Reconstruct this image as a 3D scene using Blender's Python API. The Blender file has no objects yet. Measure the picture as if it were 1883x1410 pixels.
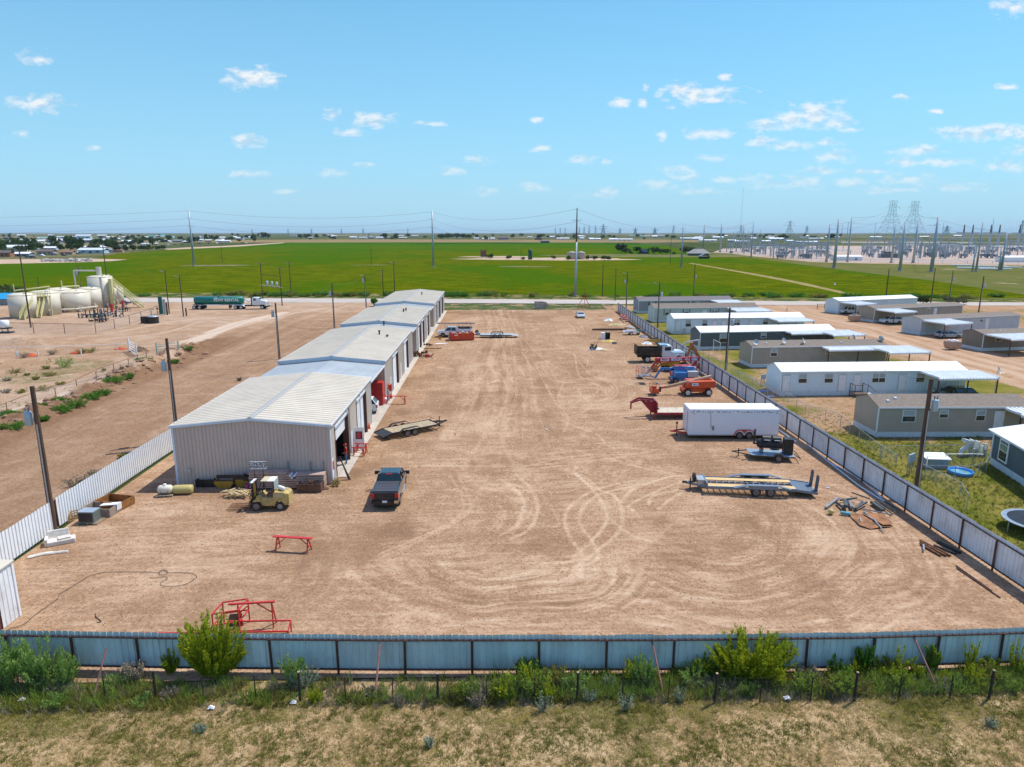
import bpy, math, random
import numpy as np
from mathutils import Vector, Matrix
R_=math.radians; sin=math.sin; cos=math.cos; pi=math.pi
sc=bpy.context.scene; COL=sc.collection
# ---------------- camera
IW,IH=1883,1410; F_=1255.; CX,CY,HC=941.5,705.,20.
TH=math.atan((CY-427.5)/F_); YW=math.atan(31.5/F_)
cd=bpy.data.cameras.new('camera'); cam=bpy.data.objects.new('camera',cd); COL.objects.link(cam)
cd.sensor_width=36; cd.lens=F_/IW*36; cd.clip_end=90000; cd.clip_start=.5
cam.location=(0,0,HC); cam.rotation_euler=(pi/2-TH,0,-YW); sc.camera=cam
def G(px,py,z=0.):                      # ground point seen at a photo pixel
    r=(px-CX)/F_; u=(CY-py)/F_
    t=(z-HC)/(-sin(TH)+u*cos(TH)); d=(cos(TH)+u*sin(TH))*t; s=r*t
    return Vector((d*sin(YW)+s*cos(YW), d*cos(YW)-s*sin(YW), z))
def HT(x,y,py):                         # height above (x,y) seen at pixel row py
    d=x*sin(YW)+y*cos(YW); k=(CY-py)/F_
    return HC+d*(k*cos(TH)-sin(TH))/(cos(TH)+k*sin(TH))
# ---------------- sun and sky
SUNV=Vector((.476,.283,1.)).normalized()
sd=bpy.data.lights.new('sun','SUN'); sun=bpy.data.objects.new('sun',sd); COL.objects.link(sun)
sd.energy=4.9; sd.angle=R_(.53); sd.color=(1,.955,.88)
sun.rotation_euler=(-SUNV).to_track_quat('-Z','Y').to_euler()
w=bpy.data.worlds.new('World'); sc.world=w; w.use_nodes=True
NT=w.node_tree; NT.nodes.clear()
def nd(nt,t,**k):
    n=nt.nodes.new(t)
    for a,b in k.items(): setattr(n,a,b)
    return n
def mth(nt,op,a,b=None,c=None,clamp=False):
    n=nd(nt,'ShaderNodeMath',operation=op,use_clamp=clamp)
    for i,x in enumerate((a,b,c)):
        if x is None: continue
        if isinstance(x,(int,float)): n.inputs[i].default_value=x
        else: nt.links.new(x,n.inputs[i])
    return n.outputs[0]
def vth(nt,op,a,b=None):
    n=nd(nt,'ShaderNodeVectorMath',operation=op)
    for i,x in enumerate((a,b)):
        if x is None: continue
        if isinstance(x,(tuple,list)): n.inputs[i].default_value=x
        else: nt.links.new(x,n.inputs[i])
    return n.outputs['Value'] if op=='LENGTH' else n.outputs[0]
def ramp(nt,f,a,b):                     # smooth 0..1 between a and b
    n=nd(nt,'ShaderNodeMapRange',interpolation_type='SMOOTHSTEP'); nt.links.new(f,n.inputs[0]); n.inputs[1].default_value=a; n.inputs[2].default_value=b
    return n.outputs[0]
sky=nd(NT,'ShaderNodeTexSky',sky_type='NISHITA',sun_disc=False,sun_elevation=math.asin(SUNV.z),
       sun_rotation=math.atan2(SUNV.x,SUNV.y),air_density=1.,dust_density=.1,ozone_density=1.,altitude=900)
hs=nd(NT,'ShaderNodeHueSaturation'); hs.inputs['Hue'].default_value=.482; hs.inputs['Saturation'].default_value=1.22; hs.inputs['Value'].default_value=1.
NT.links.new(sky.outputs[0],hs.inputs['Color'])
# clear blue above, pale blue air low over the horizon
tcs=nd(NT,'ShaderNodeTexCoord'); sxs=nd(NT,'ShaderNodeSeparateXYZ'); NT.links.new(tcs.outputs['Generated'],sxs.inputs[0])
el=mth(NT,'MAXIMUM',sxs.outputs[2],0.); ex=mth(NT,'POWER',2.718,mth(NT,'MULTIPLY',el,-3.3))
tint=vth(NT,'MULTIPLY',hs.outputs[0],(.62,1.33,1.48))
cs=nd(NT,'ShaderNodeMix',data_type='RGBA'); NT.links.new(mth(NT,'MULTIPLY',ex,.97),cs.inputs[0]); NT.links.new(tint,cs.inputs[6]); cs.inputs[7].default_value=(.43*8.7,.67*8.7,.885*8.7,1)
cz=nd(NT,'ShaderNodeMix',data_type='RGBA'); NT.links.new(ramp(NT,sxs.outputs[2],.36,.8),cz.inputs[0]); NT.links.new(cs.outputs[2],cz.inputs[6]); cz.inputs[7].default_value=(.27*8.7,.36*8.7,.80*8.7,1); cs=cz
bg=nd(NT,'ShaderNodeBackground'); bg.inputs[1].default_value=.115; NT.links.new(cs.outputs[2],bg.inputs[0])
# clouds: world direction -> (x/y, z/y)
tc=nd(NT,'ShaderNodeTexCoord'); sx=nd(NT,'ShaderNodeSeparateXYZ'); NT.links.new(tc.outputs['Generated'],sx.inputs[0])
u_=mth(NT,'DIVIDE',sx.outputs[0],sx.outputs[1]); v_=mth(NT,'DIVIDE',sx.outputs[2],sx.outputs[1])
cb=nd(NT,'ShaderNodeCombineXYZ'); NT.links.new(u_,cb.inputs[0]); NT.links.new(v_,cb.inputs[1])
P_=cb.outputs[0]
CL=[(70,107,26,13),(75,191,48,13),(460,143,50,17),(480,135,22,14),(40,247,14,6),(457,260,36,10),(612,210,17,9),(684,222,40,12),(665,218,20,11),(640,242,26,7),
(790,227,30,4),(172,272,18,5),(880,294,22,8),(832,314,30,7),(602,318,26,8),(455,320,36,6),(995,273,20,8),(1070,293,28,8),(1115,298,10,6),(892,352,26,8),(978,343,30,8),
(1140,188,22,9),(1180,187,10,8),(1187,160,8,7),(1290,173,72,15),(1250,166,28,12),(1300,183,60,7),(1336,142,15,6),(1232,197,16,5),(1218,250,10,9),
(1500,213,56,22),(1490,203,30,16),(1420,229,48,11),(1455,218,40,14),(1540,228,40,10),(1570,238,22,5),(1305,245,44,9),(1400,260,32,9),(1450,268,48,8),(1520,262,26,7),
(1310,290,34,6),(1535,286,42,11),(1245,312,30,9),(1258,328,30,8),(1660,178,16,5),(1724,205,14,6),(1850,160,20,7),(1790,246,66,13),(1840,240,50,13),(1880,244,50,12),
(1690,276,52,9),(1660,298,36,8),(1730,298,64,8),(1880,275,30,8),(1845,306,46,11),(1510,314,40,7),(1590,316,40,6),(1480,335,48,12),(1670,330,52,10),(1380,325,26,8),(1410,338,46,9),
(1560,335,34,8),(1860,12,36,15),(1215,340,40,10),(1120,352,22,8),(1330,330,24,7),(1755,345,60,8),(670,303,18,5),(985,220,12,5),(1620,350,60,7),(1290,352,40,6),(1100,360,40,6),(520,352,30,4)]
m=None
for (a,b,c,d) in CL:
    dv=Vector((sin(YW),cos(YW)*1.,0)); r=(a-CX)/F_; u=(CY-b)/F_
    fw=cos(TH)+u*sin(TH); up=-sin(TH)+u*cos(TH)
    X=fw*sin(YW)+r*cos(YW); Y=fw*cos(YW)-r*sin(YW)
    e=vth(NT,'SUBTRACT',P_,(X/Y,up/Y,0)); e=vth(NT,'MULTIPLY',e,(F_/c/1.05,F_/d/1.12,0)); l=vth(NT,'LENGTH',e)
    m=l if m is None else mth(NT,'MINIMUM',m,l)
mp=vth(NT,'MULTIPLY',P_,(1.,1.9,1.))
n1=nd(NT,'ShaderNodeTexNoise'); n1.inputs['Scale'].default_value=42; n1.inputs['Detail'].default_value=7; n1.inputs['Roughness'].default_value=.58; n1.inputs['Distortion'].default_value=.25
NT.links.new(mp,n1.inputs['Vector'])
dn=mth(NT,'MULTIPLY_ADD',n1.outputs[0],3.0,-1.46)
q=mth(NT,'SUBTRACT',1.,m); q=mth(NT,'ADD',q,dn)
n3=nd(NT,'ShaderNodeTexNoise'); n3.inputs['Scale'].default_value=9; NT.links.new(P_,n3.inputs['Vector'])
op=mth(NT,'MULTIPLY_ADD',n3.outputs[0],.8,.55,clamp=True)
al=mth(NT,'MULTIPLY',mth(NT,'MULTIPLY',mth(NT,'MULTIPLY',q,1.1,clamp=True),op),.88)
low=mth(NT,'MULTIPLY_ADD',v_,4.5,.2,clamp=True)            # clouds low over the horizon are seen through more air
al=mth(NT,'MULTIPLY',al,low); front=mth(NT,'GREATER_THAN',sx.outputs[1],.05); al=mth(NT,'MULTIPLY',al,front)
mp2=vth(NT,'ADD',mp,(-.004,.013,0)); n2=nd(NT,'ShaderNodeTexNoise'); n2.inputs['Scale'].default_value=42; n2.inputs['Detail'].default_value=4; NT.links.new(mp2,n2.inputs['Vector'])
sh=mth(NT,'MULTIPLY_ADD',mth(NT,'SUBTRACT',n2.outputs[0],n1.outputs[0]),4.5,.28,clamp=True)
cr=nd(NT,'ShaderNodeMix',data_type='RGBA'); cr.inputs[6].default_value=(1,1,1,1); cr.inputs[7].default_value=(.60,.74,.88,1); NT.links.new(sh,cr.inputs[0])
bc=nd(NT,'ShaderNodeBackground'); NT.links.new(cr.outputs[2],bc.inputs[0]); bc.inputs[1].default_value=.98
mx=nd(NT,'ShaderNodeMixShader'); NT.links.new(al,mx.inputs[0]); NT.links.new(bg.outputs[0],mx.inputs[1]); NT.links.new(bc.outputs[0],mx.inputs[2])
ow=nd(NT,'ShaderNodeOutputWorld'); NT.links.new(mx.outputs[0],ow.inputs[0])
w.cycles.sampling_method='MANUAL'; w.cycles.sample_map_resolution=512
sc.view_settings.view_transform='Standard'; sc.view_settings.look='None'; sc.view_settings.gamma=1; sc.view_settings.exposure=0
# ---------------- materials
random.seed(7)
def lin(c): return tuple((x/12.92 if x<=.04045 else ((x+.055)/1.055)**2.4) for x in c)
def H(h,k=1.):                          # hex -> linear, scaled
    return tuple(min(1,x*k) for x in lin([int(h[i:i+2],16)/255 for i in (0,2,4)]))
def mixc(nt,f,a,b):
    n=nd(nt,'ShaderNodeMix',data_type='RGBA')
    for s,x in ((0,f),(6,a),(7,b)):
        if isinstance(x,(int,float)): n.inputs[s].default_value=x
        elif isinstance(x,tuple): n.inputs[s].default_value=(*x[:3],1)
        else: nt.links.new(x,n.inputs[s])
    return n.outputs[2]
def noise(nt,vec,scale,detail=3,rough=.55,dist=0):
    n=nd(nt,'ShaderNodeTexNoise'); n.inputs['Scale'].default_value=scale; n.inputs['Detail'].default_value=detail
    n.inputs['Roughness'].default_value=rough; n.inputs['Distortion'].default_value=dist
    if vec is not None: nt.links.new(vec,n.inputs['Vector'])
    return n.outputs[0]
def newmat(name):
    m=bpy.data.materials.new(name); m.use_nodes=True; nt=m.node_tree; b=nt.nodes['Principled BSDF']
    return m,nt,b
MC={}
def mat(name,col=None,rough=.75,metal=0,var=.16,sc_=1.5,dirt=0.,bump=0,coat=0,spec=.4,streak=False):
    if name in MC: return MC[name]
    m,nt,b=newmat(name); t=nd(nt,'ShaderNodeTexCoord').outputs['Object']
    v=vth(nt,'MULTIPLY',t,(1,1,.15)) if streak else t
    n=noise(nt,v,sc_,5,.6)
    c=mixc(nt,ramp(nt,n,.3,.7),tuple(x*(1-var) for x in col),tuple(min(1,x*(1+var)) for x in col))
    if dirt:
        n2=noise(nt,t,.9,6,.7); c=mixc(nt,mth(nt,'MULTIPLY',ramp(nt,n2,.45,.72),dirt),c,(.30,.20,.13))
    nt.links.new(c,b.inputs['Base Color'])
    b.inputs['Roughness'].default_value=rough; b.inputs['Metallic'].default_value=metal; b.inputs['Specular IOR Level'].default_value=spec
    if coat: b.inputs['Coat Weight'].default_value=coat; b.inputs['Coat Roughness'].default_value=.05
    if bump:
        bn=nd(nt,'ShaderNodeBump'); bn.inputs['Strength'].default_value=bump; bn.inputs['Distance'].default_value=.03
        nt.links.new(noise(nt,t,sc_*8,3),bn.inputs['Height']); nt.links.new(bn.outputs[0],b.inputs['Normal'])
    MC[name]=m; return m
# ---------------- mesh builder
class MB:
    def __init__(s): s.v=[]; s.f=[]
    def face(s,pts):
        n=len(s.v); s.v+= [tuple(p) for p in pts]; s.f.append(tuple(range(n,n+len(pts)))); return s
    def bx(s,x0,x1,y0,y1,z0,z1):
        n=len(s.v); s.v+=[(x,y,z) for z in (z0,z1) for y in (y0,y1) for x in (x0,x1)]
        s.f+=[tuple(n+i for i in q) for q in ((0,2,3,1),(4,5,7,6),(0,1,5,4),(2,6,7,3),(0,4,6,2),(1,3,7,5))]; return s
    def cb(s,c,d,rz=0,rx=0,ry=0):       # centred box
        n=len(s.v); MM=Matrix.Translation(c)@Matrix.Rotation(rz,4,'Z')@Matrix.Rotation(ry,4,'Y')@Matrix.Rotation(rx,4,'X')
        s.bx(-d[0]/2,d[0]/2,-d[1]/2,d[1]/2,-d[2]/2,d[2]/2)
        for i in range(n,len(s.v)): s.v[i]=tuple(MM@Vector(s.v[i]))
        return s
    def bar(s,a,b,w,h=None):
        a=Vector(a); b=Vector(b); h=h or w; d=(b-a).normalized()
        up=Vector((0,0,1)) if abs(d.z)<.95 else Vector((0,1,0)); x=d.cross(up).normalized(); y=x.cross(d)
        n=len(s.v)
        for p in (a,b):
            for (i,j) in ((-1,-1),(1,-1),(1,1),(-1,1)): s.v.append(tuple(p+x*i*w/2+y*j*h/2))
        s.f+=[tuple(n+i for i in q) for q in ((0,1,2,3),(7,6,5,4),(0,4,5,1),(1,5,6,2),(2,6,7,3),(3,7,4,0))]; return s
    def tube(s,a,b,r,r2=None,n=8,cap=True):
        a=Vector(a); b=Vector(b); r2=r if r2 is None else r2; d=(b-a).normalized()
        up=Vector((0,0,1)) if abs(d.z)<.95 else Vector((1,0,0)); x=d.cross(up).normalized(); y=x.cross(d); k=len(s.v)
        for p,q in ((a,r),(b,r2)):
            for i in range(n): t=2*pi*i/n; s.v.append(tuple(p+x*cos(t)*q+y*sin(t)*q))
        for i in range(n): j=(i+1)%n; s.f.append((k+i,k+j,k+n+j,k+n+i))
        if cap: s.f.append(tuple(k+n-1-i for i in range(n))); s.f.append(tuple(k+n+i for i in range(n)))
        return s
    def path(s,pts,r,n=6):
        for a,b in zip(pts[:-1],pts[1:]): s.tube(a,b,r,n=n)
        return s
    def prism(s,poly,ax,a,b):           # poly in the plane across axis ax, extruded a..b
        def mk(p,t): return {'x':(t,p[0],p[1]),'y':(p[0],t,p[1]),'z':(p[0],p[1],t)}[ax]
        k=len(s.v); n=len(poly); s.v+=[mk(p,a) for p in poly]+[mk(p,b) for p in poly]
        s.f.append(tuple(range(k+n-1,k-1,-1))); s.f.append(tuple(range(k+n,k+2*n)))
        for i in range(n): j=(i+1)%n; s.f.append((k+i,k+j,k+n+j,k+n+i))
        return s
    def loft(s,secs):                   # list of equal-length rings
        k=len(s.v); n=len(secs[0])
        for r in secs: s.v+=[tuple(p) for p in r]
        for a in range(len(secs)-1):
            for i in range(n): j=(i+1)%n; s.f.append((k+a*n+i,k+a*n+j,k+(a+1)*n+j,k+(a+1)*n+i))
        s.f.append(tuple(range(k+n-1,k-1,-1))); e=k+(len(secs)-1)*n; s.f.append(tuple(range(e,e+n))); return s
    def lathe(s,prof,n=20,c=(0,0,0)):
        k=len(s.v)
        for (r,z) in prof:
            for i in range(n): t=2*pi*i/n; s.v.append((c[0]+r*cos(t),c[1]+r*sin(t),c[2]+z))
        for a in range(len(prof)-1):
            for i in range(n): j=(i+1)%n; s.f.append((k+a*n+i,k+a*n+j,k+(a+1)*n+j,k+(a+1)*n+i))
        s.f.append(tuple(range(k+n-1,k-1,-1))); e=k+(len(prof)-1)*n; s.f.append(tuple(range(e,e+n))); return s
    def ball(s,c,r,sz=1.,n=8):
        return s.lathe([(max(.001,r*sin(pi*i/n)),-r*sz*cos(pi*i/n)) for i in range(n+1)],n+2,c)
    def ribs(s,a,b,z0,z1,pitch=.3,dep=.035,side=1):   # ribbed sheet wall from a to b; z1 number or function of 0..1
        a=Vector((a[0],a[1],0)); b=Vector((b[0],b[1],0)); L=(b-a).length; d=(b-a)/L; nn=Vector((d.y,-d.x,0))*side
        fz=z1 if callable(z1) else (lambda t:z1); pr=[]; n=max(1,round(L/pitch)); p=L/n
        for i in range(n): pr+=[(i*p,0),(i*p+p*.72,0),(i*p+p*.8,dep),(i*p+p*.92,dep)]
        pr.append((L,0)); k=len(s.v)
        for (t,o) in pr:
            q=a+d*t+nn*o; s.v+=[(q.x,q.y,z0),(q.x,q.y,fz(t/L))]
        for i in range(len(pr)-1): s.f.append((k+2*i,k+2*i+2,k+2*i+3,k+2*i+1))
        return s
def setp(o,label=None,cat=None,group=None,kind=None):
    for k,v in (('label',label),('category',cat),('group',group),('kind',kind)):
        if v: o[k]=v
    return o
def mesh(name,mb,m,smooth=False):
    me=bpy.data.meshes.new(name); me.from_pydata(mb.v,[],mb.f); me.materials.append(m)
    if smooth: me.polygons.foreach_set('use_smooth',[True]*len(me.polygons))
    return me
def part(name,mb,m,par=None,smooth=False,loc=None,label=None):
    o=bpy.data.objects.new(name,mesh(name,mb,m,smooth)); COL.objects.link(o)
    if par: o.parent=par
    if loc: o.location=loc
    if label: o['label']=label
    return o
def thing(name,label,cat,loc=(0,0,0),rz=0,group=None):
    o=bpy.data.objects.new(name,None); COL.objects.link(o); o.location=loc; o.rotation_euler=(0,0,rz); o.empty_display_size=.3
    return setp(o,label,cat,group)
def solo(name,label,cat,mb,m,loc=(0,0,0),rz=0,group=None,smooth=False,kind=None):
    o=part(name,mb,m,None,smooth); o.location=loc; o.rotation_euler=(0,0,rz); return setp(o,label,cat,group,kind)
def struct(name,mb,m,smooth=False): return setp(part(name,mb,m,None,smooth),kind='structure')
KIDS={}
def dup(root,loc,rz=None,label=None,group=None,scale=None):
    def cp(o,p):
        c=o.copy(); COL.objects.link(c); c.parent=p
        for ch in list(o.children): cp(ch,c)
        return c
    r=cp(root,None); r.location=loc
    if rz is not None: r.rotation_euler=(0,0,rz)
    if scale: r.scale=scale
    if label: r['label']=label
    if group: r['group']=group
    return r
def bevel(o,wd=.02,seg=2):
    b=o.modifiers.new('bevel','BEVEL'); b.width=wd; b.segments=seg; b.limit_method='ANGLE'; b.angle_limit=R_(40); return o
# deterministic value noise in numpy
_rs=np.random.RandomState(3); _TB=_rs.rand(256,256)
def vn(x,y):
    xi=np.floor(x).astype(int); yi=np.floor(y).astype(int); fx=x-xi; fy=y-yi; fx=fx*fx*(3-2*fx); fy=fy*fy*(3-2*fy)
    g=lambda a,b:_TB[a&255,b&255]
    return (g(xi,yi)*(1-fx)+g(xi+1,yi)*fx)*(1-fy)+(g(xi,yi+1)*(1-fx)+g(xi+1,yi+1)*fx)*fy
def fbm(x,y,o=4):
    s=0;a=.5;t=0
    for i in range(o): s=s+a*vn(x+i*17.3,y+i*9.1); t+=a; a*=.55; x=x*2.03; y=y*2.03
    return s/t
# ---------------- ground materials
def soil(name,light,dark,pale,deep,grass1,grass2,gs=1.,spk=.5):
    m,nt,b=newmat(name); t=nd(nt,'ShaderNodeTexCoord').outputs['Object']
    A=nd(nt,'ShaderNodeAttribute',attribute_name='pale').outputs['Fac']; Gn=nd(nt,'ShaderNodeAttribute',attribute_name='green').outputs['Fac']
    n=noise(nt,t,.3,9,.7,.6); n_b=noise(nt,t,2.2,6,.75); nf=noise(nt,t,5.,5,.8)
    c=mixc(nt,ramp(nt,mth(nt,'MULTIPLY_ADD',n_b,.6,mth(nt,'MULTIPLY',n,.4)),.41,.58),dark,light)
    c=mixc(nt,mth(nt,'MULTIPLY',ramp(nt,nf,.47,.60),.72),c,tuple(x*.60 for x in dark)); c=mixc(nt,mth(nt,'MULTIPLY',ramp(nt,noise(nt,t,7.,4,.8),.55,.66),.33),c,pale)
    pn=noise(nt,t,3.2,5,.75,.5)
    # bleached crusty patches
    c=mixc(nt,mth(nt,'MULTIPLY',ramp(nt,mth(nt,'MULTIPLY_ADD',n,.7,mth(nt,'MULTIPLY',pn,.5)),.60,.76),.32),c,pale)
    c=mixc(nt,mth(nt,'MULTIPLY',mth(nt,'MULTIPLY_ADD',pn,1.4,.05),mth(nt,'MAXIMUM',A,0.)),c,pale)
    c=mixc(nt,mth(nt,'MULTIPLY',mth(nt,'MULTIPLY_ADD',pn,1.2,.15,clamp=True),mth(nt,'MULTIPLY',A,-1.,clamp=True)),c,deep)
    vo=nd(nt,'ShaderNodeTexVoronoi'); vo.inputs['Scale'].default_value=2.3; nt.links.new(t,vo.inputs['Vector'])
    peb=mth(nt,'LESS_THAN',vo.outputs['Distance'],.055); c=mixc(nt,mth(nt,'MULTIPLY',peb,spk),c,tuple(min(1,x*1.5) for x in pale))
    gn=noise(nt,t,.9*gs,8,.8); gf=noise(nt,t,6.*gs,3,.8)
    gc=mixc(nt,ramp(nt,mth(nt,'MULTIPLY_ADD',gf,.5,mth(nt,'MULTIPLY',noise(nt,t,.3,3),.5)),.35,.65),grass1,grass2)
    k=mth(nt,'MULTIPLY_ADD',gn,2.2,mth(nt,'MULTIPLY_ADD',gf,1.3,-1.75)); k=ramp(nt,mth(nt,'ADD',k,mth(nt,'MULTIPLY_ADD',Gn,.95,-.5)),-.15,.3)
    c=mixc(nt,mth(nt,'MULTIPLY',k,mth(nt,'GREATER_THAN',Gn,.01)),c,gc)
    nt.links.new(c,b.inputs['Base Color']); b.inputs['Roughness'].default_value=.95; b.inputs['Specular IOR Level'].default_value=0
    bn=nd(nt,'ShaderNodeBump'); bn.inputs['Strength'].default_value=.55; bn.inputs['Distance'].default_value=.12
    hh=mth(nt,'ADD',mth(nt,'MULTIPLY_ADD',nf,.35,mth(nt,'MULTIPLY',n_b,.8)),mth(nt,'MULTIPLY',k,.5))
    nt.links.new(mth(nt,'ADD',hh,mth(nt,'MULTIPLY',A,-.25)),bn.inputs['Height']); nt.links.new(bn.outputs[0],b.inputs['Normal'])
    return m
YARDM=soil('yard dirt',(.435,.276,.166),(.325,.198,.114),(.62,.46,.315),(.205,.122,.07),(.1,.11,.02),(.2,.17,.06))
LOTM=soil('lot dirt',(.44,.295,.185),(.32,.195,.113),(.60,.48,.37),(.165,.09,.05),(.09,.13,.035),(.19,.19,.08))
PARKM=soil('park soil',(.45,.29,.18),(.36,.21,.115),(.56,.42,.30),(.24,.14,.08),(.095,.12,.012),(.24,.195,.05),1.4)
FOREM=soil('scrub soil',(.47,.325,.175),(.35,.235,.12),(.60,.46,.28),(.22,.15,.07),(.085,.095,.018),(.20,.16,.04),1.6)
def gridmesh(name,xs,ys,z,attrs,m,kind='structure'):
    X,Y=np.meshgrid(xs,ys); nx,ny=len(xs),len(ys)
    Z=z(X,Y) if callable(z) else np.full_like(X,z)
    me=bpy.data.meshes.new(name); me.vertices.add(nx*ny)
    me.vertices.foreach_set('co',np.stack([X,Y,Z],-1).astype(np.float32).ravel())
    i=(np.arange(ny-1)[:,None]*nx+np.arange(nx-1)[None,:]).ravel(); q=np.stack([i,i+1,i+nx+1,i+nx],-1).astype(np.int32)
    nf=len(i); me.loops.add(nf*4); me.loops.foreach_set('vertex_index',q.ravel()); me.polygons.add(nf)
    me.polygons.foreach_set('loop_start',np.arange(nf,dtype=np.int32)*4); me.polygons.foreach_set('use_smooth',np.ones(nf,bool)); me.update(calc_edges=True)
    for k,f in attrs.items():
        a=me.attributes.new(k,'FLOAT','POINT'); a.data.foreach_set('value',np.asarray(f(X,Y),dtype=np.float32).ravel())
    me.materials.append(m); o=bpy.data.objects.new(name,me); COL.objects.link(o); setp(o,kind=kind); return o
def cat(pts,n=8):                       # Catmull-Rom through 2D points
    P=[Vector(p[:2]) for p in pts]; P=[2*P[0]-P[1]]+P+[2*P[-1]-P[-2]]; o=[]
    for i in range(1,len(P)-2):
        for k in range(n):
            t=k/n; a,b,c,d=P[i-1:i+3]
            o.append(.5*((2*b)+(c-a)*t+(2*a-5*b+4*c-d)*t*t+(3*b-a-3*c+d)*t**3))
    o.append(P[-2]); return o
def line_mask(X,Y,pts,wd,soft=.6):
    out=np.zeros_like(X); R=wd*2.2; xs=X[0]; ys=Y[:,0]
    for a,b in zip(pts[:-1],pts[1:]):
        i0,i1=np.searchsorted(xs,(min(a.x,b.x)-R,max(a.x,b.x)+R)); j0,j1=np.searchsorted(ys,(min(a.y,b.y)-R,max(a.y,b.y)+R))
        if i1<=i0 or j1<=j0: continue
        x=X[j0:j1,i0:i1]-a.x; y=Y[j0:j1,i0:i1]-a.y; dx,dy=b.x-a.x,b.y-a.y; L=dx*dx+dy*dy+1e-9
        t=np.clip((x*dx+y*dy)/L,0,1); d=np.hypot(x-t*dx,y-t*dy); out[j0:j1,i0:i1]=np.maximum(out[j0:j1,i0:i1],np.clip((wd-d)/(wd*soft)+.3,0,1))
    return out
def sst(x,a,b):
    t=np.clip((x-a)/(b-a),0,1); return t*t*(3-2*t)
# yard: tyre tracks and wear
z8=lambda L:[G(700+a/2.354,800+b/2.354) for a,b in L]; z6=lambda L:[G(960+a/3.917,540+b/3.917) for a,b in L]; zp=lambda L:[G(a,b) for a,b in L]
TR=[(z8(l),.17,.8) for l in (
 [(840,160),(900,210),(960,240),(1010,260),(1040,310),(1048,360),(1035,410),(1000,450),(950,490),(900,530),(850,565),(790,580)],
 [(800,150),(870,190),(930,250),(965,300),(980,345),(970,390),(930,440),(890,480),(840,520),(820,545),(700,555)],
 [(1100,195),(1000,215),(920,240),(850,280),(805,330),(797,370),(810,420),(840,470),(865,500),(870,530),(845,545),(760,550)],
 [(1120,215),(1000,240),(930,265),(880,310),(860,360),(880,410),(910,450),(935,500),(940,530),(910,555),(850,570)],
 [(985,355),(1040,400),(1110,440),(1220,470)],[(520,190),(590,240),(620,290),(610,350),(580,400),(520,430)],
 [(590,170),(650,230),(678,290),(675,350),(640,410),(560,450)],[(1350,170),(1250,180),(1100,230),(1040,290)],
 [(1330,190),(1200,240),(1080,300),(1095,325)],[(1300,250),(1250,280),(1205,320)],[(1290,235),(1180,262),(1160,300)],[(700,140),(840,130),(830,160)])]
TR+=[(z8(l),.14,.5) for l in ([(330,150),(360,220),(390,300),(350,360),(200,440),(0,530)],[(300,170),(340,240),(360,310),(310,370),(150,450),(0,510)],
 [(0,130),(200,130),(400,130),(700,125),(950,90),(1240,70)],[(0,136),(300,134),(600,134),(900,110),(1240,80)],[(500,155),(700,140),(1000,100),(1200,60)],[(1020,90),(1150,130),(1350,165)],[(1000,100),(1150,145),(1330,180)])]
TR+=[(z6(l),.15,.55) for l in ([(370,430),(470,560),(540,600),(650,640),(690,700),(650,750),(540,770)],[(380,440),(420,600),(540,600),(640,660),(660,710),(600,760)],
 [(260,900),(400,960),(540,1010),(600,1080)],[(300,640),(260,760),(330,900),(300,1000)],[(140,600),(230,760),(300,880)],[(430,620),(530,650),(545,700),(480,745)],
 [(400,680),(440,740),(500,800),(430,860)],[(330,210),(370,250),(380,290)],[(400,210),(440,250),(450,290)],[(250,360),(330,420),(460,470),(470,520)],[(0,1180),(300,1140),(700,1110),(1000,1125)],
 [(0,1250),(300,1180),(600,1150)],[(100,1200),(400,1290),(560,1400)],[(600,1180),(800,1240),(1100,1290)],[(0,420),(100,560),(300,640),(430,610)])]
TR+=[(zp(l),.22,.30) for l in ([(905,560),(925,640),(935,720),(890,800),(850,860)],[(915,560),(940,640),(950,720),(925,800),(960,880)],[(930,565),(965,650),(985,740),(1010,820)],[(900,570),(905,640),(880,720),(840,800)],
 [(920,575),(1000,660),(1090,700),(1120,730)],[(700,1000),(780,985),(860,940),(900,870)],[(1000,1080),(1080,1060),(1180,1010),(1240,960)])]
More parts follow.
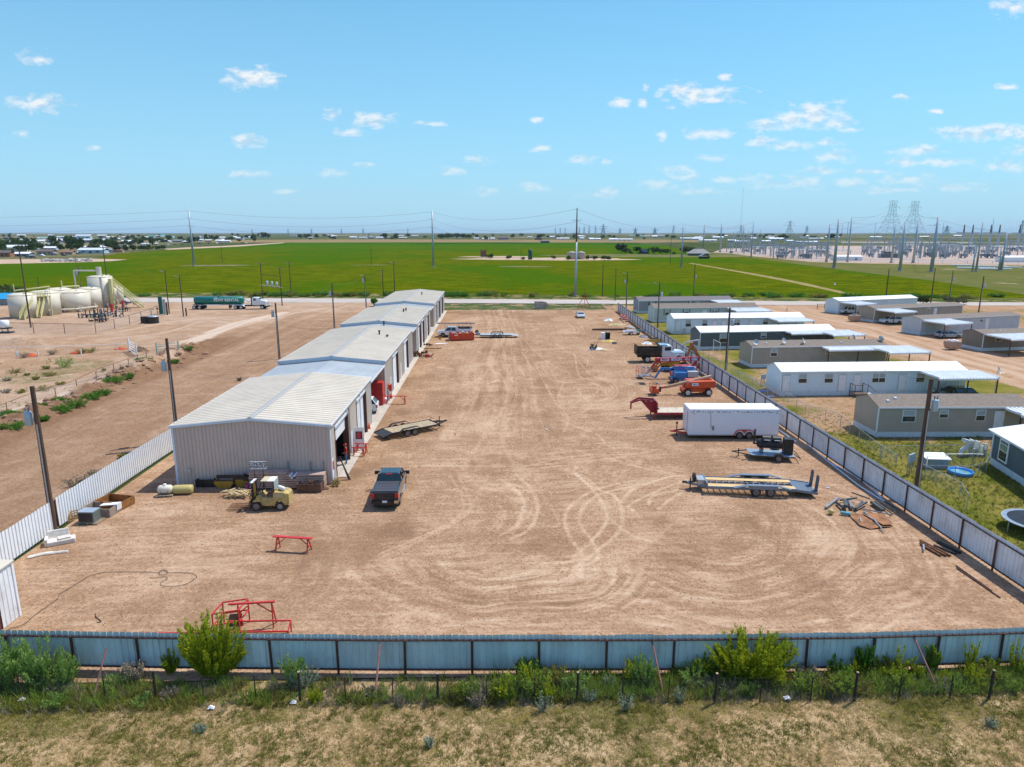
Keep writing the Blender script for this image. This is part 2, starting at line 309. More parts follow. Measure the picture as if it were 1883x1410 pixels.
def near_pale(X,Y):
    T=np.zeros_like(X)
    wob=fbm(X*.15,Y*.15,3)
    for (cx,cy,r0,r1,a0,a1,dens,am) in ((.6,41.5,2.5,12,-3.0,-.15,1.5,.8),(14.5,45,3,17,-2.5,.9,1.15,.6),(-5,46,3,11,-1.6,1.2,1.2,.45),(4,58,3,12,-3.,1.,1.,.35),(10,84,2,14,-2,2,.8,.4),(-4,95,2,9,-2.5,1,.8,.35),(-17,38,2,10,-2.,1.6,1.0,.3)):
        dx=X-cx; dy=Y-cy; r=np.hypot(dx,dy)+(wob-.5)*3.; th=np.arctan2(dy,dx)
        mk=sst(r,r0,r0+1.5)*(1-sst(r,r1-3,r1))*sst(th,a0,a0+.5)*(1-sst(th,a1-.5,a1))
        v=vn(r*dens*2.2,th*1.6+7)*.65+vn(r*dens*5.1+40,th*3+3)*.35
        v2=vn(r*dens*11+9,th*5+1)-.5; T+=am*mk*((v-.47)*2.3+v2*.9)
    # lengthwise ruts towards the gate
    v=vn(X*1.6+(fbm(Y*.03,X*.02,2)-.5)*9,Y*.045)*.6+vn(X*4.2+(fbm(Y*.05,X*.02,2)-.5)*14,Y*.09)*.4
    c=1.5+(Y-60)*.0; T+=(v-.47)*1.3*np.exp(-((X-c)/7.)**2)*sst(Y,58,80)
    v=vn((X+Y*.25)*.5,(Y-X*.25)*3.3)*.5+vn(X*.35+50,Y*2.1+9)*.5
    T+=(v-.5)*.55*(1-sst(Y,60,120)*.6)
    T+=-.55*sst(fbm(X*.16+30,Y*.12+4,4),.56,.70)+.25*sst(fbm(X*.12+3,Y*.1+40,4),.55,.68)
    T-=.25*np.exp(-((X+13)/2.2)**2)
    for (px,py,rx,ry,a) in ((980,995,3.2,1.8,-.7),(720,975,3.5,1.4,-.55),(800,1110,4,.8,-.3),(1330,960,2,1,-.35),(890,1100,3,.6,-.3),(860,575,5,4,-.6),(1000,560,6,3,-.35),(45,1040,2.4,3,-.2),(640,870,1.1,1.6,-.8),(690,900,.8,.5,-.7),(740,760,1.,1.4,-.6),(565,1080,.7,.4,-.7),(1120,900,.6,.4,-.6),(1230,1080,.9,.4,-.5),(800,690,1.4,2,-.5),(1040,1110,.8,.3,-.6)):
        c=G(px,py); T+=a*np.exp(-(((X-c.x)/rx)**2+((Y-c.y)/ry)**2))*(.5+fbm(X*.8,Y*.8,3))
    T+=(vn(X*3.1+fbm(X*.3,Y*.3,2)*6,Y*.35)-.5)*.35*np.exp(-((X-1)/11)**2)*sst(Y,44,60); T+=(vn(X*.45+Y*.1,Y*5.5)-.5)*.5*(1-sst(Y,50,85))
    for pts,wd,am in TR:
        p=cat(pts,6); mk=line_mask(X,Y,p,wd); T=T*(1-mk*.5)+mk*am*.82*(.45+.75*vn(X*1.3,Y*1.3))
    return np.clip(T,-1,1)
def zrows(y0,y1,k=5.2e-5,mn=.1):
    o=[y0]
    while o[-1]<y1: o.append(o[-1]+max(mn,k*o[-1]**2))
    o[-1]=y1; return np.array(o)
yg=lambda X,Y: .30*sst(fbm(X*.5,Y*.5,3),.62,.75)*((Y<31)|(X<-28.5)) 
gridmesh('yard',np.arange(-30,30.01,.15),zrows(27.9,181),lambda X,Y:.02*(fbm(X*.35,Y*.35,3)-.5)-.012,{'pale':near_pale,'green':yg},YARDM)
# left lot: dirt road, berm, pale lane, pasture, tank pad
b0=G(0,792); b1=G(345,648)
def bermd(X,Y):                          # signed distance from the berm crest line (x grows to the road side)
    return X-(b0.x+(b1.x-b0.x)*(Y-b0.y)/(b1.y-b0.y))
def lotz(X,Y):
    d=bermd(X,Y); n=fbm(X*.35,Y*.35,4); k=1.5*np.exp(-(d/2.3)**2)*sst(Y,20,60)*(1-sst(Y,118,135))
    z=k*(n*1.9-.25)+(fbm(X*1.1,Y*1.1,3)-.5)*.22*np.exp(-((d+1)/4)**2)
    for (px,py,r,h) in ((50,636,7,1.6),(345,618,2.5,.5),(240,560,4,.5)): c=G(px,py); z=z+h*np.exp(-(((X-c.x)/r)**2+((Y-c.y)/(r*.5))**2))*(.6+.6*n)
    return z
ln0=G(0,768);ln1=G(160,716);ln2=G(310,664)
def lotpale(X,Y):
    d=bermd(X,Y); T=-1.5*np.exp(-((d-.8)/3.2)**2)*(1-sst(Y,118,150))
    v=vn(X*1.8+(fbm(Y*.03,X*.01,2)-.5)*5,Y*.04)-.45
    rd=sst(d,2.5,4.5)*(1-sst(Y,150,185)); T+=v*.35*rd-.42*rd+.16*(1-rd)
    T=T+line_mask(X,Y,cat([G(-120,808),ln0,ln1,ln2,G(345,640),G(420,600),G(520,575)],10),1.7,.5)*1.6*(.6+.5*fbm(X,Y,3))
    for pts,wd,am in ((( (200,622),(300,612),(380,590),(430,600),(350,625),(250,640)),.5,.6),(((220,610),(330,590),(480,578)),.6,.6),(((300,640),(400,610),(520,580),(600,566)),1.2,.6),(((640,562),(560,585),(480,620),(300,700)),1.,.35)):
        T=T+am*line_mask(X,Y,cat([G(*p) for p in pts],8),wd)*(.4+.7*fbm(X*.7,Y*.7,3))
    T+=(fbm(X*.05,Y*.08,4)-.5)*.9*(1-.7*rd)
    return np.clip(T,-1,1)
def lotgreen(X,Y):
    d=bermd(X,Y); pas=(1-sst(d,-9,-5))*(1-sst(Y,108,118))*(.10+.42*sst(fbm(X*.11,Y*.2,4),.45,.68))
    ber=.55*np.exp(-((d+2.5)/1.8)**2)*sst(fbm(X*.13+5,Y*.13,3),.38,.6)*(1-sst(Y,110,120))
    ed=.35*np.exp(-((X+31.2)/.9)**2)*(Y<75)
    return np.clip(pas+ber+ed,0,1)
gridmesh('dirt_lot',np.arange(-150,-30.0,.4),zrows(27.9,203.5,2e-5,.3),lotz,{'pale':lotpale,'green':lotgreen},LOTM)
# right park
def lane(X,Y):
    a=G(1420,565);b=G(1883,690)
    return X-(a.x+(b.x-a.x)*(Y-a.y)/(b.y-a.y))
def parkgreen(X,Y):
    g=.40+.60*sst(fbm(X*.09+11,Y*.09,4),.38,.6)
    l=lane(X,Y); g=g*(1-sst(l,-8,-5)*(1-sst(l,10,14)*.6)); g=g*sst(X,30.8,33)
    g=g*(1-sst(Y,175,186)*.8); g=g+.5*np.exp(-((X-34.5)/1.5)**2)*sst(fbm(X*.2,Y*.2,3),.42,.6)
    return np.clip(g*.97,0,.92)
def parkpale(X,Y):
    l=lane(X,Y); v=vn((l)*.9+(fbm(Y*.05,X*.02,2)-.5)*6,Y*.04)-.5
    return np.clip(v*1.2*np.exp(-(l/10)**2)-.5*np.exp(-((X-31.5)/1.)**2)+.35*np.exp(-(l/9)**2),-1,1)
gridmesh('park_ground',np.arange(30.0,190,.4),zrows(27.9,191,2e-5,.3),lambda X,Y:.06*(fbm(X*.3,Y*.3,3)-.5)-.02,{'pale':parkpale,'green':parkgreen},PARKM)
# foreground scrub
def fgreen(X,Y):
    g=.28+.5*sst(fbm(X*.22+3,Y*.4+8,4),.36,.66)+.45*sst(Y,25.6,26.8)
    c=G(720,1262); g-=.75*np.exp(-(((X-c.x)/4.6)**2+((Y-c.y)/.8)**2))+.3*np.exp(-(((X+6)/9)**2+((Y-23)/1.3)**2))
    return np.clip(g,0,1)
def fpale(X,Y): return np.clip((fbm(X*.5,Y*.5,4)-.45)*1.5,-1,1)
gridmesh('scrub_ground',np.arange(-46,46.01,.2),np.arange(12,28.0,.2),lambda X,Y:.16*(fbm(X*.5,Y*.5,4)-.5)*(1-sst(Y,26.5,27.6)),{'pale':fpale,'green':fgreen},FOREM)
# plain to the horizon
m,nt,b=newmat('plain'); t=nd(nt,'ShaderNodeTexCoord').outputs['Object']; t2=vth(nt,'MULTIPLY',t,(1,.45,1))
n=noise(nt,t2,.0032,7,.62); n2=noise(nt,t2,.028,6,.68); n5=noise(nt,t2,.0011,3,.5)
c=mixc(nt,ramp(nt,n,.4,.6),(.075,.095,.04),(.14,.135,.065)); c=mixc(nt,ramp(nt,n2,.42,.62),c,(.04,.065,.02)); c=mixc(nt,mth(nt,'MULTIPLY',ramp(nt,n5,.52,.62),.75),c,(.24,.19,.11))
nt.links.new(c,b.inputs['Base Color']); b.inputs['Roughness'].default_value=1; b.inputs['Specular IOR Level'].default_value=0
struct('ground',MB().face([(-40000,-3000,-.10),(40000,-3000,-.10),(40000,40000,-.10),(-40000,40000,-.10)]),m)
def poly(name,pts,z,m): 
    return struct(name,MB().face([(*G(px,py)[:2],z) for px,py in pts]),m)
def flat(name,a,b_,sc=.4,dist=0,rough=.95,sc2=6.,str_=(1,1,1),extra=None):
    m,nt,b=newmat(name); t=vth(nt,'MULTIPLY',nd(nt,'ShaderNodeTexCoord').outputs['Object'],str_)
    n=noise(nt,t,sc,7,.68,dist); n2=noise(nt,t,sc2,4,.7); c=mixc(nt,ramp(nt,mth(nt,'MULTIPLY_ADD',n2,.4,mth(nt,'MULTIPLY',n,.6)),.38,.62),a,b_)
    if extra: c=mixc(nt,mth(nt,'MULTIPLY',ramp(nt,noise(nt,t,extra[1],6,.7),extra[2],extra[3]),extra[4]),c,extra[0])
    nt.links.new(c,b.inputs['Base Color']); b.inputs['Roughness'].default_value=rough; b.inputs['Specular IOR Level'].default_value=0
    bn=nd(nt,'ShaderNodeBump'); bn.inputs['Strength'].default_value=.5; bn.inputs['Distance'].default_value=.3; nt.links.new(n2,bn.inputs['Height']); nt.links.new(bn.outputs[0],b.inputs['Normal'])
    return m
struct('roadside',MB().face([(-900,150,-.05),(900,150,-.05),(900,300,-.05),(-900,300,-.05)]),flat('roadside soil',(.36,.24,.14),(.20,.17,.07),.12,0,.95,1.2,(1,1,1),((.06,.095,.02),.22,.40,.52,1.)))
poly('scrub_land',[(1240,462),(1330,464),(1500,480),(1883,488),(2600,500),(2600,560),(1883,550),(1400,550)],-.03,flat('scrub land',(.15,.14,.05),(.10,.12,.03),.05,0,.95,.8,(1,.6,1),((.36,.29,.19),.045,.60,.70,.9)))
# green crop field
m,nt,b=newmat('crop field'); t=nd(nt,'ShaderNodeTexCoord').outputs['Object']; sx_=nd(nt,'ShaderNodeSeparateXYZ'); nt.links.new(t,sx_.inputs[0])
n=noise(nt,vth(nt,'MULTIPLY',t,(1,.5,1)),.009,6,.6); n2=noise(nt,vth(nt,'MULTIPLY',t,(.35,1,1)),.22,6,.72); n4=noise(nt,t,1.1,5,.75)
c=mixc(nt,ramp(nt,n2,.43,.57),(.070,.105,.002),(.165,.172,.004)); c=mixc(nt,mth(nt,'MULTIPLY',ramp(nt,n,.47,.57),.85),c,(.052,.135,.003))
c=mixc(nt,mth(nt,'MULTIPLY',ramp(nt,n4,.45,.60),.75),c,(.032,.060,.003)); wv=nd(nt,'ShaderNodeTexWave',bands_direction='Y'); wv.inputs['Scale'].default_value=.055; wv.inputs['Distortion'].default_value=3.; wv.inputs['Detail'].default_value=3; nt.links.new(t,wv.inputs['Vector']); c=mixc(nt,mth(nt,'MULTIPLY',wv.outputs['Fac'],.28),c,(.045,.085,.003))
far=mth(nt,'MULTIPLY_ADD',sx_.outputs[1],1/500.,-1.35,clamp=True); c=mixc(nt,mth(nt,'MULTIPLY',far,.7),c,(.030,.115,.004))
band=mth(nt,'MULTIPLY',ramp(nt,sx_.outputs[1],1150,1300),ramp(nt,noise(nt,t,.0035,3),.46,.56)); c=mixc(nt,mth(nt,'MULTIPLY',band,.8),c,(.010,.055,.010))
nt.links.new(c,b.inputs['Base Color']); b.inputs['Roughness'].default_value=.9; b.inputs['Specular IOR Level'].default_value=0
bn=nd(nt,'ShaderNodeBump'); bn.inputs['Strength'].default_value=.8; bn.inputs['Distance'].default_value=.5; nt.links.new(n4,bn.inputs['Height']); nt.links.new(bn.outputs[0],b.inputs['Normal'])
poly('crop_field',[(-700,545),(-700,482),(0,483),(150,481),(190,472),(215,466),(330,458),(430,453),(520,446.2),(700,445.6),(900,445.8),(1150,446.5),(1230,452),(1262,462),(1383,474),(1530,494),(1700,514),(1883,541),(1883,548),(1500,547),(1380,546),(900,541),(300,538)],-.02,m)
DTAN=flat('bare caliche',(.52,.40,.30),(.40,.28,.19),.1,0,.95,1.)
def blob(name,c,rx,ry,z,m,n=26,seed=1,amp=.3):
    rs=random.Random(seed); c=G(*c); ph=[rs.uniform(0,6) for _ in range(4)]
    pts=[]
    for i in range(n):
        t=2*pi*i/n; k=1+amp*(sin(2*t+ph[0])*.4+sin(3*t+ph[1])*.35+sin(7*t+ph[2])*.25)
        pts.append((c.x+rx*k*cos(t),c.y+ry*k*sin(t),z))
    return struct(name,MB().face(pts),m)
blob('bare_patch',(395,488),22,9,.01,flat('weedy patch',(.25,.2,.12),(.1,.12,.04),.1,0,.95,.8),seed=2)
blob('bare_patch',(1010,476),70,26,.01,DTAN,seed=5); blob('bare_patch',(915,472),34,16,.012,DTAN,seed=6)
blob('bare_patch',(965,490),15,7,.01,MC.get('x') or bpy.data.materials['weedy patch'],seed=7); blob('bare_patch',(683,487),12,4,.01,bpy.data.materials['weedy patch'],seed=8)
blob('bare_patch',(1220,470),110,40,.012,flat('homestead scrub',(.09,.12,.04),(.2,.17,.08),.05,0,.95,.5),seed=9)
poly('bare_field',[(-200,484),(-200,478),(60,476.5),(150,475),(235,477),(205,480),(150,482),(0,485)],.01,DTAN)
poly('dry_field',[(330,445.4),(420,441),(700,439.8),(1100,440.5),(1300,441.5),(1320,444),(1180,446),(900,445.4),(520,445.8)],.02,flat('dry field',(.27,.20,.10),(.2,.16,.08),.01,0,.95,.1))
poly('dirt_lane',[(300,457.5),(340,455),(430,451),(520,445.7),(524,446.6),(440,453),(345,457.5),(310,459)],.03,DTAN)
poly('dirt_lane',[(1265,484),(1272,483.5),(1330,493.2),(1400,504.8),(1480,520),(1545,535),(1590,547),(1575,547),(1525,534),(1455,519),(1392,506.8),(1330,495.2)],.0,flat('field track',(.36,.27,.13),(.2,.18,.06),.2,0,.95,1.))
GRAV=flat('substation gravel',(.46,.38,.32),(.38,.30,.25),.03,0,.95,.5)
poly('substation_pad',[(1310,464),(1345,466),(1420,473),(1500,481),(1700,485),(1900,487),(2500,492),(2500,456),(1900,451),(1500,452),(1330,457)],.03,GRAV)
poly('pad_access_road',[(1345,467),(1420,474.5),(1500,482.5),(1700,486.5),(1900,488.5),(2500,494),(2500,490),(1900,485.5),(1700,483.4),(1500,479.8),(1420,471.6)],.05,flat('access road',(.45,.34,.24),(.40,.29,.2),.05))
RM=flat('road surface',(.50,.45,.40),(.42,.37,.32),.15,0,.9,3.,(.4,1,1),((.36,.29,.22),.4,.55,.7,.5))
re=[(-900,554),(270,555.6),(900,557.2),(1390,560.6),(1883,562),(3000,566)]; rf=[(-900,546),(270,547.4),(900,549.8),(1390,553.4),(1883,556),(3000,561)]
mb=MB()
for i in range(5): mb.face([(*G(*re[i])[:2],.03),(*G(*re[i+1])[:2],.03),(*G(*rf[i+1])[:2],.03),(*G(*rf[i])[:2],.03)])
struct('road',mb,RM)
# ---------------- shared materials
WHT=mat('white sheet',(.78,.79,.80),.45,0,.04,1.,.10,streak=True); ROOFM=mat('galvalume roof',(.60,.545,.44),.6,.0,.06,.5,.12,spec=.12)
ROOF2=mat('galvalume link roof',(.45,.49,.50),.6,0,.06,.5,.1,spec=.12)
SIDING=mat('beige grey siding',(.58,.465,.395),.55,0,.05,.8,.12,streak=True); TRIM=mat('pale trim',(.62,.70,.78),.4,0,.05,2,.05)
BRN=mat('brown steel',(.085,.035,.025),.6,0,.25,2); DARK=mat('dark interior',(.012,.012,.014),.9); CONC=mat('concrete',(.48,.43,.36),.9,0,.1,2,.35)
DOORW=mat('white door',(.74,.75,.76),.45,0,.04,2,.05); REDP=mat('red poster',(.55,.02,.04),.5); BLK=mat('black paint',(.02,.02,.022),.45,0,.2,2,.12)
REDM=mat('red enamel',(.55,.03,.025),.4,0,.12,2,.12,coat=.3); RUST=mat('rusty steel',(.20,.095,.05),.85,.2,.4,3,bump=.3); GALV=mat('galvanised',(.42,.45,.47),.45,.6,.12,3)
GREY=mat('mid grey',(.22,.23,.24),.6,0,.1,2); WOOD=mat('weathered wood',(.33,.26,.17),.85,0,.3,5,bump=.3); POLEM=mat('pole timber',(.105,.062,.042),.9,0,.35,2.,bump=.5,streak=True)
FEN_SHADE=mat('blue shade fence sheet',(.54,.66,.66),.5,0,.14,.9,.30,streak=True); FENW=mat('white fence sheet',(.74,.75,.76),.5,0,.09,.9,.30,streak=True)  # front fence: pale sheet with its sky-blue shade put into the colour
GLS=mat('dark glass',(.02,.03,.035),.06,0,.1,1,spec=.9); RUB=mat('rubber tyre',(.028,.026,.025),.85,0,.2,3,.35); RIMW=mat('white rim',(.62,.62,.6),.5,0,.08,3,.25); RIMG=mat('grey rim',(.16,.16,.165),.4,.5,.1,3,.2)
m,nt,b=newmat('chain link mesh'); b.inputs['Base Color'].default_value=(.45,.47,.47,1); b.inputs['Alpha'].default_value=.13; b.inputs['Roughness'].default_value=.6; MESHM=m
m,nt,b=newmat('chain link mesh dark'); b.inputs['Base Color'].default_value=(.12,.13,.12,1); b.inputs['Alpha'].default_value=.10; MESHD=m
# ---------------- workshop row
XL,XR,XM=-25.75,-13.3,-19.5
def roofpart(y0,y1,e,r,ov=.12,m=ROOFM,par=None,name='roof'):
    mb=MB(); n=max(1,round((y1-y0)/.61)); p=(y1-y0)/n; ys=[]
    for i in range(n): ys+=[(y0+i*p,0),(y0+i*p+.05,.06),(y0+i*p+.14,.06),(y0+i*p+.19,0)]
    ys.append((y1,0))
    for xa,za,xb,zb in ((XL-ov,e+.03,XM,r+.03),(XM,r+.03,XR+ov,e+.03)):
        k=len(mb.v)
        for (y,h) in ys: mb.v+=[(xa,y,za+h),(xb,y,zb+h)]
        for i in range(len(ys)-1): mb.f.append((k+2*i,k+2*i+1,k+2*i+3,k+2*i+2))
    return part(name,mb,m,par)
def fascia(y,e,r,par,th=.2,m=TRIM):
    mb=MB(); mb.bar((XL-.14,y,e-.06),(XM,y,r-.06),.05,th); mb.bar((XM,y,r-.06),(XR+.14,y,e-.06),.05,th); return part('fascia',mb,m,par)
def workshop(label,y0,y1,e,r,doors,near=True,gap=(),closedback=True):
    t=thing('workshop',label,'building',(0,0,0),0,'workshop buildings joined in one row'); 
    zt=lambda s:(e+(r-e)*2*min(s,1-s))
    wm=MB(); wm.ribs((XL,y0),(XR,y0),0,zt,.3,.06,1); wm.ribs((XR,y1),(XL,y1),0,zt,.3,.03,1); wm.ribs((XL,y1),(XL,y0),0,e,.3,.03,1)
    part('wall',wm,SIDING,t)
    # side wall towards the yard, with openings
    ops=sorted([d for d in doors],key=lambda d:d[1]); sw=MB(); y=y0
    for (k,a,b_,h) in ops:
        if a>y: sw.ribs((XR,y),(XR,a),0,e,.3,.03,1)
        sw.ribs((XR,a),(XR,b_),h,e,.3,.03,1); y=b_
    if y<y1: sw.ribs((XR,y),(XR,y1),0,e,.3,.03,1)
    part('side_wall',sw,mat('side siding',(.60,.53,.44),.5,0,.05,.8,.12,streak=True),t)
    [part('corner_trim',MB().bx(*q,0,e-.1),TRIM,t) for q in ((XR-.06,XR+.06,y0-.045,y0+.12),(XL-.06,XL+.1,y0-.045,y0+.1),(XR-.06,XR+.06,y1-.12,y1+.04))]
    nseg=max(1,round((y1-y0)/6))
    for i in range(1,nseg): yy=y0+(y1-y0)*i/nseg; part('downspout',MB().bx(XR+.032,XR+.13,yy-.05,yy+.05,0,e-.12),TRIM,t)
    roofpart(y0-.1,y1+.1,e,r,.14,ROOFM,t); part('ridge_cap',MB().prism([(XM-.22,r+.05),(XM,r+.10),(XM+.22,r+.05),(XM+.22,r+.07),(XM,r+.12),(XM-.22,r+.07)],'y',y0-.12,y1+.12),mat('ridge cap',(.36,.37,.36),.6,0,.04,1,spec=.1),t); fascia(y0-.13,e-(.1 if y0>60 else 0),r-(.1 if y0>60 else 0),t,.42 if y0>60 else .2,TRIM if y0<60 else mat('blue grey fascia',(.36,.44,.52),.4,0,.05,2)); fascia(y1+.13,e,r,t)
    [part('gutter',MB().bx(*q,y0-.1,y1+.1,e-.12,e+.05),mat('white gutter',(.70,.72,.73),.4,0,.04,1),t) for q in ((XR+.14,XR+.2),(XL-.2,XL-.14))]
    for (k,a,b_,h) in ops:
        if k in('roll','open'):
            part('door_jamb',MB().bx(XR-.3,XR+.05,a-.12,a,0,h),BRN,t); j=MB(); j.bx(XR-.3,XR+.2,b_,b_+.2,0,h+.1); part('door_jamb',j,BRN,t)
            z0=.02 if k=='roll' else h-1.25
            d=MB(); n=int((h-z0)/.22)
            for i in range(n): z=z0+(h-z0)*i/n; d.prism([(XR-.12,z),(XR-.09,z+.02),(XR-.09,z+(h-z0)/n-.02),(XR-.12,z+(h-z0)/n)],'y',a,b_)
            part('roll_up_door',d,DOORW,t)
            hd=MB(); hd.bx(XR+.035,XR+.12,a-.15,b_+.25,h+.02,h+.22); part('door_header',hd,TRIM,t)
        elif k=='door':
            d=part('door',MB().bx(XR-.06,XR-.01,a+.03,b_-.03,.03,h),DOORW,t); part('handle',MB().bx(XR-.01,XR+.06,b_-.16,b_-.12,1.,1.06),GALV,d)
    fl=MB().bx(XL+.1,XR+.02,y0+.1,y1-.1,-.02,.035); part('floor_slab',fl,CONC,t)
    return t
e1,r1=4.98,5.58
A=workshop('nearest and largest grey metal workshop with pale ribbed roof and blank end wall',52.9,71.1,e1,r1,[('door',53.1,53.85,2.1),('open',54.6,58.85,4.2),('door',60.7,61.65,2.1),('roll',63.6,67.5,4.2)])
part('poster',MB().bx(XR+.0,XR+.012,53.25,53.7,1.05,1.75),REDP,A)
lf=part('door_leaf',MB().bx(XR+.04,XR+.98,61.68,61.73,.12,2.25),DOORW,A); part('poster',MB().bx(XR+.2,XR+.82,61.665,61.678,1.1,1.85),mat('dark poster',(.05,.04,.05),.5),lf); part('emblem',MB().bx(XR+.36,XR+.66,61.655,61.663,1.2,1.75),REDP,lf); part('handle',MB().bx(XR+.84,XR+.9,61.63,61.68,1.,1.1),GALV,lf)
part('meter_box',MB().bx(XL+.95,XL+1.2,52.72,52.86,1.1,1.45),GALV,A); part('wall_conduit',MB().tube((XR+.1,59.9,.3),(XR+.1,59.9,4.6),.06),GALV,A)
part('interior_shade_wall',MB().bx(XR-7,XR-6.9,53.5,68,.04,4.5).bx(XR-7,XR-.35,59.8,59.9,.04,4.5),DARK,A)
Cc=workshop('long grey metal workshop second in the row with cream ribbed roof',80.7,108.5,e1,r1,[('door',85.,85.9,2.1),('roll',87.3,91.2,4.2),('door',94.5,95.4,2.1),('roll',98.4,102.,4.2)])
E_=workshop('third grey metal workshop in the row beside the white utility truck',114.4,139.7,e1,r1,[('roll',117.5,120.5,4.2),('roll',123.,126.,4.2),('roll',132,135,4.2)])
G_=workshop('farthest grey metal workshop at the road end of the row',148.1,179.6,e1,r1,[('roll',152,155,4.2),('roll',161,164,4.2),('roll',170,173,4.2)])
def link(label,y0,y1,e,r):
    t=thing('covered_bay',label,'open bay',(0,0,0),0,'low covered bays between workshops')
    roofpart(y0+.2,y1-.2,e,r,.05,ROOF2,t); part('eave_trim',MB().bx(XR+.06,XR+.12,y0+.2,y1-.2,e-.16,e+.05),mat('white gutter'),t)
    part('back_wall',MB().ribs((XR-6.5,y0+.2),(XR-6.5,y1-.2),0,e+.2,.3,.03,1),SIDING,t); part('outer_wall',MB().ribs((XL,y1-.2),(XL,y0+.2),0,e,.3,.03,1),SIDING,t)
    part('floor_slab',MB().bx(XL+.1,XR+.02,y0+.2,y1-.2,-.02,.03),CONC,t); return t
link('low covered bay sheltering a white SUV beside the nearest workshop',71.1,80.7,4.52,5.1)
link('narrow low covered bay between the second and third workshops',108.5,114.4,4.5,5.1)
link('far low covered bay before the farthest workshop',139.7,148.1,4.5,5.1)
solo('apron_slab','long pale concrete apron strip along the workshop doors','slab',MB().bx(XR+.05,XR+.8,54.4,179,-.03,.05),CONC)
for (x,y,z) in ((-17.0,100,5.6),(-15.6,98.4,5.2),(-17.2,129,5.6),(-17.0,131,5.55),(-18.3,112.4,5.4),(-17.5,165,5.7)):
    solo('roof_vent','small dark vent pipe on the ribbed roof','vent',MB().lathe([(.12,-.3),(.12,.25),(.2,.27),(.2,.36),(.02,.42)],8),BLK,(x,y,z),group='small vents on the workshop roofs')
# sheet fences
def sheetfence(label,pts,h,sheet,side,step,off,rail=BRN,cap=True,z0=.12):
    t=thing('sheet_fence',label,'fence',(0,0,0)); pn=MB(); po=[]; rl=MB(); L=0
    for a,b in zip(pts[:-1],pts[1:]): L_=(Vector(b)-Vector(a)).length; pn.ribs(a,b,z0,(lambda t,L_=L_:h+.05*(_TB[int(t*L_/.915)&255,7]-.5)),.305,.055,side)
    part('panel',pn,sheet,t)
    for a,b in zip(pts[:-1],pts[1:]):
        a=Vector(a);b=Vector(b); d=(b-a).normalized(); n=Vector((d.y,-d.x))*side*off; ln=(b-a).length; s=(-L)%step
        while s<ln:
            p=a+d*s+n; part('post',MB().tube((p.x,p.y,0),(p.x+.06*(_TB[int(s)&255,3]-.5),p.y,h-.2),.06,n=7),rail,t); s+=step
        L+=ln
        for z in (h-.24,z0+.1): rl.tube((*(a+n*.8),z),(*(b+n*.8),z),.045,n=6)
    part('rail',rl,rail,t); return t
nf=[G(-90,1221),G(0,1226.5),G(300,1232.5),G(700,1237),G(1200,1236.5),G(1560,1232),G(1883,1222),G(2050,1216)]
nf=[(p.x,p.y) for p in nf]; nf[-1]=(30.0,nf[-1][1])
t=sheetfence('ribbed sheet fence coloured in blue grey shade with brown pipe frame across the foreground',nf,1.97,FEN_SHADE,1,3.1,.1)
bz=[((210,1176),(172,1283)),((699,1183),(689,1288)),((1201,1183),(1220,1277)),((1687,1177),(1727,1274))]
for (tx,ty),(bx_,by) in bz:
    g=G(bx_,by); yy=28.1; 
    p=G(tx,ty,1.68); part('brace',MB().tube((g.x,g.y,0),(p.x,27.95,1.68),.045,n=6),mat('pinkish brown pipe',(.26,.12,.10),.7,0,.2,2),t)
sheetfence('white ribbed sheet fence with dark brown posts along the mobile home side',[(30.15,28.2),(30.1,60),(30.4,110),(32.0,177)],2.25,FENW,-1,3.0,.1)
s1=[G(-60,1090),G(25.5,1029),G(98,978)]; s2=[G(110,968),G(215,896),G(319,827.6)]
FEN2=mat('bright white fence sheet',(.80,.82,.83),.45,0,.03,.6,.10,streak=True)
sheetfence('white sheet fence stretch nearest the small shed on the left',[(p.x,p.y) for p in s1],2.15,FEN2,1,3.,-.1,z0=.05)
sheetfence('white sheet fence stretch from the leaning pallet to the workshop',[(p.x,p.y) for p in s2],2.15,FEN2,1,3.,-.1,z0=.05)
# small shed
t=thing('shed','small white ribbed metal shed cut by the left edge','shed',(0,0,0))
c=G(37,1131.5); x1=c.x; y1=c.y; x0=x1-5.; y0=y1-3.9; hh=HT(x1,y1,1034)
w_=MB(); w_.ribs((x1,y1-1.25),(x1,y1),0,hh,.3,.03,1); w_.ribs((x1,y0),(x1,y0+.7),0,hh-.1,.3,.03,1); w_.ribs((x1,y1),(x0,y1),0,hh,.3,.03,1); w_.ribs((x0,y0),(x1,y0),0,hh-.1,.3,.03,1); w_.ribs((x0,y1),(x0,y0),0,hh-.1,.3,.03,1); w_.ribs((x1,y0+.7),(x1,y1-1.25),2.2,hh,.3,.03,1)
part('wall',w_,FENW,t); part('roof',MB().prism([(x0-.1,hh+.03),(x1+.1,hh+.03),(x1+.1,hh+.1),(x0-.1,hh+.35)],'y',y0-.1,y1+.1),ROOFM,t)
part('corner_trim',MB().bx(x1-.02,x1+.06,y1-.08,y1+.06,0,hh),WHT,t); part('door',MB().bx(x1-.1,x1-.05,y0+.7,y1-1.25,0,2.2),mat('red brown door',(.13,.04,.03),.6),t)
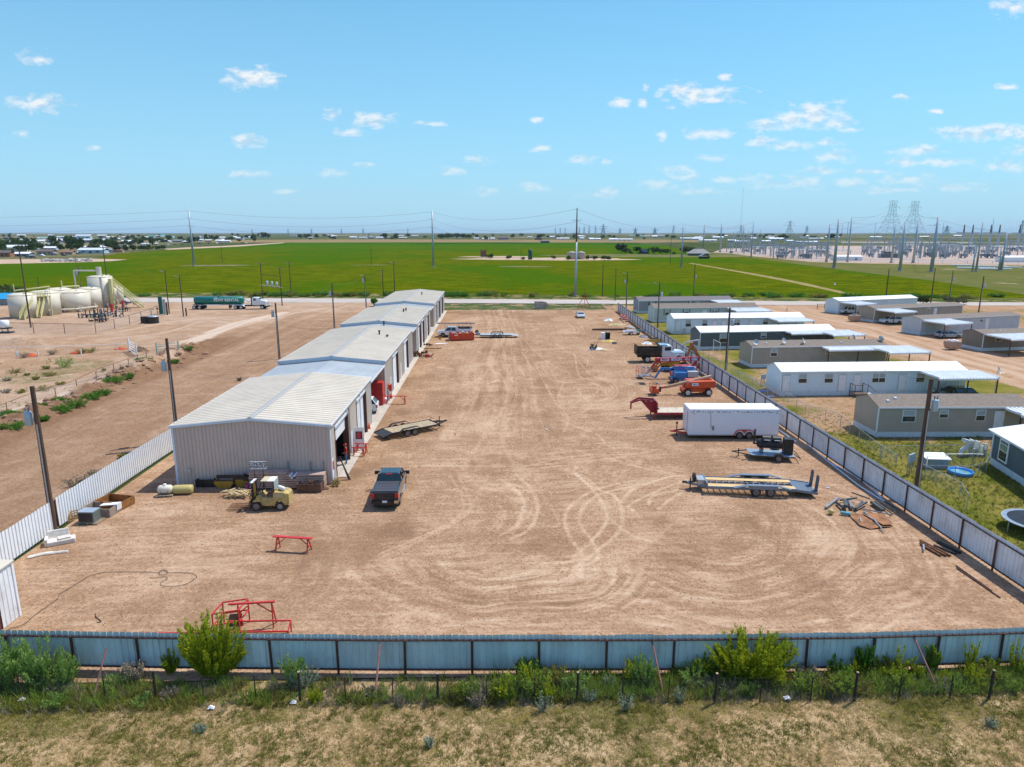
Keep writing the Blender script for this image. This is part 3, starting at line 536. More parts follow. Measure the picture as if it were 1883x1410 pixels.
# chain link fence helper
def chainfence(label,pts,h,step,m=GALV,mm=MESHM,r=.03,zf=None,group=None,mesh_=True,toprail=True,name='chain_link_fence'):
    t=thing(name,label,'fence',(0,0,0),0,group); L=0; rl=MB(); ms=MB()
    for a,b in zip(pts[:-1],pts[1:]):
        a=Vector(a[:2]);b=Vector(b[:2]); ln=(b-a).length; d=(b-a)/ln; s=(-L)%step
        while s<ln: p=a+d*s; z=zf(p.x,p.y) if zf else 0; part('post',MB().tube((p.x,p.y,z-.05),(p.x,p.y,z+h),r,n=6),m,t); s+=step
        L+=ln; za=zf(a.x,a.y) if zf else 0; zb=zf(b.x,b.y) if zf else 0
        rl.tube((*a,za+h-.03),(*b,zb+h-.03),r*.7,n=5); ms.face([(*a,za+.03),(*b,zb+.03),(*b,zb+h-.05),(*a,za+h-.05)])
    part('top_rail' if toprail else 'wire',rl,m,t)
    if mesh_: part('mesh',ms,mm,t)
    return t
def zl(x,y): return float(lotz(np.array([[x]]),np.array([[y]]))[0,0])
# wire fence in the foreground
t=thing('wire_fence','low wire fence with dark posts in the foreground scrub','fence',(0,0,0))
tall=[(24,1288),(287,1286),(552,1289),(805,1292),(1061,1290),(1314,1292),(1570,1290),(1818,1286)]; thin=[(40,1286),(195,1288),(375,1288),(471,1287),(636,1290),(723,1290),(895,1291),(983,1290),(1144,1290),(1229,1290),(1397,1291),(1490,1290),(1652,1288),(1746,1286)]
DKP=mat('dark creosote post',(.035,.025,.022),.8)
for px,py in tall[1:]: g=G(px,py); part('post',MB().tube((g.x,g.y,-.1),(g.x+.02,g.y,1.42),.055,n=7),DKP,t); part('post_cap',MB().tube((g.x+.02,g.y,1.42),(g.x+.02,g.y,1.46),.058,n=7),WOOD,t)
for px,py in thin: g=G(px,py); part('stake',MB().bx(g.x-.02,g.x+.02,g.y-.02,g.y+.02,-.1,1.22),DKP,t)
wy=MB(); pp=[G(-60,1286)]+[G(*q) for q in sorted(tall+thin)]+[G(1940,1284)]
for z in (1.04,1.2): wy.path([(p.x,p.y,z) for p in pp],.0035,3)
part('wire',wy,DKP,t)
ms=MB()
for a,b in zip(pp[:-1],pp[1:]): ms.face([(a.x,a.y,.02),(b.x,b.y,.02),(b.x,b.y,1.02),(a.x,a.y,1.02)])
part('mesh',ms,MESHD,t)
# yard entrance fence and gate at the far end
z5=lambda L:[G(480+a/3.917,500+b/3.917) for a,b in L]
chainfence('grey chain link fence and gate closing the far end of the yard',[G(822,570),G(1000,571),G(1128,570.5)],1.85,3.,GALV,MESHM,.04)
# chain link along the mobile homes
zr=lambda L:[G(1360+a/3.597,520+b/3.597) for a,b in L]
chainfence('chain link fence with pale top rail running beside the white sheet fence',zr([(1500,1500),(1455,1420),(1200,1290),(1150,1255)]),1.25,2.6)
chainfence('chain link fence bounding the nearest tan mobile home plot',zr([(1030,1222),(935,1165),(735,1005),(640,930),(425,870),(310,790)]),1.25,2.6)
chainfence('chain link fence crossing behind the playset and blue pool',zr([(935,1165),(1340,1155),(1700,1150)]),1.25,3.2)
chainfence('chain link pen around the kennel and blue paddling pool',zr([(1225,1295),(1520,1298),(1620,1270),(1640,1220),(1520,1215),(1235,1218),(1225,1295)]),1.2,2.4)
chainfence('chain link fence below the long white mobile home',zr([(0,640),(130,705),(260,775),(310,800)]),1.25,2.6)
chainfence('chain link yard fence beside the tan home with satellite dishes',[G(1284,655),G(1345,690),G(1420,735)],1.25,2.6)
# ---------------- poles
CAN=mat('transformer grey blue',(.42,.50,.54),.4,.1,.06,3)
def upole(label,px,py,top,r=.16,xf=0,lamp=0,arm=0,group='timber utility poles',m=None,y=None,z0=0):
    g=G(px,py); h=HT(g.x,g.y,top)-z0
    t=thing('utility_pole',label,'utility pole',(g.x,g.y,z0),0,group)
    part('pole',MB().tube((0,0,-.2),(0,0,h),r,r*.68,n=9),m or POLEM,t)
    if xf:
        z=xf if xf>1 else h*.76
        s=-1 if px<1200 else 1
        c=MB().lathe([(.02,0),(.22,.02),(.25,.06),(.25,.85),(.2,.95),(.02,.98)],12,(s*.52,-.05,z-.4)); part('transformer',c,CAN,t,True)
        part('bushing',MB().tube((s*.45,-.05,z+.55),(s*.4,-.05,z+.85),.05).tube((s*.6,-.05,z+.55),(s*.66,-.05,z+.82),.05),GREY,t)
        part('conduit',MB().tube((.02,-r*.95,0),(.02,-r*.8,z-.3),.045),GALV,t)
    if arm: part('crossarm',MB().bx(-arm,arm,-r-.08,-r+.04,h-.45,h-.3).tube((-arm*.9,-r,h-.3),(-arm*.9,-r,h-.12),.05).tube((arm*.9,-r,h-.3),(arm*.9,-r,h-.12),.05),WOOD,t)
    if lamp: part('lamp',MB().bar((0,0,h-.5),(-.9,0,h-.1),.05).cb((-1.05,0,h-.1),(.4,.2,.12)),GALV,t)
    return t,Vector((g.x,g.y,h+z0))
T=[]
T.append(upole('thick timber pole by the white fence and the old sofa',100,975,710,.21,xf=7.9))
T.append(upole('timber pole standing behind the left corner of the nearest workshop',327,811,622,.19,xf=7.4))
T.append(upole('timber pole with transformer beside the left eave of the second workshop',514,660,557,.18,xf=7.2))
T.append(upole('timber pole with transformer left of the third workshop',615,603,520,.18,xf=7.2))
T.append(upole('timber pole with transformer left of the farthest workshop',673.5,566,505,.18,xf=7.3,lamp=1))
T.append(upole('slim timber pole across the road behind the farthest workshop',705,545,495,.16))
T.append(upole('timber pole topped by a lamp behind the farthest workshop roof',726,544,481,.17,lamp=1,arm=1.2))
T.append(upole('big timber pole with transformer beside the tan mobile home',1685,902,696.5,.22,xf=6.9))
T.append(upole('timber pole with transformer in front of the dark grey mobile home',1334.5,680.4,565.5,.2,xf=7.0))
T.append(upole('timber pole with transformer next to the white mobile home row',1209.4,602,518.7,.19,xf=7.0,lamp=1))
T.append(upole('timber pole with transformer at the far end of the white fence',1151.5,566.5,500.6,.18,xf=7.1,lamp=1))
T.append(upole('slim bare pole across the road left of the far fence corner',1107.5,544,485,.15))
T.append(upole('slim bare pole across the road just behind the far fence corner',1131,553,493.5,.15))
T.append(upole('pole with pale transformer across the road behind the mobile homes',1275,544,485.5,.16,xf=6.0))
T.append(upole('tall dark pole rising in front of the storage tanks',57,602,455,.17)); 
T.append(upole('tall dark pole behind the tallest storage tank',203,562,451,.17))
T.append(upole('pole with small crossarm and blue can beside the vent pipe',153,563,490,.15,arm=.9,xf=9.0))
T.append(upole('short bare pole in the field behind the low tanks',71.5,528,508,.13))
T.append(upole('pole with lamp right of the tank stairs',311.5,576.6,497,.15,lamp=1)); T.append(upole('pole with lamp nearest the tanker truck',337.5,581.7,506,.15,lamp=1))
T.append(upole('pole with crossarm beyond the transformer platform',535.5,543,481,.15,arm=1.1))
T.append(upole('thin distant pole by the bare lot at the far left',139.5,483,462,.14)); T.append(upole('thin distant pole right of the tall steel monopole in the field',409,483,451,.15))
T.append(upole('lone slim pole in the middle of the crop field',683,487,452,.15)); T.append(upole('dark pole near the green tank in the field',958,478,456,.15))
T.append(upole('timber pole across the road right of the mobile homes',1629,546,494,.17)); T.append(upole('tall timber pole behind the far carport home',1711,560,493,.17))
T.append(upole('weathered pole with transformer beyond the road on the right',1745.5,551,498,.15,xf=6.)); T.append(upole('dark pole with transformer beside the far brown home',1799,578,508,.18,xf=7.))
T.append(upole('pole in the field left of the substation',1232,486,434,.17,m=mat('dark steel pole',(.07,.06,.06),.6)))
# platform with three transformers
t=thing('transformer_platform','platform carrying three grey transformers between two poles','transformer platform',(0,0,0))
a=G(485,548); b=G(519,562); a=Vector((G(485,556).x,G(519,562).y+2.2,0)); b=G(519,562)
a=G(484,556); h=HT(a.x,a.y,483)
for p,tp in ((a,483),(b,492)): part('pole',MB().tube((p.x,p.y,-.2),(p.x,p.y,HT(p.x,p.y,tp)),.16,.12,n=8),POLEM,t)
zp_=HT(a.x,a.y,524); part('platform',MB().bar((a.x-.3,a.y,zp_),(b.x+.3,b.y,zp_),.7,.2),WOOD,t); z2=HT(a.x,a.y,504); part('crossbeam',MB().bar((a.x,a.y,z2),(b.x,b.y,z2),.12),POLEM,t)
for k in (.3,.55,.8): p=a.lerp(b,k); part('transformer',MB().lathe([(.02,0),(.32,.02),(.34,1.15),(.2,1.3),(.02,1.35)],10,(p.x,p.y,zp_+.1)),CAN,t,True)
for p,tp in ((a,483),(b,492)): h=HT(p.x,p.y,tp); part('crossarm',MB().bx(p.x-1.2,p.x+1.2,p.y-.1,p.y+.05,h-.3,h-.15),WOOD,t)
# steel monopoles
STL=mat('weathered steel pole',(.42,.47,.51),.5,.35,.08,1.,streak=True); STD=mat('dark pole top',(.10,.085,.08),.6)
MP=[]
def mono(label,px,py,top,r,group,two=0,ins=0):
    g=G(px,py); h=HT(g.x,g.y,top); t=thing('steel_monopole',label,'steel pole',(g.x,g.y,0),0,group)
    part('pole',MB().tube((0,0,0),(0,0,h*.62 if two else h),r,r*(.66 if two else .45),n=10),STL,t,True)
    if two: part('pole_top',MB().tube((0,0,h*.62),(0,0,h),r*.62,r*.4,n=10),STD,t,True)
    part('base_footing',MB().tube((0,0,-.2),(0,0,.5),r*1.35,n=12),CONC,t)
    n=ins or 2
    ib=MB()
    for k in range(n):
        z=h*(.985-.08*k) if n>2 else h*(.86-.16*k)
        ib.tube((-r*.3,0,z),(-r*.3-1.5,0,z+.2),.07,n=5).tube((r*.3,0,z),(r*.3+1.5,0,z+.2),.07,n=5)
    part('insulator',ib,GREY,t); MP.append(Vector((g.x,g.y,h))); return t
gf='tall steel monopoles in the crop field'
mono('tall steel monopole at the left of the crop field',357,489,386,.75,gf); mono('tall steel monopole behind the workshop row',797,491,388,.72,gf)
mono('tallest looking pale monopole with dark top at the roadside',1058,545,382,.42,gf,two=1); mono('steel monopole left of the dirt track',1252.6,492,409,.6,gf)
mono('distant monopole beside the grey roofed barn',1293,456,411,.95,gf); mono('distant monopole carrying many insulator arms',1324,463.5,411,1.0,gf,ins=5)
mono('monopole at the left edge of the substation gravel',1365,463,412,.9,gf); mono('slender monopole at the substation corner',1381,474,406,.55,gf)
gs_='steel monopoles around the substation'
SS=[(1519.7,482,411,.72),(1533.6,493,403,.8),(1558,482,398,.62),(1638.7,483.5,412,.62),(1654.4,498,410.5,.72),(1679,483.5,408,.8),(1712.3,499.4,399,.85),(1794.6,499,408.6,.5),(1788,499.4,458,.45),(1841,497,428,.62),(1836.5,497,461,.5)]
SL=['first substation monopole from the left, slightly shorter','thick monopole just left of the white control building','tall monopole in front of the white control building','slim monopole beside the big transformer','thick monopole in front of the big transformer','thick monopole right of the big transformer','thickest and tallest monopole among the substation poles','slim tall monopole with a short stub beside it','short monopole stub beside the slim tall one','monopole near the right edge of the substation','short monopole stub near the right edge']
for (px,py,tp,r),l in zip(SS,SL): mono(l,px,py,tp,r*1.22,gs_)
for i,(px,tp,py) in enumerate(((1556,408,450),(1546,412,446),(1607,410,441),(1731,409,446),(1822,402,440),(1875,412,447))): 
    g=G(px,py); h=HT(g.x,g.y,tp); solo('steel_monopole',['thin far pole between the first two thick monopoles','thin far pole with a small arm behind the control building','thin far pole left of the lattice towers','thin far pole right of the thickest monopole','thin far pole near the horizon on the right','thin far pole at the right image edge'][i],'steel pole',MB().tube((0,0,0),(0,0,h),h*.018,h*.008,n=6),STL,g,group='thin far poles behind the substation')
# dead end frames: two legs and a crossbar
for i,(xa,xb,tp,arm,py) in enumerate(((1767.5,1783.5,413,428,461),(1816.5,1832.5,413,428,462),(1869.5,1879.5,413,428.5,462))):
    t=thing('dead_end_frame',['left steel dead end frame with two legs and a crossbar','middle steel dead end frame behind the slim monopole','right steel dead end frame at the photo edge'][i],'substation frame',(0,0,0),0,'dead end frames in the substation')
    a=G(xa,py); b=G(xb,py)
    for p in (a,b): part('leg',MB().tube((p.x,p.y,0),(p.x,p.y,HT(p.x,p.y,arm)),1.5,1.1,n=8),STL,t); part('mast',MB().tube((p.x,p.y,HT(p.x,p.y,arm)),(p.x,p.y,HT(p.x,p.y,tp)),.9,.5,n=6),STD,t)
    z=HT(a.x,a.y,arm); d=(b-a).normalized(); part('crossbar',MB().bar(tuple(a-d*8+Vector((0,0,z))),tuple(b+d*8+Vector((0,0,z))),1.2),STL,t)
# lattice towers
LAT=mat('lattice steel',(.22,.33,.36),.5,.4,.05,.1)
def lattice(label,px,py,top,wpx,rr,arms,group='lattice transmission towers',waist=.55):
    g=G(px,py); h=HT(g.x,g.y,top); k=(g.length)/F_; w=wpx*k/2; mb=MB(); n=7
    zs=[0,.2,.36,.48,waist,.68,.78,.9,1.]; ws=[1,.79,.62,.49,.40,.26,.2,.19,.22]
    def cor(i): return [(sx*w*ws[i],sy*w*ws[i],zs[i]*h) for sx,sy in ((-1,-1),(1,-1),(1,1),(-1,1))]
    for i in range(len(zs)-1):
        A_,B_=cor(i),cor(i+1)
        for j in range(4):
            mb.bar(A_[j],B_[j],rr); k2=(j+1)%4; mb.bar(A_[j],B_[k2],rr*.6); mb.bar(A_[k2],B_[j],rr*.6); mb.bar(B_[j],B_[k2],rr*.6)
    t=thing('lattice_tower',label,'lattice tower',(g.x,g.y,0),0,group); part('tower_frame',mb,LAT,t)
    for (z,aw) in arms:
        ab=MB(); W=aw*k/2
        for s in (-1,1):
            ab.bar((s*w*.15,0,z*h),(s*W,0,z*h-.01*h),rr*.8); ab.bar((s*w*.15,0,z*h+.05*h),(s*W,0,z*h-.01*h),rr*.6); ab.bar((s*W,0,z*h-.01*h),(s*W,0,z*h-.07*h),rr*.5)
        part('crossarm',ab,LAT,t)
    return t,Vector((g.x,g.y,h))
L1,l1=lattice('left one of the two big lattice transmission towers',1634.5,446,369,36,.32,[(.63,32),(.86,22)])
L2,l2=lattice('right one of the two big lattice transmission towers',1674.5,446,370,35,.32,[(.63,32),(.86,22)])
lattice('small lattice tower with wide arms near the substation left side',1450.7,436,406,13,.6,[(.72,22),(.9,14)]); lattice('faint lattice tower above the horizon at far right',1877,435,405,8,.8,[(.7,12),(.9,9)])
random.seed(11)
fl=[(1109,412.5,8),(1204,419,7),(1168,418.5,6),(1140,419,5),(1238,414,5),(1083,414,3),(1095,414,3),(1074,416,3),(1065,417,2.5),(1362,414,5),(1740,415,8),(1483,415,5),(1039,418,2),(1030,418,2),(1021,418.5,2),(573,420,2.5),(530,420,2),(628,420,2),(668,419,2.5),(750,420,2),(464,421,2)]
for i,(px,tp,wv) in enumerate(fl):
    lattice(['far away lattice tower on the horizon, one of a hazy line'][0],px,430.2 if wv<6 else 431.5,tp,wv,2.2 if wv<6 else 2.4,[(.8,wv*1.8),(.62,wv*1.5)],group='hazy lattice towers strung along the horizon')
g=G(1361,431.5); solo('radio_mast','very thin tall radio mast above the horizon','mast',MB().tube((0,0,0),(0,0,HT(g.x,g.y,346)),1.1,.9,n=5),STL,g)
# overhead wires
WIRE=mat('cable',(.12,.13,.14),.6)
def wire(label,a,b,sag,r,group='overhead power lines',n=14,m=WIRE):
    a=Vector(a);b=Vector(b); pts=[a.lerp(b,i/n)-Vector((0,0,4*sag*(i/n)*(1-i/n))) for i in range(n+1)]
    return solo('power_line',label,'cable',MB().path(pts,r*.6,4),m,group=group)
M=MP; off=Vector((0,0,0))
left_=Vector((M[0].x-330,M[0].y+30,33.3)); right_=None
nm=['left of the left monopole','between the left and middle monopoles','between the middle and roadside monopoles','from the roadside monopole towards the substation']
seq=[left_,M[0],M[1],M[2],M[3]]
for k,(dz,sg) in enumerate(((-.4,4.),(-5.,4.5),(-9.,5.))):
    for i in range(4):
        a=seq[i]+Vector((0,0,dz*(seq[i].z/33))); b=seq[i+1]+Vector((0,0,dz*(seq[i+1].z/33)))
        wire(['top','middle','lowest'][k]+' power line '+nm[i],a,b,sg,.075 if i<2 else .055)
for k in range(3): wire(['topmost','second','third'][k]+' line from the field monopole into the substation',M[3]-Vector((0,0,1+4*k)),M[7]+Vector((0,0,-1-4*k)),3,.08)
for k in range(2): wire(['upper','lower'][k]+' far line between distant monopoles at the substation',M[4]-Vector((0,0,2+8*k)),M[6]-Vector((0,0,2+8*k)),4,.16)
for k,(A_,B_,l) in enumerate(((l1,MP[8+2],'from the left lattice tower down to a tall monopole'),(l2,MP[8+6],'from the right lattice tower to the thickest monopole'),(l1,l2,'between the two big lattice towers'),(l1,MP[8],'from the left lattice tower to the first substation monopole'),(l2,MP[8+9],'from the right lattice tower to the rightmost monopole'))):
    for q in range(2): wire(['high','low'][q]+' line '+l,A_-Vector((0,0,A_.z*(.14+.22*q))),B_-Vector((0,0,B_.z*(.02+.12*q))),6,.13)
z3=lambda v,dz:v[1]-Vector((0,0,dz))
nmL=['between the two nearest left poles','from the corner pole to the second workshop pole','beside the third workshop','beside the farthest workshop','across the road behind the workshops']
for i in range(5): wire('service line '+nmL[i],z3(T[i],.3),z3(T[i+1],.3),.8,.018)
for i,l in zip((7,8,9),('from the tan home pole to the grey home pole','along the middle mobile homes','along the farthest mobile homes')): wire('service line '+l,z3(T[i],.3),z3(T[i+1],.3),.8,.018)
wire('drop line from the second left pole to the workshop roof',z3(T[2],2),(XL,98,5),.8,.02); wire('drop line from the corner pole to the roof edge',z3(T[1],2.2),(XL,72,5),.8,.02); wire('drop line from the third pole to the roof edge',z3(T[3],2),(XL,128,5),.8,.02)
# ---------------- wheels and vehicles (local +X forward)
_WC={}
def lathe_y(mb,prof,n,c):
    k=len(mb.v)
    for (r,y) in prof:
        for i in range(n): t=2*pi*i/n; mb.v.append((c[0]+r*cos(t),c[1]+y,c[2]+r*sin(t)))
    for a in range(len(prof)-1):
        for i in range(n): j=(i+1)%n; mb.f.append((k+a*n+i,k+(a+1)*n+i,k+(a+1)*n+j,k+a*n+j))
    mb.f.append(tuple(range(k,k+n))); e=k+(len(prof)-1)*n; mb.f.append(tuple(range(e+n-1,e-1,-1))); return mb
def wheel(par,x,y,r,w,rim=RIMG,out=1,loc=None):
    key=(r,w,rim.name,out)
    if key not in _WC:
        a=mesh('wheel',lathe_y(MB(),[(r*.62,-w/2),(r*.9,-w/2),(r,-w*.36),(r,w*.36),(r*.9,w/2),(r*.62,w/2)],18,(0,0,0)),RUB)
        b=MB(); lathe_y(b,[(r*.2,out*w*.30),(r*.25,out*w*.46),(r*.28,out*w*.40),(r*.52,out*w*.36),(r*.60,out*w*.52),(r*.63,out*w*.53)],14,(0,0,0))
        for i in range(6): t=i*pi/3; b.cb((r*.4*cos(t),out*w*.42,r*.4*sin(t)),(r*.1,.02,r*.1))
        _WC[key]=(a,mesh('rim',b,rim))
    a,b=_WC[key]; o=bpy.data.objects.new('wheel',a); COL.objects.link(o); o.parent=par; o.location=(x,y,r)
    q=bpy.data.objects.new('rim',b); COL.objects.link(q); q.parent=o; return o
def paint(name,col,r=.28,dirt=.08,coat=.6): return mat(name,col,r,.0,.04,1,dirt,coat=coat)
def arch(x,r,n=8):                        # wheel arch points, right to left along the sill (for a profile walked backwards)
    return [(x+r*cos(pi*i/n),r*.35+r*sin(pi*i/n)*.98) for i in range(n+1)]
def car(name,label,cat_,loc,rz,L,W,hood,belt,roofz,gh,bm,axles=(-.3,.3),wr=.34,rim=RIMG,sill=.28,tail=None,group=None,nose=.72,pill=True,glass=GLS,deck=None,lights=True):
    t=thing(name,label,cat_,loc,rz,group); xa,xb=axles[0]*L,axles[1]*L; tail=tail or belt
    top=[(-L/2,sill+.12),(-L/2-.0,tail-.12),(-L/2+.08,tail)]
    if deck: top+=[(deck,belt)]
    top+=[(gh[0],belt),(gh[3],belt),(gh[3]+.05,belt-.02),(L/2-.35,hood),(L/2-.06,nose),(L/2,nose-.2),(L/2,sill+.05)]
    bot=[]
    ra=wr*1.16
    for ax in (xb,xa): bot+=[(ax+ra,sill)]+[(ax+ra*cos(pi*i/8),sill+ra*.98*sin(pi*i/8)*1.02) for i in range(1,8)]+[(ax-ra,sill)]
    b_=part('body',MB().prism(top+bot,'y',-W/2,W/2),bm,t); bevel(b_,.07,2)
    part('underbody',MB().bx(-L/2+.2,L/2-.25,-W/2+.12,W/2-.12,.2,sill+wr*.95),BLK,t)
    w0,w1=W/2-.06,W/2-.24; zb,zt=belt-.03,roofz-.07
    gm=MB(); gm.loft([[(gh[0],-w0,zb),(gh[3],-w0,zb),(gh[3],w0,zb),(gh[0],w0,zb)],[(gh[1],-w1,zt),(gh[2],-w1,zt),(gh[2],w1,zt),(gh[1],w1,zt)]]); part('window_glass',gm,glass,t)
    rf=MB(); rf.loft([[(gh[1]-.05,-w1-.03,zt-.01),(gh[2]+.06,-w1-.03,zt-.01),(gh[2]+.06,w1+.03,zt-.01),(gh[1]-.05,w1+.03,zt-.01)],[(gh[1]+.1,-w1+.1,roofz),(gh[2]-.12,-w1+.1,roofz),(gh[2]-.12,w1-.1,roofz),(gh[1]+.1,w1-.1,roofz)]])
    for s in (-1,1):
        for (a,b2) in ((gh[0],gh[1]),(gh[3],gh[2])): rf.bar((a,s*(w0+.005),zb),(b2,s*(w1+.01),zt),.09,.06)
        m0=(gh[0]+gh[3])/2-.1; rf.bar((m0,s*(w0+.01),zb),((gh[1]+gh[2])/2,s*(w1+.015),zt),.1,.05)
    part('roof',rf,bm,t)
    for s in (-1,1):
        for ax in (xa,xb): wheel(t,ax,s*(W/2-.12),wr,.24,rim,s)
        part('mirror',MB().cb((gh[3]-.15,s*(W/2+.12),belt+.08),(.12,.24,.16)),bm,t)
        if lights:
            part('tail_light',MB().bx(-L/2-.03,-L/2+.15,s*(W/2-.16)-.09,s*(W/2-.16)+.16*1,tail-.42,tail-.1) if s>0 else MB().bx(-L/2-.03,-L/2+.15,s*(W/2-.16)-.16,s*(W/2-.16)+.09,tail-.42,tail-.1),mat('tail lamp red',(.62,.01,.015),.2,0,.05,2,spec=.6),t)
            part('headlight',MB().cb((L/2-.04,s*(W/2-.25),nose-.1),(.1,.32,.16)),mat('lamp glass',(.7,.72,.75),.1,0,.03,2),t)
    return t
TIN=mat('tinted glass',(.012,.015,.016),.04,0,.05,1,spec=1.)
# black pickup
P=paint('charcoal paint',(.012,.015,.02),.16,.04,1.)
g=Vector((-8.22,50.35,0))
pk=car('pickup_truck','black crew cab pickup with folded bed cover seen from behind','pickup truck',g,R_(90.8),5.8,2.02,1.12,1.28,1.93,(-.55,-.32,1.05,1.75),P,(-.325,.315),.41,RIMG,.42,tail=1.36,deck=-.62,nose=1.02,glass=TIN)
cv=MB(); [cv.bx(-2.75+i*.53,-2.75+(i+1)*.53-.025,-.86,.86,1.36,1.40) for i in range(4)]; part('bed_cover',cv,mat('soft cover grey',(.055,.058,.07),.55,0,.08,3),pk)
part('bed_rail',MB().bx(-2.8,-.6,-.98,-.88,1.3,1.39).bx(-2.8,-.6,.88,.98,1.3,1.39),P,pk)
bp=part('rear_bumper',MB().bx(-3.02,-2.84,-.98,-.32,.52,.74).bx(-3.02,-2.84,.32,.98,.52,.74).bx(-3.0,-2.84,-.32,.32,.46,.7),BLK,pk); part('bumper_end',MB().bx(-3.03,-2.8,-1.0,-.7,.54,.76),mat('chrome',(.55,.58,.6),.12,1,.05,2),pk)
part('tailgate',MB().bx(-2.925,-2.88,-.76,.76,.8,1.33),BLK,pk); part('emblem',MB().cb((-2.935,0,1.14),(.01,.16,.12)),BLK,pk)
part('licence_plate',MB().bx(-3.035,-3.0,-.17,.17,.6,.76),WHT,pk); part('brake_light',MB().cb((-.42,0,1.88),(.06,.5,.05)),mat('tail lamp red'),pk)
for s in (-1,1): part('running_board',MB().bx(-.6,1.3,s*1.02-.06,s*1.02+.06,.36,.44),GALV,pk); part('tow_mirror',MB().cb((1.32,s*1.24,1.4),(.12,.26,.26)),BLK,pk)
# forklift
YEL=mat('worn yellow paint',(.47,.35,.125),.6,0,.25,4,.5); BLU=mat('blue grey metal',(.30,.38,.44),.5,.1,.1,2,.15)
a=G(469,938.3); b=G(516,938.6); c=(a+b)/2; c.y+=.62
fk=thing('forklift','faded yellow forklift with propane bottle and four long forks','forklift',c,pi); s2=1.0
fb=MB().prism([(-1.35,.35),(-1.45,.6),(-1.42,1.25),(-1.2,1.38),(-.45,1.38),(-.4,.95),(.35,.95),(.5,1.15),(.75,1.15),(.95,.55),(.95,.42),(.62,.36),(.3,.3),(-.55,.3),(-.6,.62),(-.8,.72),(-1.05,.62),(-1.1,.4)],'y',-.56,.56)
bevel(part('body',fb,YEL,fk),.05,2); part('counterweight',MB().prism([(-1.58,.5),(-1.55,1.2),(-1.35,1.33),(-1.3,1.33),(-1.3,.35),(-1.5,.4)],'y',-.5,.5),YEL,fk)
part('battery_door',MB().bx(-.35,.3,.56,.60,.38,.68).bx(-.3,-.15,.60,.61,.42,.58),BLK if 0 else YEL,fk)
part('side_panel',MB().bx(-1.25,-.5,.55,.575,.98,1.28),mat('beige panel',(.42,.36,.20),.5,0,.1,3),fk)
for s in (-1,1): wheel(fk,.78,s*.6,.36,.30,RIMG,s); wheel(fk,-.92,s*.52,.31,.24,mat('dusty rim',(.3,.28,.25),.7,0,.2,3,.3),s)
part('seat',MB().prism([(-.42,.98),(.12,.98),(.12,1.14),(-.22,1.14),(-.32,1.62),(-.44,1.6)],'y',-.26,.26),mat('worn seat',(.20,.10,.08),.8,0,.2,4),fk)
part('steering_wheel',MB().lathe([(.17,0),(.2,.03),(.17,.05)],12,(.42,.0,1.42)),BLK,fk); part('steering_column',MB().tube((.62,0,1.0),(.42,0,1.42),.04),BLK,fk)
fr=MB()
for s in (-1,1):
    fr.bar((.72,s*.5,1.0),(.38,s*.46,2.18),.07); fr.bar((-.5,s*.5,1.3),(-.5,s*.46,2.18),.07); fr.bar((-.5,s*.46,2.18),(.38,s*.46,2.18),.07)
part('cab_frame',fr,BLK,fk); rr=part('cab_roof',MB().bx(-.55,-.05,-.5,.5,2.2,2.24),WHT,fk); part('cab_roof',MB().bx(-.03,.42,-.5,.5,2.2,2.245),mat('beige roof sheet',(.50,.44,.27),.6),fk)
part('rear_guard',MB().bx(-.56,-.53,-.48,.48,1.5,2.18),mat('dusty clear panel',(.35,.42,.42),.3),fk)
pt=MB(); lathe_y(pt,[(.03,-.34),(.13,-.3),(.15,-.24),(.15,.24),(.13,.3),(.03,.34)],14,(0,0,0)); o=part('propane_bottle',pt,WHT,fk,True,(-.95,.1,1.56)); o.rotation_euler=(0,0,.9)
ms=MB()
for s in (-1,1): ms.bx(1.02,1.14,s*.38-.05,s*.38+.05,.1,2.05); ms.bx(1.12,1.2,s*.26-.04,s*.26+.04,.12,2.0)
ms.bx(1.02,1.16,-.42,.42,1.95,2.06); ms.bx(1.04,1.12,-.4,.4,1.1,1.18); part('mast',ms,BLK,fk); part('mast_top',MB().bx(1.0,1.2,-.44,.44,2.06,2.1).bx(1.0,1.05,-.3,.3,2.1,2.16),WHT,fk)
part('lift_cylinder',MB().tube((1.08,.12,.2),(1.08,.12,1.9),.05).tube((1.08,-.12,.2),(1.08,-.12,1.9),.05),mat('yellow worn steel',(.4,.25,.05),.5),fk)
cg=MB().bx(1.22,1.27,-.66,.66,.25,.32).bx(1.22,1.27,-.66,.66,.62,.7)
for i in range(8): yy=-.64+i*1.28/7; cg.bx(1.22,1.25,yy-.015,yy+.015,.3,1.12)
cg.bx(1.22,1.25,-.66,.66,1.1,1.14); part('load_backrest',cg,BLK,fk)
for yy in (-.58,-.2,.2,.58): part('fork',MB().prism([(1.27,.08),(1.27,.7),(1.33,.7),(1.33,.15),(3.05,.10),(3.05,.08)],'y',yy-.06,yy+.06),RUST,fk)
part('front_fender',MB().prism([(.45,.75),(.55,1.12),(.85,.82),(1.0,.78),(1.0,.72)],'y',.45,.76).prism([(.45,.75),(.55,1.12),(.85,.82),(1.0,.78),(1.0,.72)],'y',-.76,-.45),YEL,fk)
# trailers ------------------------------------------------
def deckboards(mb,x0,x1,y0,y1,z,n,th=.04,gap=.02,slope=None):
    w=(y1-y0)/n
    for i in range(n): mb.bx(x0,x1,y0+i*w+gap/2,y0+(i+1)*w-gap/2,z,z+th)
    return mb
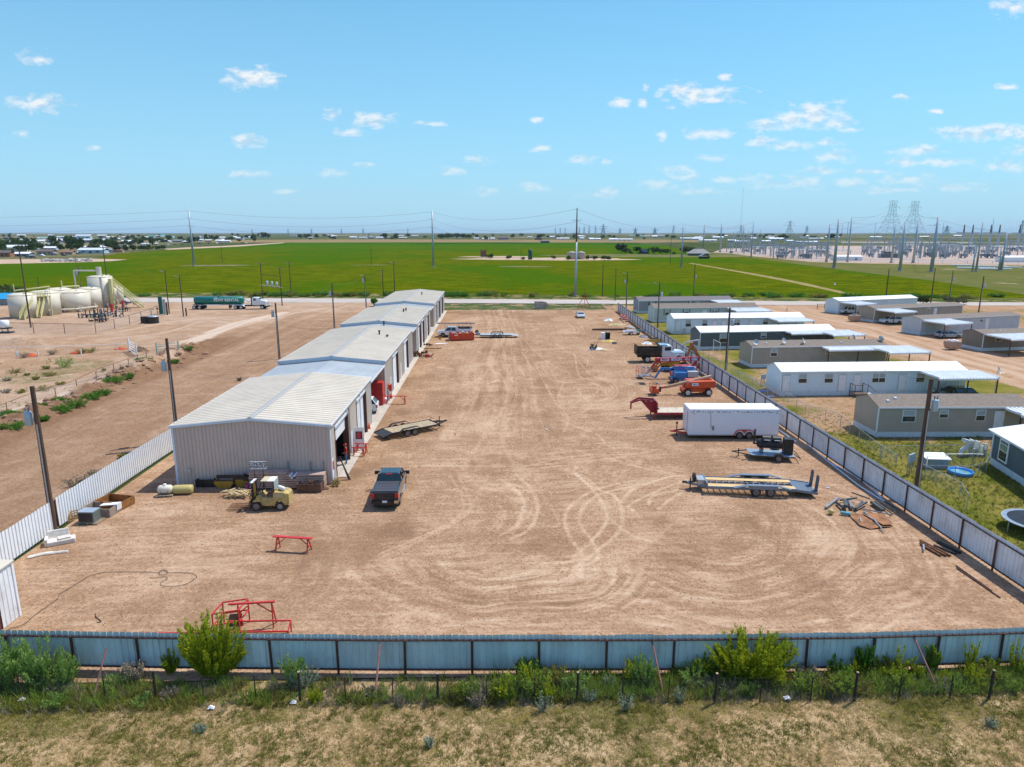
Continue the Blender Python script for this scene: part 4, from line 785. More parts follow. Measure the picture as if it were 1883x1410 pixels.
# black wood deck trailer
a=G(706,801,.55); b=G(809,779.5,.62); a2=G(689,789,.55)
ang=math.atan2(b.y-a.y,b.x-a.x); d=Vector((cos(ang),sin(ang),0)); n_=Vector((-sin(ang),cos(ang),0)); LL=(b-a).length; WW=2.15
org=(a+b)/2+n_*WW/2; org.z=0
wt=thing('flatbed_trailer','black flatbed trailer with wooden deck and dark beavertail beside the workshop','trailer',org,ang)
part('deck',deckboards(MB(),-LL/2+1.0,LL/2-.2,-WW/2+.12,WW/2-.12,.60,8),mat('grey brown deck wood',(.40,.32,.20),.85,0,.22,3,bump=.3),wt)
part('beavertail',MB().prism([(-LL/2,.36),(-LL/2+1.0,.62),(-LL/2+1.0,.56),(-LL/2,.30)],'y',-WW/2+.05,WW/2-.05),mat('dark diamond plate',(.05,.055,.065),.5,.4,.2,6),wt)
fr=MB()
for s in (-1,1): fr.bar((-LL/2,s*WW/2,.36),(-LL/2+1.,s*WW/2,.6),.08,.14); fr.bar((-LL/2+1.,s*WW/2,.58),(LL/2,s*WW/2,.58),.08,.16); fr.bar((LL/2-.1,s*.75,.52),(LL/2+1.25,0,.5),.09,.14)
fr.bx(LL/2-.06,LL/2+.02,-WW/2,WW/2,.5,.66)
for i in range(9): x=-LL/2+1+i*(LL-1)/8; fr.bx(x-.04,x+.04,-WW/2,WW/2,.46,.56)
part('frame',fr,BLK,wt)
for s in (-1,1):
    fd=MB().prism([(-1.55,.62),(-1.1,.92),(.45,.95),(.95,.62),(.95,.58),(.42,.89),(-1.08,.86),(-1.55,.58)],'y',s*(WW/2+.13)-.15,s*(WW/2+.13)+.15); part('fender',fd,BLK,wt)
    for x in (-.72,.14): wheel(wt,x,s*(WW/2+.12),.37,.22,RIMG,s)
    part('rail',MB().bar((LL/2-.1,s*.6,.66),(LL/2-.1,s*.6,1.0),.04).bar((LL/2-.1,s*.6,1.0),(LL/2+.3,s*.5,.8),.04),BLK,wt)
part('jack',MB().tube((LL/2+.75,.25,0),(LL/2+.75,.25,1.05),.05).cb((LL/2+.75,.25,.02),(.2,.2,.03)),BLK,wt); part('coupler',MB().bx(LL/2+1.2,LL/2+1.5,-.08,.08,.46,.6),BLK,wt)
# grey car hauler with ramps
a=G(1309.6,897.4,.62); b=G(1484,908,.42); ang=math.atan2(b.y-a.y,b.x-a.x)+pi
wc=(G(1391.5,913.4)+G(1417.4,913.4))/2; d=Vector((cos(ang),sin(ang),0)); n_=Vector((-sin(ang),cos(ang),0)); WW=2.25
org=wc-n_*(-1)*0; org=wc+Vector((n_.x,n_.y,0))*(-WW/2-.14 if n_.y<0 else WW/2+.14); org.z=0
SL_=mat('slate blue paint',(.17,.215,.27),.45,.2,.08,1,.10,coat=.2); PINE=mat('fresh pine board',(.66,.47,.22),.7,0,.1,4)
ch=thing('car_hauler_trailer','slate grey car hauler trailer with pine boards and raised rear ramps','trailer',org,ang)
F0,B0,B1=4.3,-2.35,-4.05   # front of deck, start of dovetail, tail
fr=MB()
for s in (-1,1):
    fr.bar((B0,s*WW/2,.58),(F0,s*WW/2,.58),.08,.2); fr.bar((B1,s*WW/2,.36),(B0,s*WW/2,.58),.08,.2); fr.bar((F0-.2,s*.85,.5),(F0+1.45,.0,.5),.09,.16); fr.bar((B0,s*.32,.5),(F0,s*.32,.5),.07,.12)
for i in range(15): x=B0+i*(F0-B0)/14; fr.bx(x-.03,x+.03,-WW/2,WW/2,.5,.58)
fr.bx(F0-.05,F0+.05,-WW/2,WW/2,.5,.9); part('frame',fr,SL_,ch)
for s in (-1,1): part('deck_board',deckboards(MB(),B0-.1,F0-.1,s*.72-.28,s*.72+.28,.6,2,.045),PINE,ch)
part('dovetail',MB().prism([(B1,.40),(B0,.635),(B0,.58),(B1,.34)],'y',-WW/2+.06,WW/2-.06),mat('slate tread plate',(.13,.17,.22),.45,.4,.12,5),ch)
for s in (-1,1):
    part('fender',MB().prism([(-2.0,.68),(-1.05,.93),(1.2,.93),(2.3,.68),(2.3,.64),(1.2,.86),(-1.05,.86),(-2.0,.64)],'y',s*(WW/2+.10)-.17,s*(WW/2+.10)+.17),SL_,ch)
    part('fender_skirt',MB().bx(-1.0,1.25,s*(WW/2+.26)-.01,s*(WW/2+.26)+.01,.62,.86),SL_,ch)
    for x in (-.47,.62): wheel(ch,x,s*(WW/2+.12),.38,.24,RIMG,s)
    part('tail_light',MB().cb((B1-.02,s*.95,.36),(.03,.12,.08)),mat('tail lamp red'),ch)
for yy in (.72,-.55):
    part('ramp',MB().bar((B1+.02,yy,.42),(B1-.12,yy,1.62),.04,.5) if 0 else MB().loft([[(B1+.0,yy-.27,.42),(B1+.06,yy-.27,.42),(B1+.06,yy+.27,.42),(B1,yy+.27,.42)],[(B1-.06,yy-.27,1.5),(B1+.0,yy-.27,1.5),(B1+.0,yy+.27,1.5),(B1-.06,yy+.27,1.5)],[(B1-.07,yy-.12,1.72),(B1-.01,yy-.12,1.72),(B1-.01,yy+.2,1.72),(B1-.07,yy+.2,1.72)]]),mat('dark ramp mesh',(.10,.12,.15),.6,.3,.3,8),ch)
o=part('toolbox',MB().bx(F0+.1,F0+.65,-.55,.55,.58,.95),GALV,ch); part('coupler',MB().bx(F0+1.4,F0+1.75,-.08,.08,.48,.62),BLK,ch); part('jack',MB().tube((F0+1.15,.2,0.02),(F0+1.15,.2,1.0),.05),BLK,ch)
w1=wheel(ch,F0+.85,.05,.36,.22,mat('green white rim',(.45,.62,.5),.5),1); w1.rotation_euler=(0,0,pi/2); w1.location.z=.98; w1['label']='spare wheel standing on the drawbar'
# white enclosed trailer
a=G(1358.7,806.5); b=G(1376,806.5); wc=(a+b)/2; pa=G(1265.2,799.2,.42); pb=G(1431,799.7,.42); ang=math.atan2(pa.y-pb.y,pa.x-pb.x)
Lx=(pb-pa).length; WW=2.5; mid=(pa+pb)/2; d=Vector((cos(ang),sin(ang),0)); n_=Vector((-sin(ang),cos(ang),0)); n_=n_ if n_.y>0 else -n_
org=mid+n_*WW/2; org.z=0; hz=HT(pa.x,pa.y,752.7); wx=(wc-org).dot(d)
print('encl',Lx,hz,wx)
et=thing('enclosed_trailer','long white enclosed box trailer with red fenders and hitch','enclosed trailer',org,ang)
PW=mat('white trailer skin',(.74,.76,.80),.38,0,.03,.8,.05,coat=.2)
bd=part('body',MB().bx(-Lx/2,Lx/2,-WW/2,WW/2,.42,hz),PW,et); bevel(bd,.05,2)
part('roof',MB().bx(-Lx/2+.05,Lx/2-.05,-WW/2+.04,WW/2-.04,hz,hz+.03),mat('bright roof white',(.84,.85,.86),.4,0,.02,1),et)
part('rub_rail',MB().bx(-Lx/2,Lx/2,-WW/2-.02,WW/2+.02,.36,.44),GALV,et)
part('front_door',MB().bx(Lx/2,Lx/2+.03,-.55,.65,.55,hz-.35),PW,et); part('door_gap',MB().bx(Lx/2+.0,Lx/2+.035,-.6,-.56,.5,hz-.3).bx(Lx/2,Lx/2+.035,.66,.69,.5,hz-.3),GREY,et)
side=1 if (Matrix.Rotation(ang,3,'Z')@Vector((0,1,0))).y<0 else -1   # side facing the camera
random.seed(4); mk=MB()
x=Lx/2-.4
while x>-Lx/2+.3:
    if random.random()<.82: mk.cb((x,side*(WW/2+.006),hz-.24+random.uniform(-.05,.05)),(random.uniform(.02,.07),.008,random.uniform(.07,.16)),0,0,random.uniform(-.4,.4))
    x-=random.uniform(.09,.22)
for (xx,zz) in ((Lx/2-.45,-.15),(Lx/2-.5,-.45),(Lx/2-.3,-.3),(-Lx/2+.2,-.12),(-Lx/2+.3,-.35)): mk.cb((xx,side*(WW/2+.006),hz+zz),(.16,.008,.05),0,0,.7)
part('glue_mark',mk,mat('dark glue marks',(.04,.045,.06),.7),et)
part('cable',MB().path([(Lx/2-2.05,side*(WW/2+.03),hz-.2),(Lx/2-2.15,side*(WW/2+.03),hz-.8),(Lx/2-2.2,side*(WW/2+.03),hz-1.7),(Lx/2-2.35,side*(WW/2+.03),hz-1.85)],.018,5),GREY,et); part('socket_box',MB().cb((Lx/2-2.42,side*(WW/2+.06),hz-1.9),(.16,.1,.42)),GREY,et)
for s in (-1,1):
    part('fender',MB().prism([(wx-1.05,.42),(wx-.85,.85),(wx-.55,.97),(wx+.55,.97),(wx+.85,.85),(wx+1.05,.42),(wx+.97,.42),(wx+.8,.8),(wx+.5,.9),(wx-.5,.9),(wx-.8,.8),(wx-.97,.42)],'y',s*(WW/2+.03)-.10,s*(WW/2+.03)+.10),REDM,et)
    part('fender_plate',MB().prism([(wx-.3,.9),(wx+.3,.9),(wx,.55)],'y',s*(WW/2+.02)-.012,s*(WW/2+.02)+.012),REDM,et)
    for x in (wx-.47,wx+.47): wheel(et,x,s*(WW/2-.03),.37,.22,RIMG,s)
dr=MB().bar((Lx/2-.1,-.7,.45),(Lx/2+1.5,0,.45),.1,.14).bar((Lx/2-.1,.7,.45),(Lx/2+1.5,0,.45),.1,.14); part('drawbar',dr,REDM,et)
part('jack',MB().tube((Lx/2+.85,0,.02),(Lx/2+.85,0,1.3),.05).cb((Lx/2+.85,0,1.3),(.2,.12,.2)).cb((Lx/2+.85,0,.03),(.25,.25,.04)),BLK,et)
# red gooseneck trailer
a=G(1203.4,770.7); b=G(1196.5,765.4); ang=pi-.02
gt=thing('gooseneck_trailer','dark red gooseneck flatbed trailer reaching out from behind the white trailer','trailer',a+Vector((0,1.1,0)),ang); gt.scale=(1,1,.86)
DR=mat('dark red paint',(.30,.015,.03),.4,0,.12,2,.12,coat=.2)
part('deck',deckboards(MB(),-9,-.35,-1.15,1.15,.86,10),mat('bleached deck wood',(.55,.50,.38),.85,0,.2,3),gt)
fr=MB()
for s in (-1,1): fr.bar((-9,s*1.2,.8),(.1,s*1.2,.8),.1,.2); fr.prism([(-.2,.72),(.25,.72),(1.35,2.15),(1.1,2.3),(-.1,2.2),(-.35,1.9)],'y',s*.5-.06,s*.5+.06); fr.bar((-.1,s*.5,2.2),(1.5,s*.45,2.36),.1,.22); fr.bar((1.5,s*.45,2.36),(2.4,s*.12,1.9),.1,.2)
fr.bx(-.3,-.2,-1.2,1.2,.7,2.22).bx(-9,-.2,-1.2,1.2,.62,.72); part('frame',fr,DR,gt); part('coupler_post',MB().tube((2.42,0,2.0),(2.42,0,1.05),.09),DR,gt)
for s in (-1,1): part('landing_leg',MB().bx(-.1,.02,s*1.05-.06,s*1.05+.06,0,1.),DR,gt)
for s in (-1,1):
    for x in (-6.2,-5.2): wheel(gt,x,s*1.0,.38,.26,RIMG,s)
part('load_chain',MB().path([(-.35,.3,1.5),(-.4,0,1.15),(-.4,-.3,1.4),(-.38,-.5,1.2)],.05,5).cb((-.5,.4,1.2),(.2,.3,.2)),BLK,gt)
part('side_marker',MB().cb((.9,.57,2.22),(.12,.02,.06)).cb((.3,.57,2.2),(.12,.02,.06)).cb((.9,-.57,2.22),(.12,.02,.06)),WHT,gt)
# smoker trailer
wc=G(1431,849.6); pa=G(1388,841.7,.5); pb=G(1462.8,846,.5); ang=math.atan2(pa.y-pb.y,pa.x-pb.x); d=Vector((cos(ang),sin(ang),0))
sm=thing('smoker_trailer','black barrel smoker with two raised lids on a small blue grey trailer','barbecue trailer',wc+Vector((0,1.0,0)),ang); wxx=0
part('deck',MB().prism([(-1.75,-.85),(1.7,-.85),(2.3,.95) ,(-1.75,.95)] if 0 else [(-1.6,-.9),(2.35,-.9),(2.1,.9),(-1.6,.9)],'z',.48,.54),mat('pale blue deck',(.26,.36,.44),.4,.2,.12,2,.1),sm)
fr=MB().bar((2.1,.8,.46),(3.7,0,.48),.08).bar((2.1,-.8,.46),(3.7,0,.48),.08).bx(-1.65,2.2,-.9,-.82,.4,.48).bx(-1.65,2.2,.82,.9,.4,.48); part('frame',fr,BLK,sm); part('jack',MB().tube((3.1,0,0.02),(3.1,0,.8),.045).bar((3.1,-.25,.35),(3.1,.25,.35),.04),BLK,sm)
tk=MB(); k=14; prof=[(.02,-1.15),(.25,-1.12),(.38,-1.02),(.42,-.9),(.42,1.0),(.4,1.05),(.02,1.06)]
kk=MB(); lathe_y(kk,prof,16,(0,0,0)); 
for i,v in enumerate(kk.v): kk.v[i]=(-v[1]+.45,v[0]*1.,v[2]+1.38)
part('smoker_barrel',kk,BLK,sm,True)
for x in (.78,-.1):
    lid=MB(); r=.43; pts=[(r*cos(a_),r*sin(a_)) for a_ in [pi*.0+i*pi*.75/8 for i in range(9)]]; pin=[(q[0]*.94,q[1]*.94) for q in reversed(pts)]
    lid.prism([(p[0]-.0,p[1]+1.72) for p in pts+pin],'x',x-.36,x+.36); part('barrel_lid',lid,BLK,sm); 
    part('lid_handle',MB().tube((x-.25,-.52,1.85) if side<0 else (x-.25,.52,1.85),(x+.25,-.52,1.85) if side<0 else (x+.25,.52,1.85),.02),GALV,sm)
for x in (1.2,1.05): part('barrel_leg',MB().bx(x-.04,x+.04,-.35,-.27,.54,1.05).bx(x-.04,x+.04,.27,.35,.54,1.05),BLK,sm)
part('firebox',MB().bx(-1.5,-.72,-.42,.42,.55,1.98),BLK,sm); part('firebox_door',MB().bx(-1.515,-1.5,-.35,.35,.7,1.85),GREY,sm)
part('chimney',MB().tube((1.55,0,1.35),(1.8,0,1.35),.09).tube((1.8,0,1.28),(1.8,0,2.6),.085).tube((1.8,0,2.6),(1.8,0,2.66),.11),BLK,sm)
for s in (-1,1): wheel(sm,-.2,s*1.0,.33,.2,RIMG,s); part('fender',MB().prism([(-.6,.6),(-.35,.78),(-.05,.78),(.2,.6),(.2,.56),(-.6,.56)],'y',s*1.-.12,s*1.+.12),BLK,sm)
part('rear_bar',MB().bar((-1.5,.8,.8),(-2.1,.85,.35),.06).bar((-1.5,-.8,.8),(-2.1,-.85,.35),.06).bar((-2.1,-.85,.35),(-2.1,.85,.35),.06),BLK,sm)
# boom lifts ------------------------------------------------
def basket(par,x,z,col,w=1.1,d_=.8,h=1.1,wall=False):
    b=MB()
    for s in (-1,1):
        for q in (-1,1): b.tube((x+s*d_/2,q*w/2,z),(x+s*d_/2,q*w/2,z+h),.03,n=6)
    for zz in (h*.5,h):
        b.bar((x-d_/2,-w/2,z+zz),(x+d_/2,-w/2,z+zz),.05).bar((x-d_/2,w/2,z+zz),(x+d_/2,w/2,z+zz),.05).bar((x-d_/2,-w/2,z+zz),(x-d_/2,w/2,z+zz),.05).bar((x+d_/2,-w/2,z+zz),(x+d_/2,w/2,z+zz),.05)
    if wall: b.bx(x-d_/2-.02,x+d_/2,-w/2,-w/2+.03,z,z+.55).bx(x-d_/2-.02,x+d_/2,w/2-.03,w/2,z,z+.55).bx(x+d_/2-.03,x+d_/2,-w/2,w/2,z,z+.5)
    o=part('basket',b,col,par); part('basket_floor',MB().bx(x-d_/2,x+d_/2,-w/2,w/2,z-.06,z+.04),GREY,o); part('control_box',MB().cb((x-d_/2+.12,0,z+h),(.2,.5,.25)),GREY,o); return o
ORG=mat('orange red paint',(.60,.075,.018),.45,0,.14,1.5,.18,coat=.2); CRM=mat('cream boom',(.52,.42,.26),.5,0,.1,1.5,.15); BLP=mat('lift blue',(.03,.16,.42),.42,0,.1,2,.12,coat=.2); RDL=mat('lift red',(.50,.02,.03),.4,0,.1,2,.12,coat=.3)
a=G(1265.2,729); b=G(1302.5,728); c=(a+b)/2; c.y+=1.1
ol=thing('boom_lift','orange telescopic boom lift with cream boom and orange basket','boom lift',c,pi); hb=(b-a).length/2
for s in (-1,1):
    for x in (-hb,hb): wheel(ol,x,s*.98,.46,.34,RIMW,s)
bevel(part('chassis',MB().bx(-hb-.35,hb+.4,-.75,.75,.45,.95).prism([(hb+.1,.95),(hb+.55,.9),(hb+.55,.5),(hb+.1,.5)],'y',-.85,.85),ORG,ol),.05)
tt=MB().prism([(-hb-.75,1.05),(-hb-.85,1.7),(-hb-.75,1.95),(hb-.15,1.85),(hb+.1,1.4),(hb+.2,1.05)],'y',.3,1.12).prism([(-hb-.75,1.05),(-hb-.85,1.7),(-hb-.75,1.95),(hb-.15,1.85),(hb+.1,1.4),(hb+.2,1.05)],'y',-1.12,-.3).bx(-hb-.6,0,-.3,.3,1.0,1.3)
bevel(part('turntable',tt,ORG,ol),.06); part('decal',MB().bx(hb-1.25,hb-.45,1.125,1.135,1.35,1.68),WHT,ol); part('decal_mark',MB().bx(hb-1.18,hb-1.1,1.135,1.14,1.44,1.6).bx(hb-1.0,hb-.92,1.135,1.14,1.44,1.6).bx(hb-.88,hb-.6,1.135,1.14,1.44,1.6),BLP,ol)
part('engine_cover',MB().bx(-hb-.9,-hb-.5,.35,1.1,1.5,1.75),WHT,ol)
part('boom',MB().bar((-hb-.55,0,2.3),(3.9,0,.95),.32,.34),CRM,ol); part('boom_stripe',MB().bar((-hb+.5,0,2.27),(3.9,0,1.15),.02,.02).bar((-hb-.4,.165,2.12),(3.8,.165,.95),.012,.10),ORG,ol)
part('boom_tip',MB().bar((3.9,0,.95),(4.5,0,.85),.2,.22),REDM,ol); part('basket_mount',MB().bx(4.45,4.7,-.12,.12,.35,1.0),BLK,ol); basket(ol,5.3,.3,ORG,1.5,.85,1.15,True)
a=G(1236,707); cl=a+Vector((1.6,1.1,0)); bl=thing('boom_lift','blue articulating boom lift with grey engine cover, between two other lifts','boom lift',cl,pi)
for s in (-1,1):
    for x in (-1.1,1.1): wheel(bl,x,s*.9,.42,.3,RIMG,s)
part('chassis',MB().bx(-1.5,1.5,-.7,.7,.4,.85),BLP,bl); bevel(part('turntable',MB().bx(-1.9,1.2,-.95,-.2,.9,1.6).bx(-.4,1.2,.2,.95,.9,1.6).bx(-1.6,1.,-.2,.2,.85,1.2),BLP,bl),.05)
bevel(part('engine_cover',MB().bx(-1.95,-.5,.25,1.0,.95,1.75),mat('pale grey cover',(.42,.43,.45),.45,0,.06,2,.1),bl),.08); part('engine_cover',MB().prism([(-1.95,1.6),(-1.95,2.05),(-.9,2.15),(-.6,1.6)],'y',-.95,-.3),mat('pale aqua cover',(.38,.55,.60),.45,0,.06,2,.1),bl)
part('lower_boom',MB().bar((-1.5,0,1.75),(1.6,0,1.85),.24,.26).bar((-1.6,0,2.1),(1.4,0,2.15),.2,.22),BLP,bl); part('boom',MB().bar((1.2,0,1.9),(2.9,0,2.0),.24,.3),BLP,bl); part('jib',MB().bar((2.9,0,2.05),(3.7,0,.7),.22,.22),BLP,bl)
part('hose_bundle',MB().path([(-.2,.1,2.1),(.3,.1,2.35),(.7,.1,2.2),(1.2,.05,2.0)],.04,5),BLK,bl); basket(bl,5.0,1.1,BLU,1.6,.85,1.05); part('basket_arm',MB().bar((3.7,0,.75),(4.6,0,1.1),.14),BLP,bl)
a=G(1232,698); rl_=thing('boom_lift','red articulating boom lift with white lettering on its raised boom','boom lift',a+Vector((2.,1.2,0)),pi)
for s in (-1,1):
    for x in (-1.1,1.1): wheel(rl_,x,s*.9,.42,.3,RIMG,s)
part('chassis',MB().bx(-1.5,1.5,-.7,.7,.4,.85),RDL,rl_); bevel(part('turntable',MB().bx(-1.8,1.,-.95,.95,.9,1.75),RDL,rl_),.05)
part('riser',MB().bar((-1.4,0,1.7),(-1.9,0,2.5),.26,.3),RDL,rl_)
part('boom',MB().bar((-2.2,0,2.72),(3.65,0,2.6),.36,.55),RDL,rl_)
part('jib',MB().bar((3.6,0,2.6),(4.95,0,.75),.24,.24),RDL,rl_); part('jib_knuckle',MB().ball((3.7,0,2.66),.3),RDL,rl_); basket(rl_,5.9,.35,RDL,1.5,.95,1.25); part('basket_arm',MB().bar((4.9,0,.7),(5.4,0,.5),.16),BLK,rl_)
def letters(par,s,size,loc,rot,m,name='lettering',bold=.008,sx=1.):
    cu=bpy.data.curves.new(name,'FONT'); cu.body=s; cu.size=size; cu.extrude=.004; cu.offset=bold; cu.align_x='CENTER'; cu.align_y='CENTER'; cu.space_line=.8; cu.resolution_u=3
    o=bpy.data.objects.new('tmp',cu); COL.objects.link(o); dg=bpy.context.evaluated_depsgraph_get(); me=bpy.data.meshes.new_from_object(o.evaluated_get(dg)); bpy.data.objects.remove(o)
    me.materials.clear(); me.materials.append(m); o=bpy.data.objects.new(name,me); COL.objects.link(o); o.location=loc; o.rotation_euler=rot; o.scale=(sx,1,1)
    if par: o.parent=par
    return o
WLT=mat('white lettering',(.82,.80,.80),.5)
letters(rl_,'BOOM',.5,(.95,.192,2.66),(pi/2,0,pi),WLT,bold=.02); letters(rl_,'45-J',.44,(-.55,.192,2.68),(pi/2,0,pi),WLT,bold=.015)
part('logo_panel',MB().bx(2.0,3.2,.181,.19,2.46,2.82),WLT,rl_); letters(rl_,'IMCO',.3,(2.6,.196,2.64),(pi/2,0,pi),RDL,bold=.02,sx=1.1); part('blue_decal',MB().bx(-1.95,-1.2,.181,.19,2.52,2.86),mat('pale blue decal',(.4,.6,.7),.5),rl_)
# backhoe
BO=mat('burnt orange steel',(.42,.14,.03),.55,0,.18,2,.2); CY_=mat('machine yellow',(.55,.36,.03),.5,0,.12,2,.15)
a=G(1222,684); bh=thing('backhoe','orange and yellow backhoe with blue canopy behind the red boom lift','backhoe',a+Vector((1.9,1.2,0)),pi)
for s in (-1,1): wheel(bh,1.5,s*.85,.45,.32,mat('red rim',(.4,.03,.02),.5),s); wheel(bh,-.9,s*.85,.7,.42,mat('red rim'),s)
bevel(part('body',MB().prism([(-1.2,.7),(-1.2,1.35),(.3,1.4),(.5,1.7),(2.0,1.6),(2.05,.8),(1.0,.6)],'y',-.45,.45),CY_,bh),.05)
part('seat_tower',MB().bx(-.6,.2,-.35,.35,1.35,1.75),REDM,bh); cf=MB()
for s in (-1,1): cf.bar((-.8,s*.6,1.3),(-.75,s*.6,2.75),.09); cf.bar((.5,s*.6,1.5),(.4,s*.6,2.75),.09)
part('canopy_post',cf,WHT,bh); bevel(part('canopy',MB().bx(-1.05,.75,-.78,.78,2.74,2.84),mat('canopy blue grey',(.22,.33,.40),.4,0,.05,2),bh),.05)
for s in (-1,1): part('loader_arm',MB().bar((.7,s*.62,1.45),(2.3,s*.62,1.15),.16,.25).bar((2.3,s*.62,1.15),(3.0,s*.62,.35),.14,.22),BO,bh)
part('loader_bucket',MB().prism([(2.9,.08),(3.75,.05),(3.75,.12),(3.1,.2),(3.0,.75),(3.2,1.0),(3.1,1.02),(2.8,.7)],'y',-1.1,1.1),BO,bh)
part('hoe_boom',MB().bar((-1.2,0,.8),(-2.2,0,3.9),.26,.5),BO,bh); part('hoe_stick',MB().bar((-2.2,0,3.9),(-3.9,0,1.2),.24,.42),BO,bh); part('hoe_bucket',MB().prism([(-4.1,1.3),(-3.5,1.1),(-3.2,.5),(-3.6,.15),(-4.2,.35),(-3.95,.95)],'y',-.32,.32),BO,bh)
part('hydraulic_ram',MB().tube((-1.5,0,1.5),(-2.0,0,2.6),.06).tube((-2.3,.15,3.0),(-3.2,.15,1.9),.05),GALV,bh); part('knuckle',MB().cb((-2.2,0,3.95),(.5,.46,.5)),BO,bh)
# dump truck
a=G(1190.6,667); dt=thing('dump_truck','white cab dump truck with brown black tipping bed','dump truck',a+Vector((2.9,1.15,0)),0.)
WT=paint('truck white',(.72,.75,.78),.3,.08,.5); BB=mat('brown black bed',(.045,.032,.026),.6,.1,.3,2,.3)
bd=MB().prism([(-4.3,1.25),(-4.5,2.45),(-4.42,2.45),(-4.2,1.35),(-.95,1.35),(-.95,2.55),(-.86,2.55),(-.86,1.2)],'y',-1.15,1.15)
for s in (-1,1): bd.bx(-4.35,-.9,s*1.17-.04,s*1.17+.04,1.2,2.3)
for i in range(5): 
    for s in (-1,1): bd.bx(-4.1+i*.75,-4.0+i*.75,s*1.24-.04,s*1.24+.04,1.25,2.3)
part('tipping_bed',bd,BB,dt); part('bed_load',MB().prism([(-4.2,1.4),(-4.2,1.75),(-2.5,1.95),(-1,1.9),(-1,1.4)],'y',-1.1,1.1),RUST,dt); part('tailgate',MB().bx(-4.62,-4.52,-1.2,1.2,1.2,2.75).bx(-4.66,-4.62,-.9,.9,1.4,2.5),BB,dt); part('chassis',MB().bx(-4.3,3.2,-.4,.4,.75,1.1),BLK,dt)
cab=MB().prism([(-.6,.95),(-.6,2.55),(-.5,2.7),(.75,2.7),(.95,2.55),(1.15,1.95),(2.75,1.75),(3.05,1.5),(3.1,.8),(2.6,.75),(2.45,1.15),(1.7,1.15),(1.5,.75)],'y',-.95,.95); bevel(part('cab',cab,WT,dt),.08)
part('windscreen',MB().loft([[(.93,-.82,2.5),(.98,-.82,2.5),(.98,.82,2.5),(.93,.82,2.5)],[(1.12,-.85,2.0),(1.17,-.85,2.0),(1.17,.85,2.0),(1.12,.85,2.0)]]),GLS,dt)
for s in (-1,1):
    part('side_window',MB().bx(-.2,.75,s*.955-.01,s*.955+.01,1.9,2.45),GLS,dt); wheel(dt,2.1,s*.98,.5,.3,RIMW,s); wheel(dt,-2.9,s*.88,.52,.5,RIMW,s)
    part('front_fender',MB().prism([(1.45,.95),(1.65,1.25),(2.1,1.35),(2.55,1.25),(2.75,.95),(2.6,.95),(2.1,1.2),(1.6,.95)],'y',s*1.0-.16,s*1.0+.16),WT,dt)
    part('mirror',MB().cb((1.1,s*1.2,2.2),(.08,.2,.4)),BLK,dt); part('fuel_tank',MB().tube((-.5,s*.75,.75),(.9,s*.75,.75),.28,n=10),GALV,dt)
part('cab_guard',MB().bx(-.95,.2,-1.,1.,2.72,2.8),mat('blue cab guard',(.2,.36,.46),.5),dt)
# bent grey pipe arch by the fence
pp=[(0,0,0),(.1,0,1.3),(.5,0,2.2),(1.2,0,2.75),(2.2,0,2.95),(3.1,0,3.1),(3.2,0,2.3),(3.0,0,1.4)]
g=G(1248,660); solo('pipe_arch','pale grey bent pipe arch standing against the white fence','pipe',MB().path(pp,.13,8).path([(x+.15,y+.6,z*.97) for x,y,z in pp],.13,8),mat('pale grey pipe',(.42,.44,.46),.5),g+Vector((0,0,0)))
# utility truck
a=G(814,620.2); ut=car('utility_truck','white crew cab utility truck loaded with pipes on its rack','truck',a+Vector((2.25,.95,0)),pi,6.7,2.0,1.2,1.3,2.0,(-.4,-.3,1.25,1.95),WT,(-.3,.33),.42,RIMG,.45,nose=1.15,deck=-.5)
part('service_body',MB().bx(-3.35,-.55,-1.05,1.05,.7,1.55).bx(-3.3,-.6,-.8,.8,1.55,1.6),WT,ut)
rk=MB()
for x in (-3.2,-.7,1.8):
    for s in (-1,1): rk.bx(x-.04,x+.04,s*.95-.04,s*.95+.04,1.5,2.55)
    rk.bx(x-.04,x+.04,-1,1,2.5,2.58)
part('ladder_rack',rk,WT,ut)
random.seed(5); pl=MB()
for i in range(9): y=-.8+i*.2; x0=random.uniform(-4.2,-3.3); pl.tube((x0,y,2.63),(x0+random.uniform(5.8,7.3),y+random.uniform(-.1,.1),2.63),.06,n=6)
for x in (-2.9,-2.3,-1.7,-1.2): part('tool_clutter',MB().cb((x,0,1.8),(.4,1.2,.4),random.random()),mat('tool clutter',(.12,.09,.08),.8,0,.5,5),ut)
solo('pipe_bundle','bundle of grey and rusty pipes on the white utility truck rack','pipes',pl,mat('pipe mix',(.25,.18,.15),.6,.2,.5,2),ut.location+Vector((0,0,0)),pi)
# roll off dumpster
a=G(826.8,626.9); b=G(870,625.5); ll=(b-a).length; db=thing('dumpster','bright red orange open top dumpster in front of the white truck','dumpster',(a+b)/2+Vector((0,1.1,0)),math.atan2(b.y-a.y,b.x-a.x))
RO=mat('dumpster red orange',(.60,.065,.02),.5,0,.12,1.5,.15)
w_=MB(); 
for s in (-1,1): w_.bx(-ll/2,ll/2,s*1.1-.03,s*1.1+.03,.15,1.35); [w_.bx(-ll/2+i*.55,-ll/2+i*.55+.1,s*1.16-.04,s*1.16+.04,.15,1.3) for i in range(int(ll/.55)+1)]
w_.bx(-ll/2,ll/2,-1.1,1.1,.12,.2).bx(ll/2-.05,ll/2+.02,-1.1,1.1,.15,1.35); w_.bx(-ll/2,ll/2,-1.16,-1.06,1.32,1.42).bx(-ll/2,ll/2,1.06,1.16,1.32,1.42); part('body',w_,RO,db)
part('end_gate',MB().bx(-ll/2-.35,-ll/2-.27,-1.3,-.1,.12,1.35),mat('grey gate',(.28,.33,.33),.6),db); part('end_gate',MB().bx(-ll/2-.06,-ll/2,-.1,1.1,.15,1.5),RO,db)
